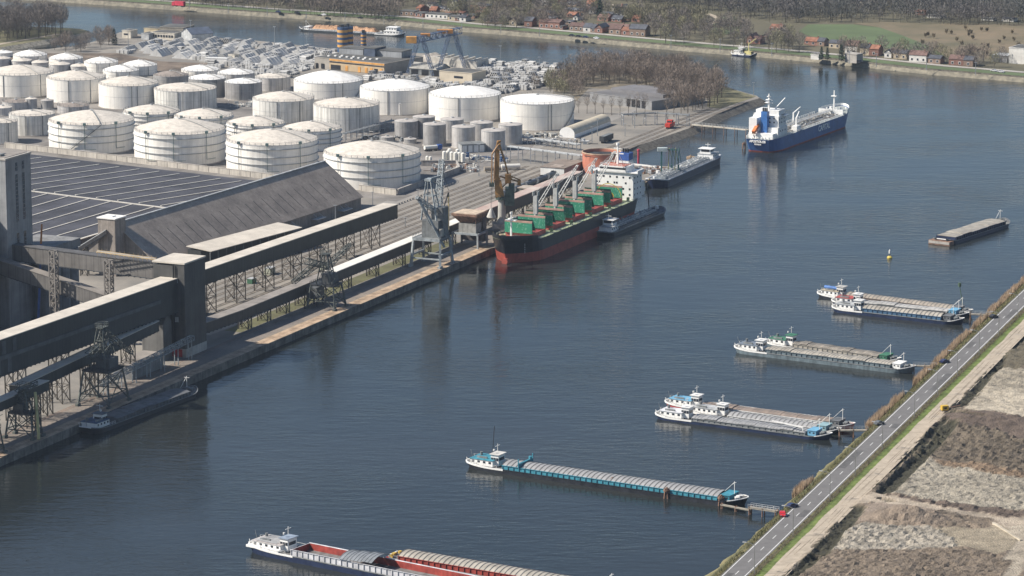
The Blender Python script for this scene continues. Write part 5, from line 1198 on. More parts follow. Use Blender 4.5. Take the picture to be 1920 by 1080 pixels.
for q in ((-3.4,-5),( -3.4,2.5),(2.6,-5),(2.6,2.5)): m.bar((q[0],q[1],21),(q[0]*.35-.6,q[1]*.3,38.5),.65,0,.45)
for z,f in ((26.5,.78),(32,.55)):
    P = [Vector((q[0]*(1-(1-.35)*(z-21)/17.5)-.6*(z-21)/17.5, q[1]*(1-.7*(z-21)/17.5), z)) for q in ((-3.4,-5),(-3.4,2.5),(2.6,2.5),(2.6,-5))]
    for i in range(4): m.bar(P[i],P[(i+1) % 4],.45)
m.box(-2.2,1.8,-1.6,1.4,38.5,39.5); m.bar((-.4,-1,39.5),(3.2,-4,40.3),.8); m.build("a_frame", latl, t)
m = MB(); m.lattice((4.8,-2,24.5),(20,3,44.5),2.9,1.9,12,0,.33,(0,1,0)); m.bar((1.8,0,39),(12,1,34.5),.25); m.build("jib", latl, t)
m = MB(); m.lattice((-1,-3.5,25),(-11,1,32.5),1.8,1.2,6,0,.3,(0,1,0)); m.bar((-11,1,32.5),(-6,-3,20),.5); m.bar((-6,-3,20),(1.5,-7.5,13.5),.6); m.bar((-10.5,0,31),(-8,-3,24),.9); m.bar((-8,-3,24),(-1.6,-8,9),.9); m.build("counter_jib", latl, t)
m = MB(); m.bar((14,-3,31),(14,-3,14),.5,1); m.bar((14,-3,32),(17,1,40),.15,0); m.bar((14,-3,31),(7,-2,20),.4,0); m.build("hoist_ropes", [steel_dk, mat("rope_yellow", (.42,.34,.18), .7)], t)
m = MB(); m.box(-3.6,-1.7,-7.8,-6.4,14,17.5); m.build("driver_cab", mat("cab_pale", (.40,.38,.33), .6), t)
# lattice cranes
def lcrane(label, u, v, t_, ex, h, mt, jibs, cab, span=(5.5, 6.6), zc=10, extra=None, name="lattice_crane"):
    s_, _ = st(u, v); t = thing(name, label, "crane", Q(s_, t_), rzq(ex), "lattice cranes on the quay")
    a, b = span; m = MB()
    for x in (-a, a):
        for y in (-b, b):
            m.bar((x,y,0),(x*.7,y*.8,zc),.65,0,.5); m.box(x-1.2,x+1.2,y-.5,y+.5,0,.9)
    for x0,y0,x1,y1 in ((-a,-b,a,-b),(a,-b,a,b),(a,b,-a,b),(-a,b,-a,-b)):
        m.bar((x0*.9,y0*.95,zc*.35),(x1*.9,y1*.95,zc*.35),.35); m.bar((x0,y0,.8),(x1*.72,y1*.82,zc-.5),.28); m.bar((x1,y1,.8),(x0*.72,y0*.82,zc-.5),.28); m.bar((x0*.7,y0*.8,zc),(x1*.7,y1*.8,zc),.6)
    m.build("portal", mt, t)
    m = MB(); m.box(-a*.8,a*.8,-b*.85,b*.85,zc,zc+.5); m.rail([(-a*.8,-b*.85,zc+.5),(a*.8,-b*.85,zc+.5),(a*.8,b*.85,zc+.5),(-a*.8,b*.85,zc+.5),(-a*.8,-b*.85,zc+.5)],1.1,1.5,.12); m.build("platform", steel_dk, t)
    m = MB(); x,y,w_,d_,hh_ = cab; m.box(x-w_/2,x+w_/2,y-d_/2,y+d_/2,zc+.5,zc+.5+hh_); m.build("machinery_house", mat("cabin_dark", (.10,.105,.105), .6, .2, .4), t)
    m = MB()
    for x in (-a*.5,a*.5):
        for y in (-b*.5,b*.5): m.bar((x,y,zc+.5),(x*.35,y*.35,h-2),.45)
    for z in (.45,.7,.95):
        zz = zc+(h-2-zc)*z; f = 1-.65*z; P = [Vector((i*a*.5*f, j*b*.5*f, zz)) for i,j in ((-1,-1),(1,-1),(1,1),(-1,1))]
        for i in range(4): m.bar(P[i],P[(i+1) % 4],.3); m.bar(P[i],P[(i+1) % 4]+Vector((0,0,-(h-zc)*.22)),.22)
    m.box(-2.2,2.2,-1.6,1.6,h-2,h-1.7); m.rail([(-2.2,-1.6,h-1.7),(2.2,-1.6,h-1.7),(2.2,1.6,h-1.7),(-2.2,1.6,h-1.7),(-2.2,-1.6,h-1.7)],1.5,1.4,.16); m.build("tower_frame", mt, t)
    for p,q,w0,w1 in jibs:
        m = MB(); m.lattice(p,q,w0,w1,max(4,int((Vector(q)-Vector(p)).length/2.2)),0,.26,(0,1,0)); m.build("jib", mt, t)
    m = MB(); rr = random.Random(int(u))
    for i in range(14):
        p = Vector((rr.uniform(-a,a), rr.uniform(-b,b), rr.uniform(zc*.3,h*.8))); q = p+Vector((rr.uniform(-4,4), rr.uniform(-3,3), rr.uniform(-3,3))); m.bar(p,q,.22)
    m.build("stairs_and_rods", mt, t)
    if extra: extra(t)
    return t
lcrane("dark lattice grab crane straddling the low gallery beside the grass strip", 652, 580, -8.2, 0, 25, lat, [((-12,4,22),(3,0,17),2.6,2.0),((3,0,18),(17,-3,24.5),2.2,1.2),((-2,2,20),(-13,9,12.5),2.4,1.6)], (1.5,-1,6,5,4.2))
lcrane("pale topped lattice crane standing over the barge at the quay", 205, 757, -6.5, 0, 31, lat, [((2,0,27),(13,-5,17),2.2,1.2),((-9,1,20),(1,0,23),2.0,1.6)], (1.5,-1,6.5,6,4.0), span=(7.5, 6.6), zc=13)
def yboom(t): m = MB(); m.tube((3.5,-3,16),(-4.6,-9.0,1.0),.55,8); m.build("yellow_boom", mat("boom_yellow", (.52,.45,.20), .6), t)
lcrane("narrow lattice tower crane with yellow tube boom near the left edge", 68, 822, -6.2, 0, 20, lat, [((-4,0,17),(9,0,18),1.8,1.5)], (0,1,4,4,3), span=(3.4, 5.8), zc=9, extra=yboom)
lcrane("lattice crane cut by the left edge below the low gallery", -6, 853, -6.0, 0, 19, lat, [((-4,0,16),(9,0,17),1.8,1.5)], (0,1,4,4,3), span=(3.4, 5.8), zc=9)
t = thing("crane_portal_block", "dark portal block under the lattice grab crane's landward side", "machinery", Q(st(606,574)[0], -16.5+2.2), rzq()); m = MB(); m.box(-3.4,3.4,-2.6,2.6,3.6,8.2); m.build("housing", mat("cabin_dark", (.1,.105,.105)), t); m = MB()
for x in (-3,3):
    for y in (-2.2,2.2): m.bar((x,y,0),(x,y,3.6),.6)
m.build("legs", steel_dk, t)
# hopper
s0, t0 = st(905, 464); t = thing("grain_hopper", "rusty portal hopper with flat pale top between the grey crane and the ship's bow", "hopper", Q(s0, -9), rzq())
m = MB()
for x in (-5.2,5.2):
    for y in (-6.4,6.4): m.bar((x,y,0),(x,y,7),.8)
    m.bar((x,-6.4,6.8),(x,6.4,6.8),.9)
for y in (-6.4,6.4): m.bar((-5.2,y,6.8),(5.2,y,6.8),.9)
m.build("portal", latl, t)
m = MB(); m.box(-4.6,1.8,-5.2,3.5,7.2,11.6); m.build("control_house", mat("hopper_grey", (.34,.33,.30), .6, .2, .4, streak=.4), t)
m = MB(); m.box(2.0,5.8,-6,5,2.5,13); m.build("dark_shaft", mat("shaft_dark", (.10,.09,.085), .7, .3, .4), t)
m = MB(); m.add([(-3.4,-3.2,11.6),(3.4,-3.2,11.6),(3.4,3.2,11.6),(-3.4,3.2,11.6),(-6.2,-6.2,15.2),(6.2,-6.2,15.2),(6.2,6.2,15.2),(-6.2,6.2,15.2)], [(0,1,5,4),(1,2,6,5),(2,3,7,6),(3,0,4,7)])
for z in (12.6,13.8): m.rail([(-5.2,-5.4,z-.6),(5.4,-5.4,z-.6),(5.4,5.4,z-.6)],1,1.2,.2)
m.build("funnel", rust, t)
m = MB(); m.box(-6.4,6.4,-6.4,6.4,15.2,16.2,0); m.box(-5.8,5.8,-5.8,5.8,16.2,16.4,1); m.build("top_grid", [rust, mat("grain_dust", (.50,.40,.30), .9, .15, .3)], t)
# blue telescopic mast
p = G(72, 607, GZ); t = thing("telescopic_crane_boom", "raised blue telescopic boom with orange tip in front of the silo tower", "crane", p, 0); h = hz(p, 420)-GZ
m = MB(); m.bar((0,0,1),(2.0,0,h*.8),.95,0,.6); m.build("boom", mat("boom_blue", (.06,.14,.42), .5), t)
m = MB(); m.bar((2.0,0,h*.8),(2.6,0,h),.8,0,.6); m.build("boom_tip", mat("boom_orange", (.45,.17,.05), .5), t)
m = MB(); m.box(-3,3,-1.3,1.3,.5,2.0)
for x in (-2.2,0,2.2): 
    for y in (-1.3,1.3): m.tube((x,y-.2,.55),(x,y+.2,.55),.55,10)
m.build("truck", steel_dk, t)
# vehicles
def car(label, u, v, col, rz, z=4.06, kind="car", group=None, name="parked_car"):
    t = thing(name, label, kind, G(u, v, z), rz, group)
    pm = mat("car_"+col[0], col[1], .3, .05, 1, spec=.6); m = MB()
    prof = [(-2.1,.35),(-2.15,.85),(-1.6,.95),(-1.1,1.42),(.35,1.45),(1.05,.98),(2.0,.85),(2.15,.55),(2.1,.3)]
    for y in (-.86,.86): m.add([(x,y,z_) for x,z_ in prof], [tuple(range(9)) if y > 0 else tuple(range(8,-1,-1))])
    for i in range(9): a, b = prof[i], prof[(i+1) % 9]; m.add([(a[0],-.86,a[1]),(b[0],-.86,b[1]),(b[0],.86,b[1]),(a[0],.86,a[1])], [(0,1,2,3)])
    m.build("body", pm, t)
    m = MB(); m.add([(.40,-.75,1.40),(1.0,-.78,1.02),(1.0,.78,1.02),(.40,.75,1.40)], [(0,1,2,3)]); m.add([(-1.08,-.75,1.40),(-1.56,-.78,1.0),(-1.56,.78,1.0),(-1.08,.75,1.40)], [(3,2,1,0)])
    m.M = Matrix.Translation((0,0,.035)); m.build("windscreen", glass, t)
    for y in (-.875,.875): m = MB(); m.add([(-1.4,y,1.0),(.85,y,1.0),(.3,y,1.36),(-1.05,y,1.36)], [(0,1,2,3),(3,2,1,0)]); m.build("side_window", glass, t)
    for x in (-1.35,1.35):
        for y in (-.85,.85): m = MB(); m.tube((x,y-.12,.33),(x,y+.12,.33),.33,12); m.build("wheel", black, t)
    for y in (-.6,.6): m = MB(); m.box(2.1,2.17,y-.2,y+.2,.55,.75); m.build("headlight", steel_lt, t)
    return t
rr_ = pi/2-RA
car("red hatchback parked on the verge, nearest car to the blue barge's jetty", 1467, 967, ("red", (.55,.02,.03)), rr_+pi+.35)
car("dark blue car parked just behind the red hatchback", 1485, 951, ("navy", (.02,.03,.09)), rr_-.6)
car("grey car parked by the jetty of the lower trio of barges", 1648, 796, ("grey", (.12,.13,.14)), rr_-.5)
car("deep blue car parked by the jetty of the middle pair of barges", 1771, 680, ("deep_blue", (.015,.02,.07)), rr_-.5)
car("black car parked by the jetty of the upper trio of barges", 1863, 596, ("black", (.015,.015,.018)), rr_-.5)
t = thing("delivery_van", "white van standing in front of the silos at the left edge", "van", G(11, 607, GZ), pi)
m = MB(); m.box(-3.0,1.4,-1.05,1.05,.5,2.7); m.add([(1.4,-1.05,.5),(3,-1.0,.5),(3,1.0,.5),(1.4,1.05,.5),(1.4,-1.05,2.6),(2.2,-1,1.6),(3,-1,1.3),(3,1,1.3),(2.2,1,1.6),(1.4,1.05,2.6)], [(0,1,6,5,4),(3,9,8,7,2),(1,2,7,6),(6,7,8,5),(5,8,9,4)]); m.build("body", white, t)
m = MB(); m.add([(1.5,-.9,2.5),(2.2,-.9,1.68),(2.2,.9,1.68),(1.5,.9,2.5)], [(0,1,2,3)]); m.build("windscreen", glass, t)
for x in (-2,2):
    for y in (-1,1): m = MB(); m.tube((x,y-.12,.4),(x,y+.12,.4),.4,12); m.build("wheel", black, t)
# street lamps and fence along the road
lamp0 = None; lm = mat("lamp_grey", (.22,.22,.21), .5)
lu = [(1484,1005),(1556,938),(1606,892),(1659,843),(1708,783),(1754,741),(1796,705),(1834,665),(1869,629),(1902,594),(1413,1076)]
LA = sorted([ (G(u,v,4)-RO).dot(RD) for u,v in lu])
base = LA[1]; n_l = 11; step = (LA[-2]-LA[1])/9 if len(LA) > 9 else 38
names = ["first","second","third","fourth","fifth","sixth","seventh","eighth","ninth","tenth","eleventh"]
for i, a in enumerate(LA):
    lab = "tall grey street lamp beside the road, %s from the bottom of the photo" % names[i]
    p = RP(a, 8.6, 4.05)
    if lamp0 is None:
        t = lamp0 = thing("street_lamp", lab, "street lamp", p, pi/2-RA, "street lamps along the road"); m = MB(); m.bar((0,0,0),(0,0,9),.26,0,.17); pr = Vector((0,0,9))
        for k in range(1,6): al = k/5*pi/2; q = Vector((0, 1.6*sin(al)*1.0, 9+.9*(1-cos(al))+.0)); q = Vector((0, k*.55, 9+.8*sin(k/5*pi/2))); m.bar(pr,q,.16); pr = q
        m.build("pole", lm, t); m = MB(); m.box(-.25,.25,pr.y-.1,pr.y+1.1,pr.z-.12,pr.z+.08); m.build("lamp_head", steel_lt, t)
    else: copy_tree(lamp0, p, None, lab)
t = thing("road_fence", "thin wire fence with slender posts between the road and the dirt track", "fence", RP(-120, 9.1, 4.05), pi/2-RA); m = MB(); 
for i in range(330): m.bar((i*2.2,0,0),(i*2.2,0,1.15),.09)
for z in (.4,.75,1.12): m.bar((0,0,z),(726,0,z),.045)
m.build("posts_and_wires", mat("fence_grey", (.13,.12,.10), .7), t)
m = MB(); rr = random.Random(3)
t = thing("generator_box", "small yellow machine box at the dark spoil heap beside the dirt track", "machine", G(1771,770,4.8), .3); m = MB(); m.box(-1.3,1.3,-.9,.9,.3,2.0); m.build("body", mat("machine_yellow", (.62,.40,.05), .5), t); m = MB(); m.box(-.6,.5,-.93,-.91,.8,1.5); m.build("panel", glass, t); m = MB(); m.box(-1.5,1.5,-1,-.8,0,.3); m.box(-1.5,1.5,.8,1,0,.3); m.bar((1.3,0,.8),(7,1.5,1.2),.3); m.build("skid", rust, t)
t = thing("concrete_edge_beam", "pale concrete beam lying diagonally beside the dirt road crossing", "kerb", G(1862,983,5)); e_ = G(1914,1016,5)-t.location; m = MB(); m.beam((0,0,.8),e_+Vector((0,0,.8)),.8,.9); m.build("beam", mat("pale_beam", (.44,.39,.31), .8), t)
# jetties and dolphins
def jetty(label, a, b, w_=2.2, z=2.6, pile=True, rl=True, name="jetty", mt=None, cat="jetty"):
    A_, B_ = G(*a, z), G(*b, z); L = (B_-A_).length; t = thing(name, label, cat, (A_.x, A_.y, 0), heading(A_, B_)); m = MB(); m.box(0,L,-w_/2,w_/2,z-.35,z); m.build("deck", mt or mat("jetty_deck", (.30,.27,.22), .8, .2, .5), t)
    m = MB()
    for i in range(max(2,int(L/7))+1):
        x = .4+(L-.8)*i/max(2,int(L/7))
        for y in (-w_/2+.2,w_/2-.2): m.cyl(x,y,-2,z+.3,.22,8)
    m.build("piles", rust, t)
    if rl: m = MB(); m.rail([(0,-w_/2,z),(L,-w_/2,z)],1.1,2,.09); m.rail([(0,w_/2,z),(L,w_/2,z)],1.1,2,.09); m.build("railing", steel_lt, t)
    return t
jetty("narrow jetty from the bank towards the teal barge's bow", (1405,950), (1458,958)); jetty("low mooring beam beside the teal barge's bow", (1352,945), (1408,956), 1.2, 1.6, rl=False)
jetty("short jetty from the bank to the bows of the lower trio", (1572,806), (1628,806)); jetty("short jetty from the bank to the bow of the middle pair", (1712,685), (1756,686)); jetty("short jetty from the bank to the bows of the upper trio", (1818,588), (1860,590))
def dolphin(label, u, v):
    t = thing("mooring_dolphin", label, "dolphin", G(u, v, 0), 0, "mooring dolphins"); m = MB()
    for k in range(5): a_ = k*2*pi/5; m.bar((cos(a_)*1.3,sin(a_)*1.3,-2),(cos(a_)*.6,sin(a_)*.6,3.4),.4)
    m.cyl(0,0,2.4,3.0,1.2,8); m.cyl(0,0,3.0,3.8,.35,8); m.build("piles", rust, t)
dolphin("wooden pile dolphin touching the teal barge's side at mid length", 1148, 915); dolphin("wooden pile dolphin at the teal barge's side nearer its bow", 1250, 934)
dolphin("pile dolphin left of the blue tanker's stern", 1395, 279); dolphin("pile dolphin at the low mooring beam's outer end", 1352, 948)
# navigation buoy
t = thing("navigation_buoy", "yellow buoy with white topmark floating in the basin", "buoy", G(1668,484,0)); m = MB(); m.cyl(0,0,-.4,.5,1.15,18,0,1.25); m.cyl(0,0,.5,1.0,1.25,18,0,.7); m.build("float", mat("buoy_yellow", (.62,.48,.10), .5), t); m = MB()
for k in range(3): a_ = k*2.1; m.bar((cos(a_)*.6,sin(a_)*.6,.9),(cos(a_)*.2,sin(a_)*.2,3.3),.12)
m.build("tower", steel_dk, t); m = MB(); m.cyl(0,0,2.2,3.6,.45,10); m.cyl(0,0,3.6,4.1,.2,8); m.build("topmark", white, t)
for lab, u, v in (("small timber raft nearer the long tanker barge's stern", 1295, 297), ("small timber raft farther out towards the blue tanker", 1321, 281)):
    t = thing("mooring_raft", lab, "raft", G(u,v,0), .3, "mooring rafts"); m = MB(); m.cyl(0,0,-.3,1.0,2.3,12); m.cyl(0,0,1.0,1.8,.5,8); m.build("raft", mat("timber", (.35,.25,.16), .8, .3, .6), t)
# loading jetty items near the red tank
t = thing("loading_arms", "dark green frame with hanging loading arms behind the long tanker barge", "loading arm", G(1240,327,3), 0); h = 12.3; gp = mat("green_pipe", (.05,.15,.14), .5)
m = MB(); m.bar((0,0,0),(0,0,h),.8); m.box(-2.2,3.0,-1.5,1.5,h,h+1.8,1); m.bar((3,0,h+.8),(8.5,0,h+.6),.5); m.build("frame", [gp, mat("pale_green_box", (.42,.47,.46), .5)], t)
for i in range(4): m = MB(); x = 3.6+i*1.7; m.bar((x,0,0),(x,0,4),.5); m.bar((x,0,4),(x+.4,.6,h+1.6),.3); m.bar((x+.4,.6,h+1.6),(x+1.6,1.2,h-3.5-i),.25); m.box(x-.3,x+.6,-.3,.5,3.4,5.0) if i % 2 else None; m.build("arm", gp if i % 2 else mat("arm_yellow", (.30,.30,.12), .5), t)
t = thing("red_beacon_post", "slim red post standing in the water behind the bulk carrier's funnel", "post", G(1197,313,0), 0); m = MB(); m.cyl(0,0,-1,8.6,.55,10); m.cyl(0,0,8.6,9.6,.8,10); m.build("post", mat("beacon_red", (.45,.05,.08), .5), t)
t = thing("jetty_pipeline", "pale pipeline running along the small promontory", "pipe", G(1186,313,3), 0); e_ = G(1240,319,3)-t.location; m = MB(); m.bar((0,0,1.5),e_+Vector((0,0,1.5)),.8)
for i in range(6): c = e_*(i/5); m.bar(c,c+Vector((0,0,1.5)),.3)
m.build("pipe", white, t)
def clutter(label, x0, y0, n, sx, sy, hmax, name, seed, colours, rz=0, cat="equipment"):
    rr = random.Random(seed); t = thing(name, label, cat, G(x0, y0, GZ), rz)
    for ci, c in enumerate(colours):
        m = MB()
        for i in range(n):
            x, y = rr.uniform(-sx, sx), rr.uniform(-sy, sy); a = rr.random()
            if a < .35: m.box(x, x+rr.uniform(.6,2.4), y, y+rr.uniform(.6,2.4), 0, rr.uniform(.6,hmax))
            elif a < .7: z = rr.uniform(.3,hmax); m.bar((x,y,z),(x+rr.uniform(-6,6),y+rr.uniform(-5,5),z),.25)
            else: m.cyl(x,y,0,rr.uniform(.8,hmax),rr.uniform(.3,.9),8)
        m.build("pipes" if ci == 0 else "valves" if ci == 1 else "tanks", c, t)
    return t
clutter("tangle of pipes and valves on the promontory behind the tanker barge's bow", 1222, 322, 26, 9, 9, 2.2, "pipe_manifold", 5, [pipe_m, rust, white])
# pipe rack, far pipe bridge and jetty
def rack(label, pts, z, n, w_=3, mt=pipe_w, name="pipe_rack", pipes_n=4):
    o = pts[0]; t = thing(name, label, "pipe rack", o, 0, "elevated pipe racks"); m = MB(); mm_ = MB()
    for a, b in zip(pts[:-1], pts[1:]):
        a, b = a-o, b-o; d = (b-a).normalized(); nn = Vector((d.y,-d.x,0)); L = (b-a).length
        for k in range(pipes_n): y = (k/(pipes_n-1)-.5)*w_; m.bar(a+nn*y+Vector((0,0,z)), b+nn*y+Vector((0,0,z)), .42, k % 2)
        for i in range(n+1):
            c = a.lerp(b, i/n)
            for e in (-1,1): mm_.bar(c+nn*w_*.6*e, c+nn*w_*.6*e+Vector((0,0,z+.8)), .4)
            mm_.bar(c-nn*w_*.6+Vector((0,0,z-.3)), c+nn*w_*.6+Vector((0,0,z-.3)), .35); mm_.bar(c-nn*w_*.6+Vector((0,0,z-3)), c+nn*w_*.6+Vector((0,0,z-3)), .25)
    m.build("pipes", [mt, pipe_m], t); mm_.build("frames", steel_lt, t); return t
rack("elevated pipe rack from the grey tank cluster to the red tank", [G(953,300,3), G(1092,318,3)], 7.5, 6, 3.2)
rack("low pipe rack crossing the yard between tank cluster and railway", [G(978,268,3), G(1085,282,3)], 3.4, 7, 3)
rack("pipe bridge on tall frames leading to the tanker jetty", [G(1167,236,3), G(1230,233,3), G(1290,237,3)], 6.6, 3, 3, steel, pipes_n=3)
jetty("long pale jetty deck from the pipe bridge to the blue tanker's stern", (1297,233), (1402,243), 3.2, 4.5, name="tanker_jetty", mt=mat("jetty_concrete", (.52,.47,.38), .8))
# semicircular shed
a_, b_ = G(1063,258,3), G(1131,233,3); t = thing("round_roofed_shed", "long pale shed with rounded cream roof right of the big smooth tank", "shed", a_, heading(a_, b_)); L_ = (b_-a_).length; m = MB(); me_ = MB(); P = []; nn_ = 14; rs = 4.6
for x in (0, L_):
    for i in range(nn_+1): al = pi*i/nn_; P.append((x, cos(al)*rs, sin(al)*rs*.85+2.0))
m.add(P, [(i, i+1, nn_+2+i, nn_+1+i)[::-1] for i in range(nn_)], 0, True); m.build("roof", mat("cream_roof", (.52,.46,.35), .55, .08, .3), t)
for x, s_ in ((0,1),(L_,-1)): Q_ = [(x, cos(pi*i/nn_)*rs, sin(pi*i/nn_)*rs*.85+2.0) for i in range(nn_+1)]+[(x,-rs,0),(x,rs,0)]; me_.add(Q_, [tuple(range(nn_+3))[::s_]])
me_.box(0,L_,-rs,-rs+.1,0,2); me_.box(0,L_,rs-.1,rs,0,2); me_.build("wall", ship_white, t)
def block(name, label, cat, u, v, rz, dims, mw, mr, parts=(), z=GZ, parapet=True, group=None):
    w_, d_, h_ = dims; t = thing(name, label, cat, G(u, v, z), rz, group); m = MB(); m.box(0,w_,0,d_,0,h_); m.build("wall", mw, t)
    m = MB(); m.box(-.25,w_+.25,-.25,d_+.25,h_,h_+.3,0); m.box(.5,w_-.5,.5,d_-.5,h_+.3,h_+.42,0); rng = random.Random(int(u*7+v))
    for k in range(int(w_*d_/120)): x, y = rng.uniform(1,w_-2.5), rng.uniform(1,d_-2.5); m.box(x,x+1.3,y,y+1.3,h_+.42,h_+1.1,1)
    m.build("roof", [mr, steel_lt], t)
    for nm, x0, x1, z0, z1, mt, side in parts:
        m = MB()
        if side == 's': m.box(x0,x1,-.12,-.01,z0,z1)
        else: m.box(w_+.01,w_+.12,x0,x1,z0,z1)
        m.build(nm, mt, t)
    return t
block("concrete_block_building", "low building with white front and brown roof left of the red tank", "building", 1027, 322, rzq()-pi*0, (20,13,5), mat("pink_wall", (.38,.25,.22), .8), mat("brown_flat_roof", (.24,.19,.16), .8), [("door",2,4,0,2.4,steel_dk,'s')]) if False else None
t = thing("low_building", "low building with white gable front and brown flat roof left of the red tank", "building", G(1058,335,3), rzq()); m = MB(); m.box(0,26,0,13.5,0,5.2,0); m.box(-.05,-.01,.1,13.4,.1,5.1,1); m.build("wall", [mat("pink_wall", (.36,.24,.21), .8, .15, .3), white], t); m = MB(); m.box(-.3,26.3,-.3,13.8,5.2,5.5); m.box(3,9,3,9,5.5,5.62,1); m.build("roof", [mat("brown_flat_roof", (.22,.18,.15), .85, .15, .2), mat("roof_patch", (.36,.30,.25))], t)
t = thing("site_cabin", "small flat roofed cabin on the dry grass behind the far low gallery", "cabin", G(985,362,3), rzq()); m = MB(); m.box(-4,4,-3,3,.4,3); m.build("wall", mat("cabin_wall", (.40,.37,.32), .7), t); m = MB(); m.box(-4.4,4.4,-3.4,3.4,3,3.3); m.build("roof", mat("cabin_roof", (.42,.36,.30), .7), t); m = MB()
for k in range(6): m.box(-3.6+k*1.3,-2.8+k*1.3,-3.08,-3.01,1.3,2.2)
m.build("window", glass, t)
# white service cabins, vessels, tank lorry
t = thing("service_building", "grey roofed service building with white doors behind the vertical white vessels", "building", G(866,287,3), rzq(-.9)); m = MB(); m.box(0,13,0,9,0,4.4); m.build("wall", mat("service_wall", (.30,.31,.31), .6), t); m = MB(); m.box(-.3,13.3,-.3,9.3,4.4,4.7); m.build("roof", steel, t)
for k in range(4): m = MB(); m.box(.4+k*3.2,2.7+k*3.2,-.12,-.02,.2,4.0); m.build("door", white, t)
vm = mat("vessel_white", (.70,.68,.62), .45, .06, .4); v0 = None
pos = [(833,304),(840,303),(847,305),(854,306),(861,306),(868,307),(843,299),(858,300),(801,309),(807,310)]
labs = ["leftmost","second","third","fourth","fifth","rightmost"]
for i,(u,v) in enumerate(pos):
    lab = ("upright white vessel in the front row beside the service building, %s" % labs[i]) if i < 6 else ("upright white vessel behind the front row, %s one" % ("left","right")[i-6]) if i < 8 else ("upright white vessel standing apart near the ringed tank, %s one" % ("left","right")[i-8])
    p = G(u,v,3)
    if v0 is None:
        v0 = t = thing("process_vessel", lab, "vessel", p, 0, "upright white vessels"); m = MB()
        for k in range(4): a_ = k*pi/2+.7; m.bar((cos(a_)*.9,sin(a_)*.9,0),(cos(a_)*.9,sin(a_)*.9,1.2),.2)
        m.build("legs", steel, t); m = MB(); m.cyl(0,0,1.0,5.6,1.05,16,0,cap=False); m.dome(0,0,5.6,1.05,.5,16,3); m.build("shell", vm, t)
    else: copy_tree(v0, p, None, lab, .8 if i > 7 else 1)
t = thing("tank_lorry", "tank lorry with blue cab parked below the grey tank cluster", "lorry", G(796,284,3), heading(G(796,284,3),G(829,281,3))); m = MB(); m.tube((0,0,2.0),(7.6,0,2.0),1.1,12); m.build("tank", vm, t); m = MB(); m.box(8.0,10.4,-1.2,1.2,.6,3.2); m.build("cab", blue, t); m = MB(); m.box(0,10,-.8,.8,.6,.9)
for x in (1,2.3,3.6,9,6.8):
    for y in (-1,1): m.tube((x,y-.15,.5),(x,y+.15,.5),.5,10)
m.build("chassis", black, t)
for lab,u,v,ln,sd_ in (("long horizontal white tank beside the railway near the crane",940,319,10,1),("rusty horizontal tank beside the railway left of the white one",908,323,9,2)):
    t = thing("horizontal_tank", lab, "tank", G(u,v,3), rzq(-.9), "horizontal tanks"); m = MB(); m.tube((0,0,1.8),(ln,0,1.8),1.3,14); m.build("shell", vm if sd_ == 1 else mat("old_tank", (.30,.26,.21), .7), t); m = MB(); m.box(1,1.5,-1.1,1.1,0,1); m.box(ln-1.5,ln-1,-1.1,1.1,0,1); m.build("saddles", concrete, t)
clutter("scattered pipework and small equipment left of the horizontal tanks", 850, 318, 30, 12, 9, 2, "process_equipment", 9, [pipe_m, rust, vm])
clutter("pipework and blue containers right of the white vessels", 905, 300, 26, 13, 9, 2.6, "process_equipment", 10, [pipe_m, mat("container_blue", (.04,.09,.2)), vm])
clutter("white valves and pumps in the yard below the round roofed shed", 1050, 268, 30, 16, 8, 1.8, "pump_station", 12, [pipe_m, white, steel_dk])
clutter("pumps and pipes at the foot of the rightmost smooth tank", 1000, 256, 26, 14, 5, 2.0, "pump_station", 13, [pipe_m, vm, steel_dk])
clutter("pipes and manifold boxes between the front row tanks and the low ringed ones", 600, 262, 20, 12, 8, 1.8, "pump_station", 14, [pipe_m, vm])
clutter("pipe bundle with small pumps left of the grey cluster", 715, 262, 26, 12, 6, 2.2, "pump_station", 15, [pipe_m, steel_dk])
clutter("bright pipes on the ground right of the bright roofed tank", 470, 198, 22, 14, 8, 2.0, "pump_station", 16, [vm, pipe_m])
rack("dark sloping pipe bridge left of the grey tank cluster", [G(643,266,3), G(738,240,3)], 4.5, 9, 2.4, steel)
# railway wagons
wg = mat("wagon_grey", (.16,.17,.18), .5, .2, .5, streak=.3)
def wagon(label, s_, t_, first=[None]):
    p = Q(s_, t_)
    if first[0] is None:
        t = first[0] = thing("tank_wagon", label, "railway wagon", p, rzq(), "tank wagons standing on the sidings"); m = MB(); m.tube((-6,0,2.5),(6,0,2.5),1.45,14); m.build("tank", wg, t); m = MB(); m.box(-6.6,6.6,-1.2,1.2,.9,1.2); m.build("frame", steel_dk, t); m = MB(); m.cyl(0,0,3.9,4.4,.5,8); m.bar((-2,0,4.1),(2,0,4.1),.3); m.build("hatch", steel_dk, t)
        for x in (-4.6,4.6): m = MB(); m.box(x-1.3,x+1.3,-.95,.95,.1,.9); m.build("bogie", black, t)
    else: copy_tree(first[0], p, None, label)
s1, t1 = st(905, 366); tr = -47.4
S_ = [st(907,365)[0], st(907,365)[0]+15.5, st(907,365)[0]+31]
wo = ["nearest the yellow crane","second from the yellow crane","third from the yellow crane","fourth from the yellow crane","fifth from the yellow crane","sixth from the yellow crane","seventh from the yellow crane","last, beside the low white fronted building"]
for i in range(8): wagon("grey tank wagon in the long string, "+wo[i], st(905,366)[0]+i*14.6, -46)
wagon("lone grey tank wagon under the upper gallery trestles", st(585,490)[0], -37)
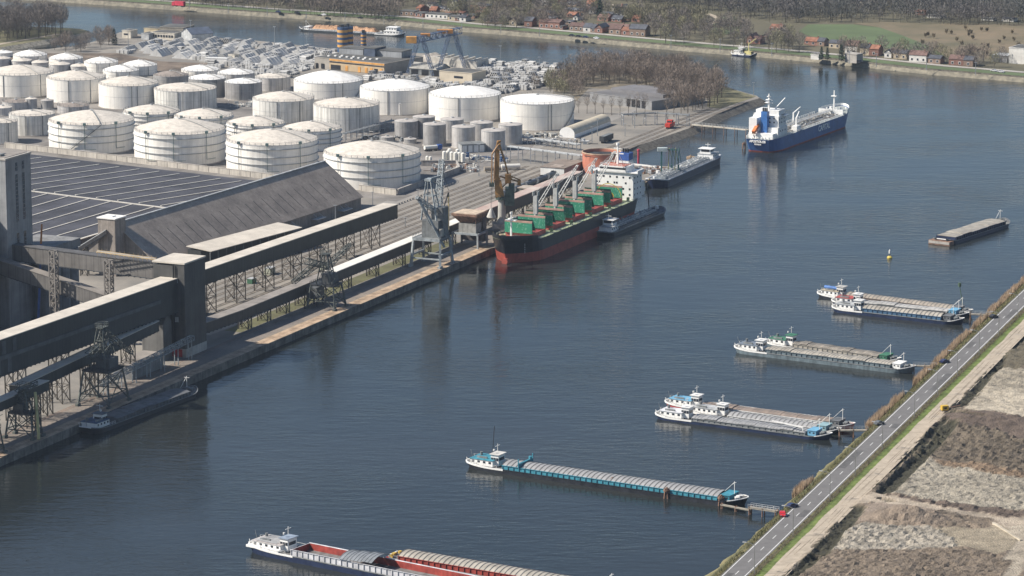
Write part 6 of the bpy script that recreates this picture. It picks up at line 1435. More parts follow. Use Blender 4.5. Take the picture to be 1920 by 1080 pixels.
t = thing("goods_wagon", "dark open goods wagon standing on the far tracks", "railway wagon", G(1137,266,3), rzq()); m = MB(); m.box(-6.5,6.5,-1.6,1.6,1.1,3.9); m.build("body", mat("wagon_dark", (.05,.055,.06), .6), t); m = MB(); m.box(-5.6,-3.2,-1,1,.1,1); m.box(3.2,5.6,-1,1,.1,1); m.build("bogies", black, t); m = MB(); m.box(-6.2,6.2,-1.3,1.3,3.91,4.0); m.build("load", steel, t)
t = thing("shunting_locomotive", "small red locomotive on the far tracks near the pipe bridge", "locomotive", G(1256,240,3), rzq()); m = MB(); m.box(-4,4,-1.5,1.5,1,3.0); m.box(-1.2,1.6,-1.55,1.55,3.0,4.6); m.build("body", mat("loco_red", (.55,.05,.03), .5), t); m = MB(); m.box(-1.25,-1.21,-1.2,1.2,3.3,4.2); m.box(-.8,1.2,-1.6,-1.56,3.3,4.2); m.build("window", glass, t); m = MB(); m.box(-3.6,3.6,-1,1,.1,1); m.build("wheels", black, t)
for lab, u, v, d_ in (("small pale container box under the upper gallery", 506, 514, (5,3,3)), ("tiny pale kiosk left of the lattice grab crane", 608, 506, (3,2.6,2.6)), ("green skip under the upper gallery near the quay tower", 472, 531, (4,2.5,2.2))):
    t = thing("yard_box", lab, "container", G(u,v,3), rzq()); m = MB(); a,b,c = d_; m.box(-a/2,a/2,-b/2,b/2,.15,c); m.build("body", mat("box_pale", (.42,.43,.34), .6) if "pale" in lab else mat("skip_green", (.06,.16,.09), .6), t); m = MB(); m.box(-a/2-.1,a/2+.1,-b/2-.1,b/2+.1,c,c+.15); m.build("lid", steel_lt, t)
# low sheds and objects at the left quay
t = qthing("quay_shed", "low flat roofed concrete shed under the left galleries near the lattice crane", "shed", -48, -15.5); m = MB(); m.box(0,24,0,8.5,0,5.6); m.build("wall", conc_dk, t); m = MB(); m.box(-.4,24.4,-.4,8.9,5.6,6.0); m.rail([(-.4,-.4,6),(24.4,-.4,6)],1,2,.12,1); m.build("roof", [grey_roof, steel], t)
t = thing("open_conveyor", "open lattice conveyor running low along the quay into the tower's red door side", "conveyor", Q(-78, -12.5), rzq()); m = MB(); m.lattice((0,0,5),(72,0,8.5),1.8,1.8,30,0,.2,(0,1,0))
for k in range(7): m.bar((4+k*11,-.8,0),(4+k*11,-.8,5+k*.5),.3); m.bar((4+k*11,.8,0),(4+k*11,.8,5+k*.5),.3)
m.build("lattice_frame", latl, t)
t = qthing("annex_building", "grey cladded annex with pitched top on the near side of the quay tower", "building", -6.2-9.5, -21.5) if False else None
# yard lamp masts
def mast(label, u, vb, vt, first=[None]):
    p = G(u, vb, GZ if vb > 60 or u < 420 else 3.6); h = hz(p, vt)-p.z
    if first[0] is None:
        t = first[0] = thing("lamp_mast", label, "lamp mast", p, 0, "tall lamp masts"); m = MB(); m.bar((0,0,0),(0,0,20),.45,0,.25); m.build("mast", mat("mast_pale", (.42,.43,.42), .5), t); m = MB(); m.box(-.9,.9,-.25,.25,19.7,20.2); m.build("lamp_head", steel_lt, t)
    else: t = copy_tree(first[0], p, None, label)
    t.scale = (1, 1, h/20)
for a in [("thin lamp mast beside the scrap ground, leftmost in the concrete yard",241,104,56),("lamp mast behind the tent shaped piles",358,76,38),("lamp mast in the middle of the pipe stacks",515,96,50),("lamp mast on the right of the concrete yard",938,122,86),("lamp mast beside the wood at the yard's end",1011,132,107),
          ("lamp mast at the tip of the wooded peninsula",1413,179,155),("lamp mast between the round roofed shed and the tracks",1120,255,222),("lamp mast beside the white cabins",1190,240,208),("lamp mast behind the upper gallery's far end",699,392,360),("lamp mast on the pale road beside the concrete wall",784,381,355),
          ("lamp mast at the shed wall, right of the canopy",629,425,385),("lamp mast on the dry grass by the railway",760,424,408),("lamp mast in the yard before the grey tanks",898,330,270),("lamp mast beside the tracks behind the red tank",1172,256,232),("lamp mast near the dark goods wagon",1110,270,238)]: mast(*a)
for i in range(10):
    u = 355+i*73; p = fs[0]
    # far-bank lamps stand on the grass strip
    vb = 19+(u-325)*.0785 if u < 867 else 60+(u-867)*.082
    mast("slim lamp mast on the far bank, %s from the left" % names[i], u, vb-3.5, vb-20)
for i,(u,v) in enumerate([(1258,90),(1350,97),(1447,105),(1592,120),(1643,125),(1737,132),(1829,141)]): mast("lamp mast on the far bank's right half, %s from the left" % names[i], u, v, v-24)

# ================================================================ CONCRETE YARD, FACTORY
yc = mat("cast_concrete", (.46,.455,.44), .85, .10, .3, streak=.15, rnd=.22); yc2 = mat("cast_concrete_pink", (.44,.35,.32), .85, .1, .3, rnd=.15); timber = mat("pallet_timber", (.33,.27,.19), .8, .3, .8)
def proto_tent(w_, l_, h_, seed):
    m = MB(); n = int(l_/1.3); ml = Matrix()
    for i in range(n):
        x = i*1.3; j = .12*((i*7+seed) % 5)
        m.add([(x,-w_/2,0),(x+1.18,-w_/2,0),(x+1.18,w_/2,0),(x,w_/2,0),(x,-.7,h_-j),(x+1.18,-.7,h_-j),(x+1.18,.7,h_-j),(x,.7,h_-j)], [(4,5,6,7),(0,1,5,4),(1,2,6,5),(2,3,7,6),(3,0,4,7)], 0)
    return m
def proto_rows(nx, ny, a, b, h, gap, seed):
    m = MB(); rr = random.Random(seed)
    for i in range(nx):
        for j in range(ny):
            if rr.random() < .12: continue
            x, y = i*(a+gap), j*(b+gap*.6); hh = h*rr.uniform(.75,1.1); m.box(x,x+a,y,y+b,.15,hh,0); m.box(x,x+a,y+.1,y+b-.1,0,.15,1)
    return m
def proto_pipes(n, l_, r, seed):
    m = MB()
    for lv in range(3):
        for i in range(n-lv): y = (i+lv*.5)*r*2.02; z = r+lv*r*1.75; m.tube((0,y,z),(l_,y,z),r,10,0); m.tube((-.02,y,z),(.05,y,z),r*.75,10,2); m.tube((l_-.03,y,z),(l_+.02,y,z),r*.75,10,2)
    return m
PR = [("pipe_stack", proto_tent(9,12,4.6,1), "tent shaped pile of grey concrete pieces in the yard", "tent shaped concrete piles"),
      ("pipe_stack", proto_tent(7,16,3.8,2), "long tent shaped pile of grey concrete pieces in the yard", "long tent shaped concrete piles"),
      ("block_stack", proto_rows(5,2,1.5,2.2,1.9,.5,3), "low rows of pale concrete blocks on pallets in the yard", "low rows of concrete blocks"),
      ("block_stack", proto_rows(8,1,1.1,2.8,2.5,.45,4), "single line of upright concrete blocks in the yard", "lines of concrete blocks"),
      ("block_stack", proto_rows(3,3,2.4,2.0,2.8,.8,5), "square group of tall concrete blocks in the yard", "groups of tall concrete blocks"),
      ("ring_stack", proto_pipes(5,5,.75,6), "stacked concrete pipes lying in the yard", "stacks of concrete pipes")]
first = {}; rr = random.Random(11)
yard = [(232,97),(290,84),(352,80),(420,80),(500,90),(600,100),(640,104),(628,120),(560,136),(545,150),(440,132),(350,108),(300,106)]
yard2 = [(690,140),(730,146),(780,150),(830,160),(935,160),(1035,148),(1040,135),(945,128),(935,138),(830,158),(800,145),(690,148)]
yard3 = [(905,116),(1045,127),(1052,148),(1010,166),(935,178),(890,166),(905,150)]
yard2 = [(683,143),(725,143),(835,158),(940,156),(1042,136),(1050,146),(1010,164),(930,176),(800,165),(740,152),(690,150)]
spots = []; tries = 0; tents = []
def place(poly, n, kinds, dmin, box):
    global tries; c = 0; tries = 0
    while c < n and tries < 9000:
        tries += 1; u, v = rr.uniform(box[0], box[2]), rr.uniform(box[1], box[3])
        if not inside((u, v), poly): continue
        p = G(u, v, GZ); k = kinds[rr.randrange(len(kinds))]
        if any((p-q).length < dmin for q in spots[-400:]) or any((p-q).length < (11.5 if k < 2 else 8) for q in tents): continue
        if k < 2: tents.append(p)
        spots.append(p); c += 1; nm, mbx, lab, gr = PR[k]; rz = rzq()+(rr.choice([0,0,pi/2]) if k > 1 else 0)+rr.uniform(-.12,.12)
        if k not in first:
            o = bpy.data.objects.new(nm, mbx.mesh(nm, [yc, timber, black])); COL.objects.link(o); first[k] = o
            o['label'] = lab; o['category'] = "concrete stack"; o['group'] = gr; o.location = p; o.rotation_euler.z = rz
        else: o = copy_tree(first[k], p, rz)
        s_ = rr.uniform(.7,1.05) if k > 1 else rr.uniform(.95,1.35); o.scale = (s_, s_, rr.uniform(.7,1.1))
place([(232,97),(290,84),(352,82),(430,86),(560,96),(560,125),(430,122),(345,112),(300,107)], 62, [0,0,1], 11.5, (230,80,565,127))
place(yard, 190, [2,2,3,3,4,5,4,2], 4.8, (230,78,645,152))
place(yard2, 90, [2,2,3,4,5], 5.5, (680,130,1060,180))
place(yard3, 90, [2,3,4,5,2], 5.5, (880,110,1060,180))
place([(480,88),(620,98),(640,103),(600,106),(480,100)], 22, [2,3,4], 5.5, (480,85,645,108))
# pink gable pile and the low long building
def bld(name, label, cat, fl, fr, depth, h, mw, mr, parts=(), z=GZ, zr=None, group=None, ov=.3):
    "building given the near (left, right) base corners in pixels; depth away from the viewer"
    a, b = G(*fl, z), G(*fr, z); L = (b-a).length; t = thing(name, label, cat, a, heading(a, b), group)
    if zr: m = MB(); m.gable(0,L,0,depth,0,h,zr,0,1,ov); m.build("wall", [mw, mr], t)
    m = MB()
    if zr:
        pass
    else:
        m.box(0,L,0,depth,0,h); m.build("wall", mw, t); m = MB(); m.box(-.2,L+.2,-.2,depth+.2,h,h+.35,0); m.box(.5,L-.5,.5,depth-.5,h+.35,h+.42,1); m.build("roof", [mw, mr], t)
    for nm, x0, x1, z0, z1, mt in parts: m = MB(); m.box(L*x0,L*x1,-.14,-.01,z0,z1); m.build(nm, mt, t)
    return t, L
fac = mat("factory_sand", (.46,.35,.22), .7, .08, .2); fac_or = mat("factory_orange", (.60,.30,.08), .6); fac_gr = ribbed("factory_grey", (.30,.31,.32), 1.0, 0, width=.1, dark=.85); felt = mat("factory_roof", (.10,.10,.095), .85, .2, .1)
t, L = bld("factory_hall", "large sand coloured factory hall with flat black roof and orange band", "factory", (590,127.5), (721,140.5), 41, 6.8, mat("factory_wall", (.34,.31,.27), .7, .1, .2), felt, [])
m = MB(); m.box(L*.22,L,-.35,-.02,.2,6.0); m.build("front_cladding", fac, t); m = MB(); m.box(L*.22,L+.2,-.5,-.36,6.0,7.0); m.build("fascia", fac_or, t); m = MB(); m.box(L*.22,L,-.45,-.36,4.7,5.5); m.build("window_band", glass, t)
for x in (.45,.63,.73,.80,.94): m = MB(); m.box(L*x,L*x+L*.035,-.55,-.37,.2,3.6); m.build("door", fac_or, t)
for x,w_ in ((.02,.03),(.1,.04),(.24,.14),(.86,.05)): m = MB(); m.box(L*x,L*x+L*w_,-.5,-.02 if x < .2 else -.37,.2,3.4); m.build("gate", black, t)
m = MB()
for k in range(12): m.box(L*.1+k*3.1,L*.1+k*3.1+1.6,6+(k % 3)*3,7.6+(k % 3)*3,7.22,7.9)
m.build("skylight", white, t)
def roofbox(label, fl, fr, dp, h, mw):
    a, b = G(*fl, 9.85), G(*fr, 9.85); L = (b-a).length; t = thing("factory_block", label, "factory", (a.x, a.y, 10.25), heading(a, b)); m = MB(); m.box(0,L,0,dp,0,h); m.build("wall", mw, t); m = MB(); m.box(-.2,L+.2,-.2,dp+.2,h,h+.35); m.build("roof", felt, t)
roofbox("long grey clad upper block rising behind the factory roof, left part", (636,101.5), (681,104.8), 13, 3.6, fac_gr)
roofbox("long grey clad upper block rising behind the factory roof, right part", (704,106.4), (753,110), 13, 3.8, fac_gr)
roofbox("dark blue lift block in front of the striped single silo", (682.5,106), (703,107.6), 13, 5.0, mat("dark_blue_clad", (.07,.09,.13), .6))
def striped(label, u, vb, r, h, name="striped_silo"):
    t = thing(name, label, "silo", G(u, vb, GZ), 0, "blue and orange striped silos"); n = 9; so_ = mat("silo_orange", (.55,.30,.09), .6, .1, .3); sb_ = mat("silo_blue", (.05,.09,.17), .6, .1, .3)
    for k in range(n): z0 = h*(.22+.78*k/n) if True else 0; z1 = h*(.22+.78*(k+1)/n); m = MB(); m.cyl(0,0,z0,z1,r+.02*(k % 2),18,0); m.build("band", sb_ if k % 2 == 0 else so_, t)
    m = MB(); m.cyl(0,0,0,h*.22,r,18,0); m.build("base", sb_, t); m = MB(); m.rail([(cos(a_*.7)*r,sin(a_*.7)*r,h) for a_ in range(10)],1.1,2,.14); m.box(-1,1,-1,1,h,h+1.8); m.build("top_railing", steel_dk, t)
striped("left silo of the close striped pair behind the factory", 643, 104, 3.6, 18.6); striped("right silo of the close striped pair behind the factory", 653, 102.5, 3.4, 18.6); striped("single slim striped silo right of the pair", 682, 100, 1.8, 13.6)
t, L = bld("open_garage", "long garage with pitched grey roof and three dark bays beside the factory", "garage", (768,140), (826,144), 13, 4.2, steel, mat("garage_roof", (.33,.32,.29), .7), zr=7.2)
for k in range(3): m = MB(); m.box(1.2+k*L/3,L/3-1.2+k*L/3,-.1,-.01,.1,3.6); m.build("bay", black, t)
t, L = bld("office_block", "beige flat roofed building with one strip window at the yard's right", "building", (824,153), (885,158), 17, 6.5, mat("beige_wall", (.55,.48,.37), .7, .06, .2), felt); m = MB(); m.box(L*.45,L*.72,-.1,-.01,3,4.4); m.build("window", glass, t)
for i,(u,v) in enumerate([(828,118),(841,119.5),(854,121),(867,122.5),(880,124),(892,125.5),(904,126.5)]):
    t = thing("aggregate_bin", "row of pale concrete storage bins under the gantry crane, %s from the left" % names[i], "storage bin", G(u,v,GZ), rzq(), "concrete storage bins"); m = MB(); m.box(-9,9,-.4,.4,0,5.2); m.box(-9,-8.2,.42,5,0,5.2); m.build("wall", mat("bin_wall", (.56,.53,.47), .8), t); m = MB(); m.add([(-7,.6,0),(7,.6,0),(7,4.4,0),(-7,4.4,0),(-3,2.5,3.4),(3,2.5,3.4)], [(0,1,5,4),(1,2,5),(2,3,4,5),(3,0,4)]); m.build("sand_heap", mat("sand_heap", (.40,.35,.28), .9, .15, .3), t)
t = thing("rubble_heap", "grey rubble heap between the gantry crane legs", "heap", G(812,113,GZ)); m = MB(); 
m.dome(0,0,0,11,5,20,5,0); m.v = [(x*(1+.15*noise.noise(Vector((x,y,z)))),y*.7,z*(1+.3*noise.noise(Vector((x*.4,y*.4,z*.4))))) for x,y,z in m.v]; m.build("heap", mat("rubble_grey", (.36,.33,.29), .9, .2, .3), t)
# gantry crane
g0, g1 = G(786,112,GZ), G(846,112,GZ); p0_, p1_ = Vector((g0.x,g0.y,0)), None
A_ = G(772,76,26); B_ = G(862,57,26); o = G(812,118,GZ); t = thing("gantry_crane", "blue and orange lattice gantry crane over the storage bins", "crane", o, 0)
a, b = A_-o, B_-o; a.z = b.z = 23; dd = (b-a).normalized(); gl = mat("gantry_blue", (.10,.14,.22), .6); go = mat("gantry_orange", (.50,.22,.06), .6)
m = MB(); m.lattice(a, b, 3.6, 3.6, 16, 0, .35, dd.cross(Vector((0,0,1)))); m.build("girder", gl, t)
m = MB(); m.box(a.x-3.5,a.x+3.0,a.y-2,a.y+2,21.5,25.5); m.build("machinery_house", fac_or, t); m = MB(); c = a.lerp(b,.72); m.box(c.x-6,c.x+4,c.y-2,c.y+2,23,25.4); c = a.lerp(b,.28); m.box(c.x-3,c.x+3,c.y-1.9,c.y+1.9,24,25.6); m.build("trolley", go, t)
for f, s_, lab in ((.18,-1,'a'),(.84,1,'b')):
    c = a.lerp(b, f)
    for e in (-6,6): m = MB(); q = Vector((c.x+(e*.4), c.y+e, 0)); nq = dd.cross(Vector((0,0,1))).normalized(); q = c+nq*e*1.6+dd*(4*(1 if f < .5 else -1))*0; q.z = 0; m.lattice(q, c+nq*e*.25, 1.6, 2.0, 8, 0, .25, dd); m.build("leg", gl, t)
# small buildings on the north corner
bld("quay_house", "small pale building with two levels left of the north corner offices", "house", (229,71), (245,72), 9, 5, mat("cream_wall", (.60,.55,.46), .7), felt, [("window",.2,.7,2.2,3.2,glass)])
t, L = bld("north_office", "low white office with a long row of windows at the water's edge", "office", (283,73), (327,75.5), 14, 4.4, mat("cream_wall", (.6,.55,.46)), felt, [("window",.06+.115*i,.14+.115*i,1.6,3.2,glass) for i in range(8)])
bld("north_office", "dark roofed hall directly behind the white office on the north corner", "office", (300,69), (344,71), 18, 6.5, mat("dull_wall", (.30,.27,.22), .8), felt)
bld("north_office", "small grey blue annex left of the white office", "office", (265,74), (279,75), 10, 4, steel_lt, felt)
bld("north_office", "yellowish low block behind the north corner offices", "office", (270,67), (296,69), 9, 5, mat("cream_wall2", (.5,.42,.28), .7), felt)
t, L = bld("hangar", "grey hall with wide dark roof side above the pipe stacks", "shed", (360,82), (400,79), 16, 6, steel_lt, mat("hangar_roof", (.10,.12,.16), .6), zr=9.5)  # both roof slopes share one dark blue grey
bld("site_office", "tiny cream cabin at the near edge of the concrete yard", "cabin", (428,116), (440,117), 5, 4.6, mat("cream_wall", (.6,.55,.46)), felt, [("window",.3,.7,1.5,3,glass)])
bld("site_office", "long low white cabins beside the concrete yard's near edge", "cabin", (385,117), (425,118.5), 4, 2.8, white, white)
# wood warehouse
t, L = bld("wood_side_hall", "large grey flat roofed hall half hidden by the bare wood", "hall", (1106,190), (1222,207), 46, 5.0, mat("hall_wall", (.24,.24,.24), .7, .1, .2), mat("hall_roof", (.15,.145,.145), .85, .15, .05))
m = MB(); m.box(4,L-4,14,34,5.45,7.2); m.build("roof_lantern", mat("lantern_grey", (.17,.165,.17), .8, .1, .1), t)
for k in range(4): m = MB(); m.box(L*.6+k*4,L*.6+k*4+3,-.12,-.01,.5,5); m.build("gate", black, t)
# ================================================================ HOUSES ON THE FAR BANK
brick = mat("brick_red", (.25,.135,.105), .85, .15, .6, rnd=.2); brick2 = mat("brick_brown", (.24,.17,.13), .85, .15, .6, rnd=.2); render_w = mat("render_white", (.62,.60,.56), .7, .08, .3, rnd=.1); tan_w = mat("render_tan", (.44,.37,.27), .8, .1, .3, rnd=.1)
tile_r = mat("tile_red", (.27,.125,.08), .8, .2, .4, rnd=.15); tile_b = mat("tile_brown", (.16,.10,.085), .8, .2, .4, rnd=.2); slate = mat("slate", (.085,.09,.105), .7, .2, .4, rnd=.2)
WALLS = dict(r=(brick,"red brick"), n=(brick2,"brown brick"), w=(render_w,"white rendered"), t=(tan_w,"tan")); ROOFS = dict(r=(tile_r,"orange tiled roof"), b=(tile_b,"brown tiled roof"), s=(slate,"dark slate roof"), f=(felt,"flat roof"))
HS = [ # u left, u right, v base, wall px, roof px, wall, roof, axis, extra label
 (746,774,37,8,3,'n','f','x',"leftmost row of the village near the gantry crane"),(776,792,35,7,3,'r','f','x',"beside the leftmost terrace"),(795,837,45,8,2,'w','f','x',"long terrace facing the canal road"),
 (838,858,48,7,3,'t','f','x',"right of the long terrace"),(860,872,50,7,3,'w','s','x',"between trees by the canal road"),(800,812,14,7,2,'w','s','x',"on the meadow behind the village, top"),(850,862,19,5,2,'w','f','x',"upper middle of the village"),
 (812,828,32,5,2,'r','f','x',"second row behind the long terrace"),(830,846,31,4,2,'n','r','x',"second row, right of the brick one"),(843,868,29,5,3,'w','r','x',"third row above the terrace"),(853,866,39,5,3,'r','f','x',"second row near the tree clump"),
 (878,890,34,5,3,'r','s','x',"between dark conifers"),(890,906,28,4,3,'t','r','x',"third row at the wood's edge"),(885,905,20,3,2,'n','r','x',"hindmost row, long low one"),
 (955,968,52,9,6,'t','b','y',"gable facing the canal left of the small slate one"),(983,998,60,10,8,'r','s','x',"tall narrow one with slate mansard"),(1011,1050,64,11,6,'r','b','x',"long three storey one with dormers"),(1050,1056,65,6,1,'r','f','x',"small extension right of the dormered terrace"),
 (1068,1094,62,8,7,'n','b','x',"left part of the row above the parked cars"),(1094,1108,66,8,8,'w','s','x',"narrow white one in the canal row"),(1108,1118,67,7,8,'n','s','x',"right neighbour of the narrow white one"),(1117,1131,70,9,8,'r','s','y',"corner one with tall gable"),
 (1128,1175,58,6,9,'t','b','x',"long farm barn behind the canal row"),(1143,1165,71,9,9,'n','b','x',"large gabled one near the barn"),(1165,1190,67,8,7,'r','r','x',"with orange roof beside the grey hall"),(1180,1210,68,13,9,'n','s','x',"big dark gabled hall"),
 (1120,1140,39,6,6,'r','b','x',"behind the barn, hip roofed"),(1146,1165,41,5,7,'r','s','x',"behind the barn with slate roof"),(1163,1172,33,7,5,'w','s','y',"white gable in the hind row"),(1171,1182,38,6,7,'r','r','x',"hind row with orange roof"),(1184,1200,41,6,7,'r','r','x',"rightmost of the hind row"),
 (1208,1228,52,7,8,'t','b','y',"farmhouse with brown gable at the village end"),(1063,1078,32,4,5,'r','r','x',"lonely one above the slate roofed one"),(1058,1092,22,4,3,'n','s','x',"long low hall in the upper village"),(1100,1118,22,4,4,'t','r','x',"near the dark pine in the upper village"),
 (1399,1411,81,10,8,'r','b','y',"brick gabled one by the work boat, left"),(1410,1425,82,6,8,'r','b','x',"brick one by the work boat, right"),(1429,1439,75,6,6,'n','r','y',"gable peeping behind the work boat pair"),
 (1443,1464,58,4,9,'n','r','x',"lone farmhouse at the meadow's left corner"),(1508,1518,83,6,7,'r','r','x',"left orange roof of the pair by the meadow"),(1517,1532,85,7,8,'r','r','x',"right orange roof of the pair by the meadow"),(1532,1545,86,8,7,'n','s','x',"with bluish solar roof"),
 (1554,1575,90,9,6,'t','s','x',"behind the dark hedge"),(1584,1607,100,14,11,'w','b','x',"big white one with brown roof by the meadow"),(1612,1629,103,13,8,'t','s','x',"orange brick one right of the big white one"),(1629,1647,104,12,8,'r','r','x',"red brick neighbour with orange roof"),
 (1658,1671,108,9,7,'w','s','y',"small white gabled one"),(1675,1700,110,10,7,'t','s','x',"pair under trees right of the white gable"),(1706,1738,117,12,9,'w','b','x',"terrace with tall white window frames"),(1742,1765,121,9,6,'n','s','x',"low dark one right of the framed terrace"),
 (1779,1806,122,11,8,'r','b','x',"hip roofed brick one, left half"),(1806,1824,124,11,8,'n','s','x',"brick one with dark roof, right half"),
 (1606,1618,11,9,3,'t','s','x',"pale one glimpsed in the wood at the top"),(1715,1735,27,5,4,'r','r','x',"orange roof glimpsed in the wood"),(1738,1765,33,3,2,'w','f','x',"low white roof in the wood"),(1840,1862,38,3,2,'w','f','x',"long low white one in the wood's edge"),(1878,1900,40,5,2,'w','s','x',"white one at the wood's right end"),
 (1015,1028,9,12,2,'w','s','y',"slim white one at the top of the village"),(1045,1060,8,4,3,'t','r','x',"at the very top edge, middle"),(1062,1080,11,4,3,'n','s','x',"at the very top edge, right"),(1100,1115,8,4,4,'w','r','x',"at the top edge beside the lane")]
HFAR = 0
for i,(u0,u1,vb,wp,rp,wk,rk,ax,ex) in enumerate(HS):
    z = 3.6; a, b = G(u0,vb,z), G(u1,vb+(u1-u0)*.06,z); L = (b-a).length; s_ = mpp(a); h = wp*s_; zr = h+max(.4,rp*s_*.8); dp = 9 if ax == 'x' else 12
    wm, wl = WALLS[wk]; rm, rl = ROOFS[rk]; lab = "%s house with %s, %s" % (wl, rl, ex)
    lab = " ".join(lab.split()[:16])
    sy = next(p_.y+(q_.y-p_.y)*(a.x-p_.x)/(q_.x-p_.x) for p_, q_ in zip(fs, fs[1:]) if p_.x <= a.x <= q_.x)
    push = max(0, sy+29-a.y); a = a+Vector((0,push,0)); b = b+Vector((0,push,0))
    t = thing("house", lab, "house", a, heading(a,b), "houses on the far bank"); m = MB()
    if rk == 'f':
        m.box(0,L,0,dp,0,h); m.build("wall", wm, t); m = MB(); m.box(-.2,L+.2,-.2,dp+.2,h,h+.4); m.build("roof", rm, t)
    else:
        if ax == 'x': pr = [(0,0,h),(L,0,h),(L,dp,h),(0,dp,h),(0,dp/2,zr),(L,dp/2,zr)]; fw = [(0,4,3),(1,2,5)]; fr_ = [(0,1,5,4),(2,3,4,5)]
        else: pr = [(0,0,h),(L,0,h),(L,dp,h),(0,dp,h),(L/2,0,zr),(L/2,dp,zr)]; fw = [(0,1,4),(2,3,5)]; fr_ = [(0,4,5,3),(1,2,5,4)]
        m.box(0,L,0,dp,0,h); m.add(pr, fw, 0); m.build("wall", wm, t)
        m = MB(); c = Vector((L/2,dp/2,0)); pr2 = [tuple(c+(Vector(p)-c)*1.0+Vector(((p[0]-c.x)*.06,(p[1]-c.y)*.06,.12))) for p in pr]; pr3 = [(x,y,z_+.3) for x,y,z_ in pr2]
        k = len(pr2); m.add(pr2+pr3, [tuple(j+k for j in f) for f in fr_]+[f[::-1] for f in fr_]+[(0,1,1+k,k),(1,2,2+k,1+k),(2,3,3+k,2+k),(3,0,k,3+k)]); rf = m.build("roof", rm, t)
        if i % 2 == 0: m = MB(); m.box(L*.75,L*.75+.9,dp*.5-.4,dp*.5+.5,zr-1.0,zr+1.1); m.build("chimney", brick, rf)
    nw = max(1, int(L/3.4)); fl = max(1, int(h/2.9))
    for q in range(nw):
        for f in range(fl):
            x = L*(q+.5)/nw; z0 = .9+f*2.8
            m = MB(); m.box(x-.6,x+.6,-.1,-.01,z0,z0+1.4); m.box(x-.78,x+.78,-.06,-.005,z0-.15,z0+1.6,1); m.build("window", [glass, white], t)
t, L = bld("white_block", "tall white cube building cut by the right edge on the far bank", "building", (1891,120), (1945,124), 18, 10.5, render_w, felt)
bld("grey_hall", "low grey hall with pale roof frame left of the white cube building", "hall", (1859,117), (1888,119), 14, 4.5, mat("hall_wall", (.24,.24,.24)), steel_lt)
bld("gatehouse", "small dark flat roofed hut on the far bank below the meadow houses", "hut", (1520,111), (1535,112.5), 5, 3, render_w, felt)
bld("blockhouse", "concrete terrace block beneath the big white house", "wall", (1584,117), (1606,119), 8, 5.5, concrete, concrete)
t = thing("articulated_lorry", "red articulated lorry driving along the far canal road", "lorry", G(324,11.5,3.7), heading(G(324,11.5),G(345,13.3))); m = MB(); m.box(2.6,11,-1.25,1.25,1,4); m.build("trailer", mat("lorry_red", (.50,.04,.07), .5), t); m = MB(); m.box(0,2.3,-1.2,1.2,.6,3.4); m.build("cab", mat("lorry_red", (.5,.04,.07)), t); m = MB()
for x in (1,4,9,10.3): m.tube((x,-1.2,.5),(x,1.2,.5),.5,8)
m.build("wheels", black, t)
for lab,u,v,c in (("white van on the far canal road left of the village",607,29,("white", (.7,.7,.7))),("dark car on the far canal road left of the white van",557,25,("black",(.015,.015,.018))),("dark car on the far canal road right of the white van",676,35,("black",(.015,.015,.018))),("dark car on the far canal road, leftmost",522,23.5,("navy",(.02,.03,.09))),
   ("dark car parked below the narrow canal row, left",1072,68,("black",(.015,.015,.018))),("dark car parked below the narrow canal row, middle",1085,69.5,("black",(.015,.015,.018))),("blue car parked below the corner house",1098,71,("navy",(.02,.03,.09))),("white car by the dark car at the corner house",1118,73,("white", (.7,.7,.7))),
   ("silver car in front of the white cube building, left",1864,134,("silver",(.5,.5,.52))),("silver car in front of the white cube building, right",1877,136,("silver",(.5,.5,.52))),("dark car by the concrete terrace block",1612,117,("black",(.015,.015,.018)))): car(lab,u,v,c,heading(G(600,30),G(700,40)),3.7)
# ================================================================ TREES, REEDS
bark = mat("bark", (.12,.10,.08), .9, .3, .8)
def twig_mat(name, c): return mat(name, c, .95, .25, .5, rnd=.22)
tw_br = twig_mat("twigs_brown", (.235,.19,.155)); tw_gr = twig_mat("twigs_grey", (.20,.175,.155)); tw_ol = twig_mat("twigs_olive", (.23,.215,.13))
def bare_tree(h, w_, n, seed, tip=1.5, tw=.13, col=tw_br, low=.28, shape=.62):
    rr = random.Random(seed); tr = MB(); cr = MB(); base = h*low; tr.tube((0,0,-.3),(rr.uniform(-.2,.2),rr.uniform(-.2,.2),h*.62),h*.018,6,0,h*.006)
    ends = []
    for i in range(13):
        z = base+(h*.85-base)*i/13; a = i*2.4+rr.random(); l_ = w_*(.32+.28*sin(pi*min(1,(z-base)/(h-base)+.25)))*rr.uniform(.8,1.2)
        p = Vector((0,0,z*.9)); q = Vector((cos(a)*l_, sin(a)*l_, z+l_*1.1)); tr.tube(p,q,h*.006,4,0,h*.0025); ends.append((p,q))
    c = Vector((0,0,base+(h-base)*shape*.9)); rx, rz_ = w_/2, (h-base)*.56
    for i in range(n):
        while True:
            p = Vector((rr.uniform(-1,1),rr.uniform(-1,1),rr.uniform(-1,1)))
            if p.length < 1: break
        g = noise.noise(Vector((p.x*2.1+seed,p.y*2.1,p.z*2.1)))
        if g < -.18 and rr.random() < .8: continue
        q = Vector((c.x+p.x*rx*(1.05-.25*max(0,p.z)), c.y+p.y*rx*(1.05-.25*max(0,p.z)), c.z+p.z*rz_))
        d = Vector((p.x*.7+rr.uniform(-.5,.5), p.y*.7+rr.uniform(-.5,.5), .9+rr.uniform(-.4,.5))).normalized()*rr.uniform(.6,1.2)*tip
        s_ = d.cross(Vector((rr.uniform(-1,1),rr.uniform(-1,1),rr.uniform(-1,1)))).normalized()*tw
        cr.add([q-s_, q+s_, q+d], [(0,1,2)])
    return tr, cr
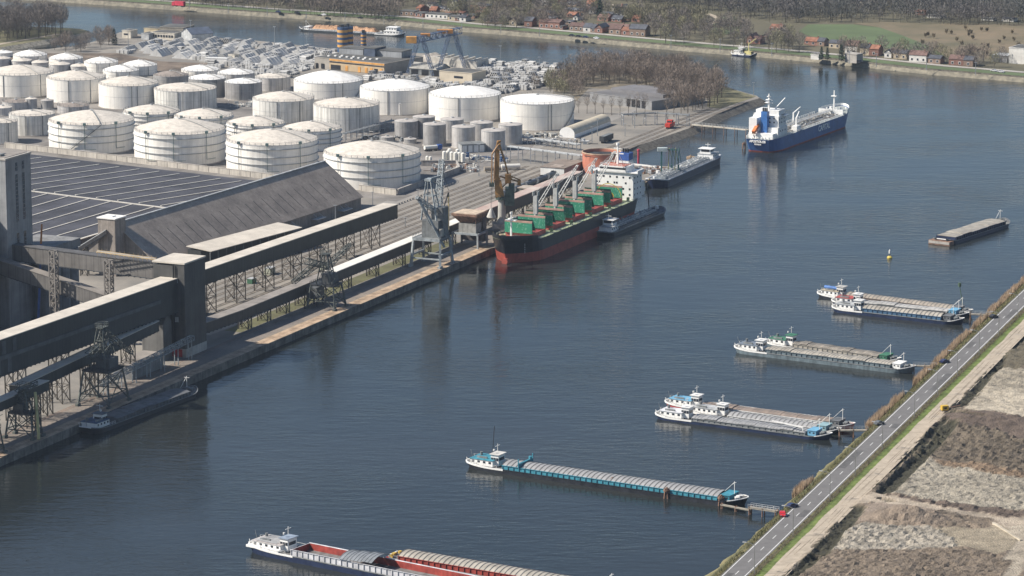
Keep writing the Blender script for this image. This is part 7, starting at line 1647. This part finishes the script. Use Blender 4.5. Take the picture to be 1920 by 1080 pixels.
def tree_thing(spec, name, label, cat, loc, group, col=tw_br):
    tr, cr = spec; t = thing(name, label, cat, loc, R.random()*6, group); tr.build("trunk", bark, t); cr.build("crown", col, t); return t
def forest(label, group, pts, protos, name="bare_tree", smin=.8, smax=1.2, cat="tree"):
    c = 0
    for p in pts:
        k = R.randrange(len(protos))
        if protos[k][1] is None: protos[k][1] = tree_thing(protos[k][0], name, label, cat, p, group, protos[k][2]); protos[k][1].scale = (R.uniform(smin,smax),)*3
        else: copy_tree(protos[k][1], p, R.random()*6, label, R.uniform(smin,smax), group)
        c += 1
    return c
def scatter(poly, n, dmin, z, seed=0):
    rr = random.Random(seed); out = []; x0, x1 = min(p[0] for p in poly), max(p[0] for p in poly); y0, y1 = min(p[1] for p in poly), max(p[1] for p in poly); k = 0
    W0, W1 = G(x0, y0, z), G(x1, y1, z)
    while len(out) < n and k < n*60:
        k += 1; u = rr.uniform(x0,x1); yy = rr.uniform(G(0,y1,z).y, G(0,y0,z).y); v = proj((0,yy,z))[1]
        if not inside((u,v), poly): continue
        p = G(u,v,z)
        if any((p-q).length < dmin for q in out): continue
        out.append(p)
    return out
hk = [o for o in COL.objects if o.name.startswith("house") and o.parent is None and o.type == 'EMPTY']
rr = random.Random(77); hsp = []
for q, lab, grp in ((hk[33], "small house with orange tiled roof deeper in the village", "orange roofed houses deeper in the village"), (hk[36], "small brick house with brown roof deeper in the village", "brown roofed houses deeper in the village"), (hk[28], "small white gabled house deeper in the village", "white gabled houses deeper in the village"), (hk[29], "small house with slate roof deeper in the village", "brick houses deeper in the village")):
    n = 0
    for p in scatter([(770,22),(840,12),(905,10),(960,30),(1010,20),(1060,14),(1110,12),(1200,28),(1195,34),(1100,40),(1060,50),(1000,48),(960,40),(900,44),(860,34),(800,30)], 14, 13, 3.6, int(len(hsp)+5)):
        if any((p-h_.location).length < 12 for h_ in hk) or any((p-h_).length < 12 for h_ in hsp): continue
        c = copy_tree(q, p, q.rotation_euler.z+rr.uniform(-.4,.4), lab, rr.uniform(.85,1.15), grp); hsp.append(p)
P_pen = [[bare_tree(12.5,8,760,s_,1.4,.09),None,tw_br] for s_ in (1,2,3)]; P_row = [[bare_tree(12.5,5.5,480,s_,1.3,.09,low=.35),None,tw_br] for s_ in (5,6)]; P_ton = [[bare_tree(17,10,800,s_,1.6,.11),None,tw_gr] for s_ in (7,8,9)]
forest("bare brown tree in the wood on the peninsula behind the tanker jetty", "bare trees of the peninsula wood", scatter([(1060,150),(1100,131),(1180,133),(1260,140),(1340,160),(1362,178),(1345,190),(1290,178),(1240,172),(1150,158),(1080,165)], 112, 4.8, 3, 1), P_pen)
forest("young bare tree with a pale trunk between the grey hall and the tracks", "young bare trees beside the hall", scatter([(1225,178),(1340,188),(1352,196),(1290,213),(1238,200)], 46, 4.6, 3, 2), P_row, "young_tree")
rowp = [G(1085+i*15.5, 212+i*.9, 3) for i in range(9)]+[G(1250+i*13.5, 224-i*4.4, 3) for i in range(8)]
forest("slim young bare tree planted in the row along the yard road", "row of slim young trees", rowp, [[bare_tree(11,3.6,160,21,1.2,.08,low=.4),None,tw_br],[bare_tree(12,4,170,22,1.2,.08,low=.4),None,tw_br]], "young_tree")
forest("bare grey brown tree of the grove on the tongue of land at top left", "bare trees of the tongue grove", scatter([(-20,52),(60,50),(125,52),(128,62),(75,72),(-20,80)], 62, 6, 2.5, 3), P_ton)
forest("leafless bush tree on the shore left of the north corner offices", "leafless shore trees", scatter([(95,92),(120,86),(200,74),(215,80),(205,92),(150,98),(110,100)], 16, 6, 3, 4), [[bare_tree(9,8,520,31,1.3,.12,low=.1),None,tw_gr],[bare_tree(11,7,520,32,1.3,.12,low=.15),None,tw_br]], "bush_tree")
forest("scrubby bare tree between the concrete yard and the rightmost smooth tank", "scrub trees beside the yard", scatter([(1000,168),(1050,150),(1075,148),(1095,160),(1085,185),(1045,178)], 24, 5, 3, 5), [[bare_tree(9,7,560,41,1.3,.12,low=.12),None,tw_ol],[bare_tree(10,7,560,42,1.3,.11,low=.12),None,tw_br]], "bush_tree")
# conifers
def conifer(h, r, seed):
    rr = random.Random(seed); cr = MB(); tr = MB(); tr.tube((0,0,-.2),(0,0,h*.9),h*.02,6,0,.05)
    for i in range(620):
        z = h*(.08+.92*rr.random()**1.15); rad_ = r*(1-z/h)*(.75+.35*math.sin(z*3.1))+.15; a = rr.random()*6.28; q = Vector((cos(a)*rad_*rr.uniform(.35,1),sin(a)*rad_*rr.uniform(.35,1),z))
        d = Vector((cos(a),sin(a),-.35))*rr.uniform(.6,1.3); s_ = Vector((-sin(a),cos(a),.2))*rr.uniform(.25,.5); cr.add([q-s_,q+s_,q+d],[(0,1,2)])
    return tr, cr
nd = mat("needles", (.035,.055,.035), .9, .3, .5, rnd=.2); C1 = conifer(11,3.6,1)
con = tree_thing(C1, "conifer", "dark conifer on the shore left of the small pale building", "tree", G(214,84,3), "dark evergreens", nd)
for lab,u,v,s_ in (("dark pine in the upper village beside the lane",1124,34,1.3),("dark conifer left of the meadow behind the village",826,15,.8),("dark twin conifer in the village, left",863,20,.8),("dark twin conifer in the village, right",873,20.5,.8),("round dark evergreen on the bank below the meadow, left",1540,111,.75),("round dark evergreen on the bank below the meadow, right",1551,112.5,.75),("tall dark evergreen beside the big white house",1577,115,1.0),("dark evergreen at the top of the village",1030,10,1.2)):
    copy_tree(con, G(u,v,3.6), 1, lab, s_)
# individual bare trees on the far bank in front of the houses and the park
fp = scatter([(1205,60),(1260,50),(1400,66),(1400,92),(1300,88),(1215,80)], 46, 6, 3.6, 8)+scatter([(1440,84),(1505,88),(1505,100),(1440,98)], 12, 5, 3.6, 9)
forest("bare grey tree standing near the water on the far bank, before the park", "bare trees before the park", fp, [[bare_tree(13,8,560,s_,1.4,.12,low=.25),None,tw_gr] for s_ in (51,52)]+[[bare_tree(12,8,560,53,1.4,.12,low=.25),None,tw_ol]])
forest("bare tree growing among the village houses on the far bank", "bare village trees", scatter([(735,40),(760,20),(900,12),(1100,16),(1200,30),(1200,46),(1060,52),(960,46),(870,44),(800,28)], 60, 7, 3.6, 10)+scatter([(905,40),(1000,46),(1050,50),(950,56),(900,52)], 14, 6, 3.6, 11)+scatter([(1560,96),(1700,104),(1900,120),(1900,132),(1700,116),(1560,104)], 26, 7, 3.6, 12), [[bare_tree(10,8,480,s_,1.3,.13,low=.15),None,c] for s_,c in ((61,tw_gr),(62,tw_ol),(63,tw_br))], "village_tree")
forest("young orchard tree on the sloping park lawn", "young trees on the park lawn", [G(1345+(i % 7)*7+(i//7)*1.5, 36+(i//7)*6, 3.6) for i in range(28)], [[bare_tree(5,2.6,70,71,.9,.12,low=.3),None,tw_gr]], "orchard_tree", .8, 1.1)
# the far woods: too dense to count, one mass
def wood(name, label, poly, n, dmin, h0, col, seed, tw=.22, nt_=95):
    rr = random.Random(seed); m = MB()
    pts = scatter(poly, n, 0, 3.6, seed)
    V, Fc, k = m.v, m.f, 0
    for p in pts:
        h = h0*rr.uniform(.7,1.15); w_ = h*.5; x0, y0 = p.x, p.y; k = len(V)
        V += [(x0-.15,y0,3.4),(x0+.15,y0,3.4),(x0,y0,3.4+h*.8)]; Fc.append([k,k+1,k+2]); m.m.append(1); m.sm.append(False)
        for _ in range(nt_):
            a = rr.random()*6.283; r_ = w_/2*math.sqrt(rr.random()); zz = h*(.25+.7*rr.random()); r_ *= 1.15-(zz/h-.4)**2*1.6
            x, y, z = x0+cos(a)*r_, y0+sin(a)*r_, 3.6+zz; b = rr.random()*6.283; dx_, dy_ = cos(b)*tw, sin(b)*tw; k = len(V)
            V += [(x-dx_,y-dy_,z),(x+dx_,y+dy_,z),(x+cos(a)*.8+rr.uniform(-.4,.4),y+sin(a)*.8,z+rr.uniform(.5,2.0))]; Fc.append([k,k+1,k+2]); m.m.append(0); m.sm.append(False)
    o = m.build(name, [col, bark]); o['kind'] = 'stuff'; o['label'] = label; o['category'] = 'woodland'
w1 = mat("wood_grey_brown", (.215,.18,.15), .95, .35, .03, col2=(.15,.13,.105)); w2 = mat("wood_olive", (.205,.19,.12), .95, .35, .03, col2=(.145,.13,.095)); w3 = mat("wood_dark", (.145,.13,.125), .95, .35, .03, col2=(.095,.10,.09))
wood("woodland", "dense leafless wood along the far road at top left and centre", [(200,-12),(325,7),(470,19),(620,31),(735,39),(760,22),(760,-14),(200,-30)], 780, 0, 13, w1, 101)
wood("woodland", "leafless wood behind the village at the top middle", [(760,12),(830,4),(900,2),(960,30),(1010,14),(1100,4),(1150,-20),(760,-20)], 330, 0, 12, w2, 102)
wood("woodland", "dark leafless wood along the upper right edge", [(1120,0),(1230,12),(1330,22),(1440,44),(1600,42),(1760,46),(1960,50),(1960,-30),(1120,-30)], 1700, 0, 14, w3, 103)
wood("woodland", "olive scrub wood between the lane and the park", [(1130,30),(1200,26),(1320,32),(1330,50),(1260,58),(1200,46)], 190, 0, 8, w2, 104)
wood("scrubland", "scattered scrub on the brown heath at the upper right", [(1760,60),(1830,50),(1940,60),(1940,112),(1850,106),(1790,98),(1700,80)], 34, 0, 3.0, mat("scrub", (.19,.155,.10), .95, .3, .05), 105, nt_=70)
# reeds and rough grass on the right bank
def reeds(name, label, a0, a1, b0, b1, n, h0, col, seed, dens=.0):
    rr = random.Random(seed); m = MB(); V, Fc = m.v, m.f
    for i in range(n):
        a = rr.uniform(a0,a1); g = noise.noise(Vector((a*.07,seed,0)))
        if g < dens: continue
        b = rr.uniform(b0,b1); p = RP(a,b,0); z = max(.1,min(3.9,(b+7)/4.4*3.9-.5)); h = h0*rr.uniform(.5,1.15)*(.6+.8*min(1,(g-dens)*3)); t_ = rr.random()*6.28; k = len(V); dx_, dy_ = cos(t_)*.13, sin(t_)*.13
        V += [(p.x-dx_,p.y-dy_,z),(p.x+dx_,p.y+dy_,z),(p.x+rr.uniform(-.5,.5),p.y+rr.uniform(-.4,.4),z+h)]; Fc.append([k,k+1,k+2]); m.m.append(0); m.sm.append(False)
    o = m.build(name, col); o['kind'] = 'stuff'; o['label'] = label; o['category'] = 'reeds'
reed_m = mat("reeds", (.46,.34,.235), .95, .3, .3, col2=(.34,.25,.16))
for k_,(x0_,x1_,n_) in enumerate([(58,80,2600),(160,206,5000),(235,330,9500),(342,450,9500)]): reeds("reeds", ("small reed clump at the water near the teal barge's jetty","pale reed belt between the jetties of the lower trio and middle pair","long pale reed belt above the middle pair's jetty","pale reed belt running to the right edge of the photo")[k_], x0_, x1_, -7.8, -4.0, n_, 2.4, reed_m, 7+k_, -.35)
reeds("rough_grass", "rough grass tufts on the slope beside the road", -120, 480, -5.4, -1.0, 16000, .8, mat("tuft", (.17,.145,.065), .95, .3, .3, col2=(.09,.10,.035)), 27, -.6)
reeds("rough_grass", "brown weeds under the fence beside the road", -120, 480, 7.4, 9.6, 9000, .5, mat("weed", (.16,.125,.07), .95, .3, .3), 37, -.7)
# ================================================================ HAZE
m = MB(); m.box(-9200, 9200, -1100, 12200, -6, 320)
hz_m = bpy.data.materials.new("haze"); hz_m.use_nodes = True; nt = hz_m.node_tree
for n in list(nt.nodes):
    if n.type == 'BSDF_PRINCIPLED': nt.nodes.remove(n)
out = [n for n in nt.nodes if n.type == 'OUTPUT_MATERIAL'][0]; pv = nt.nodes.new("ShaderNodeVolumePrincipled")
pv.inputs["Color"].default_value = (.66,.80,1,1); pv.inputs["Density"].default_value = .000029; pv.inputs["Anisotropy"].default_value = .1
nt.links.new(pv.outputs[0], out.inputs["Volume"])
o = m.build("haze", hz_m); o['kind'] = 'stuff'; o['label'] = "thin blue haze over the whole port"; o['category'] = 'haze'
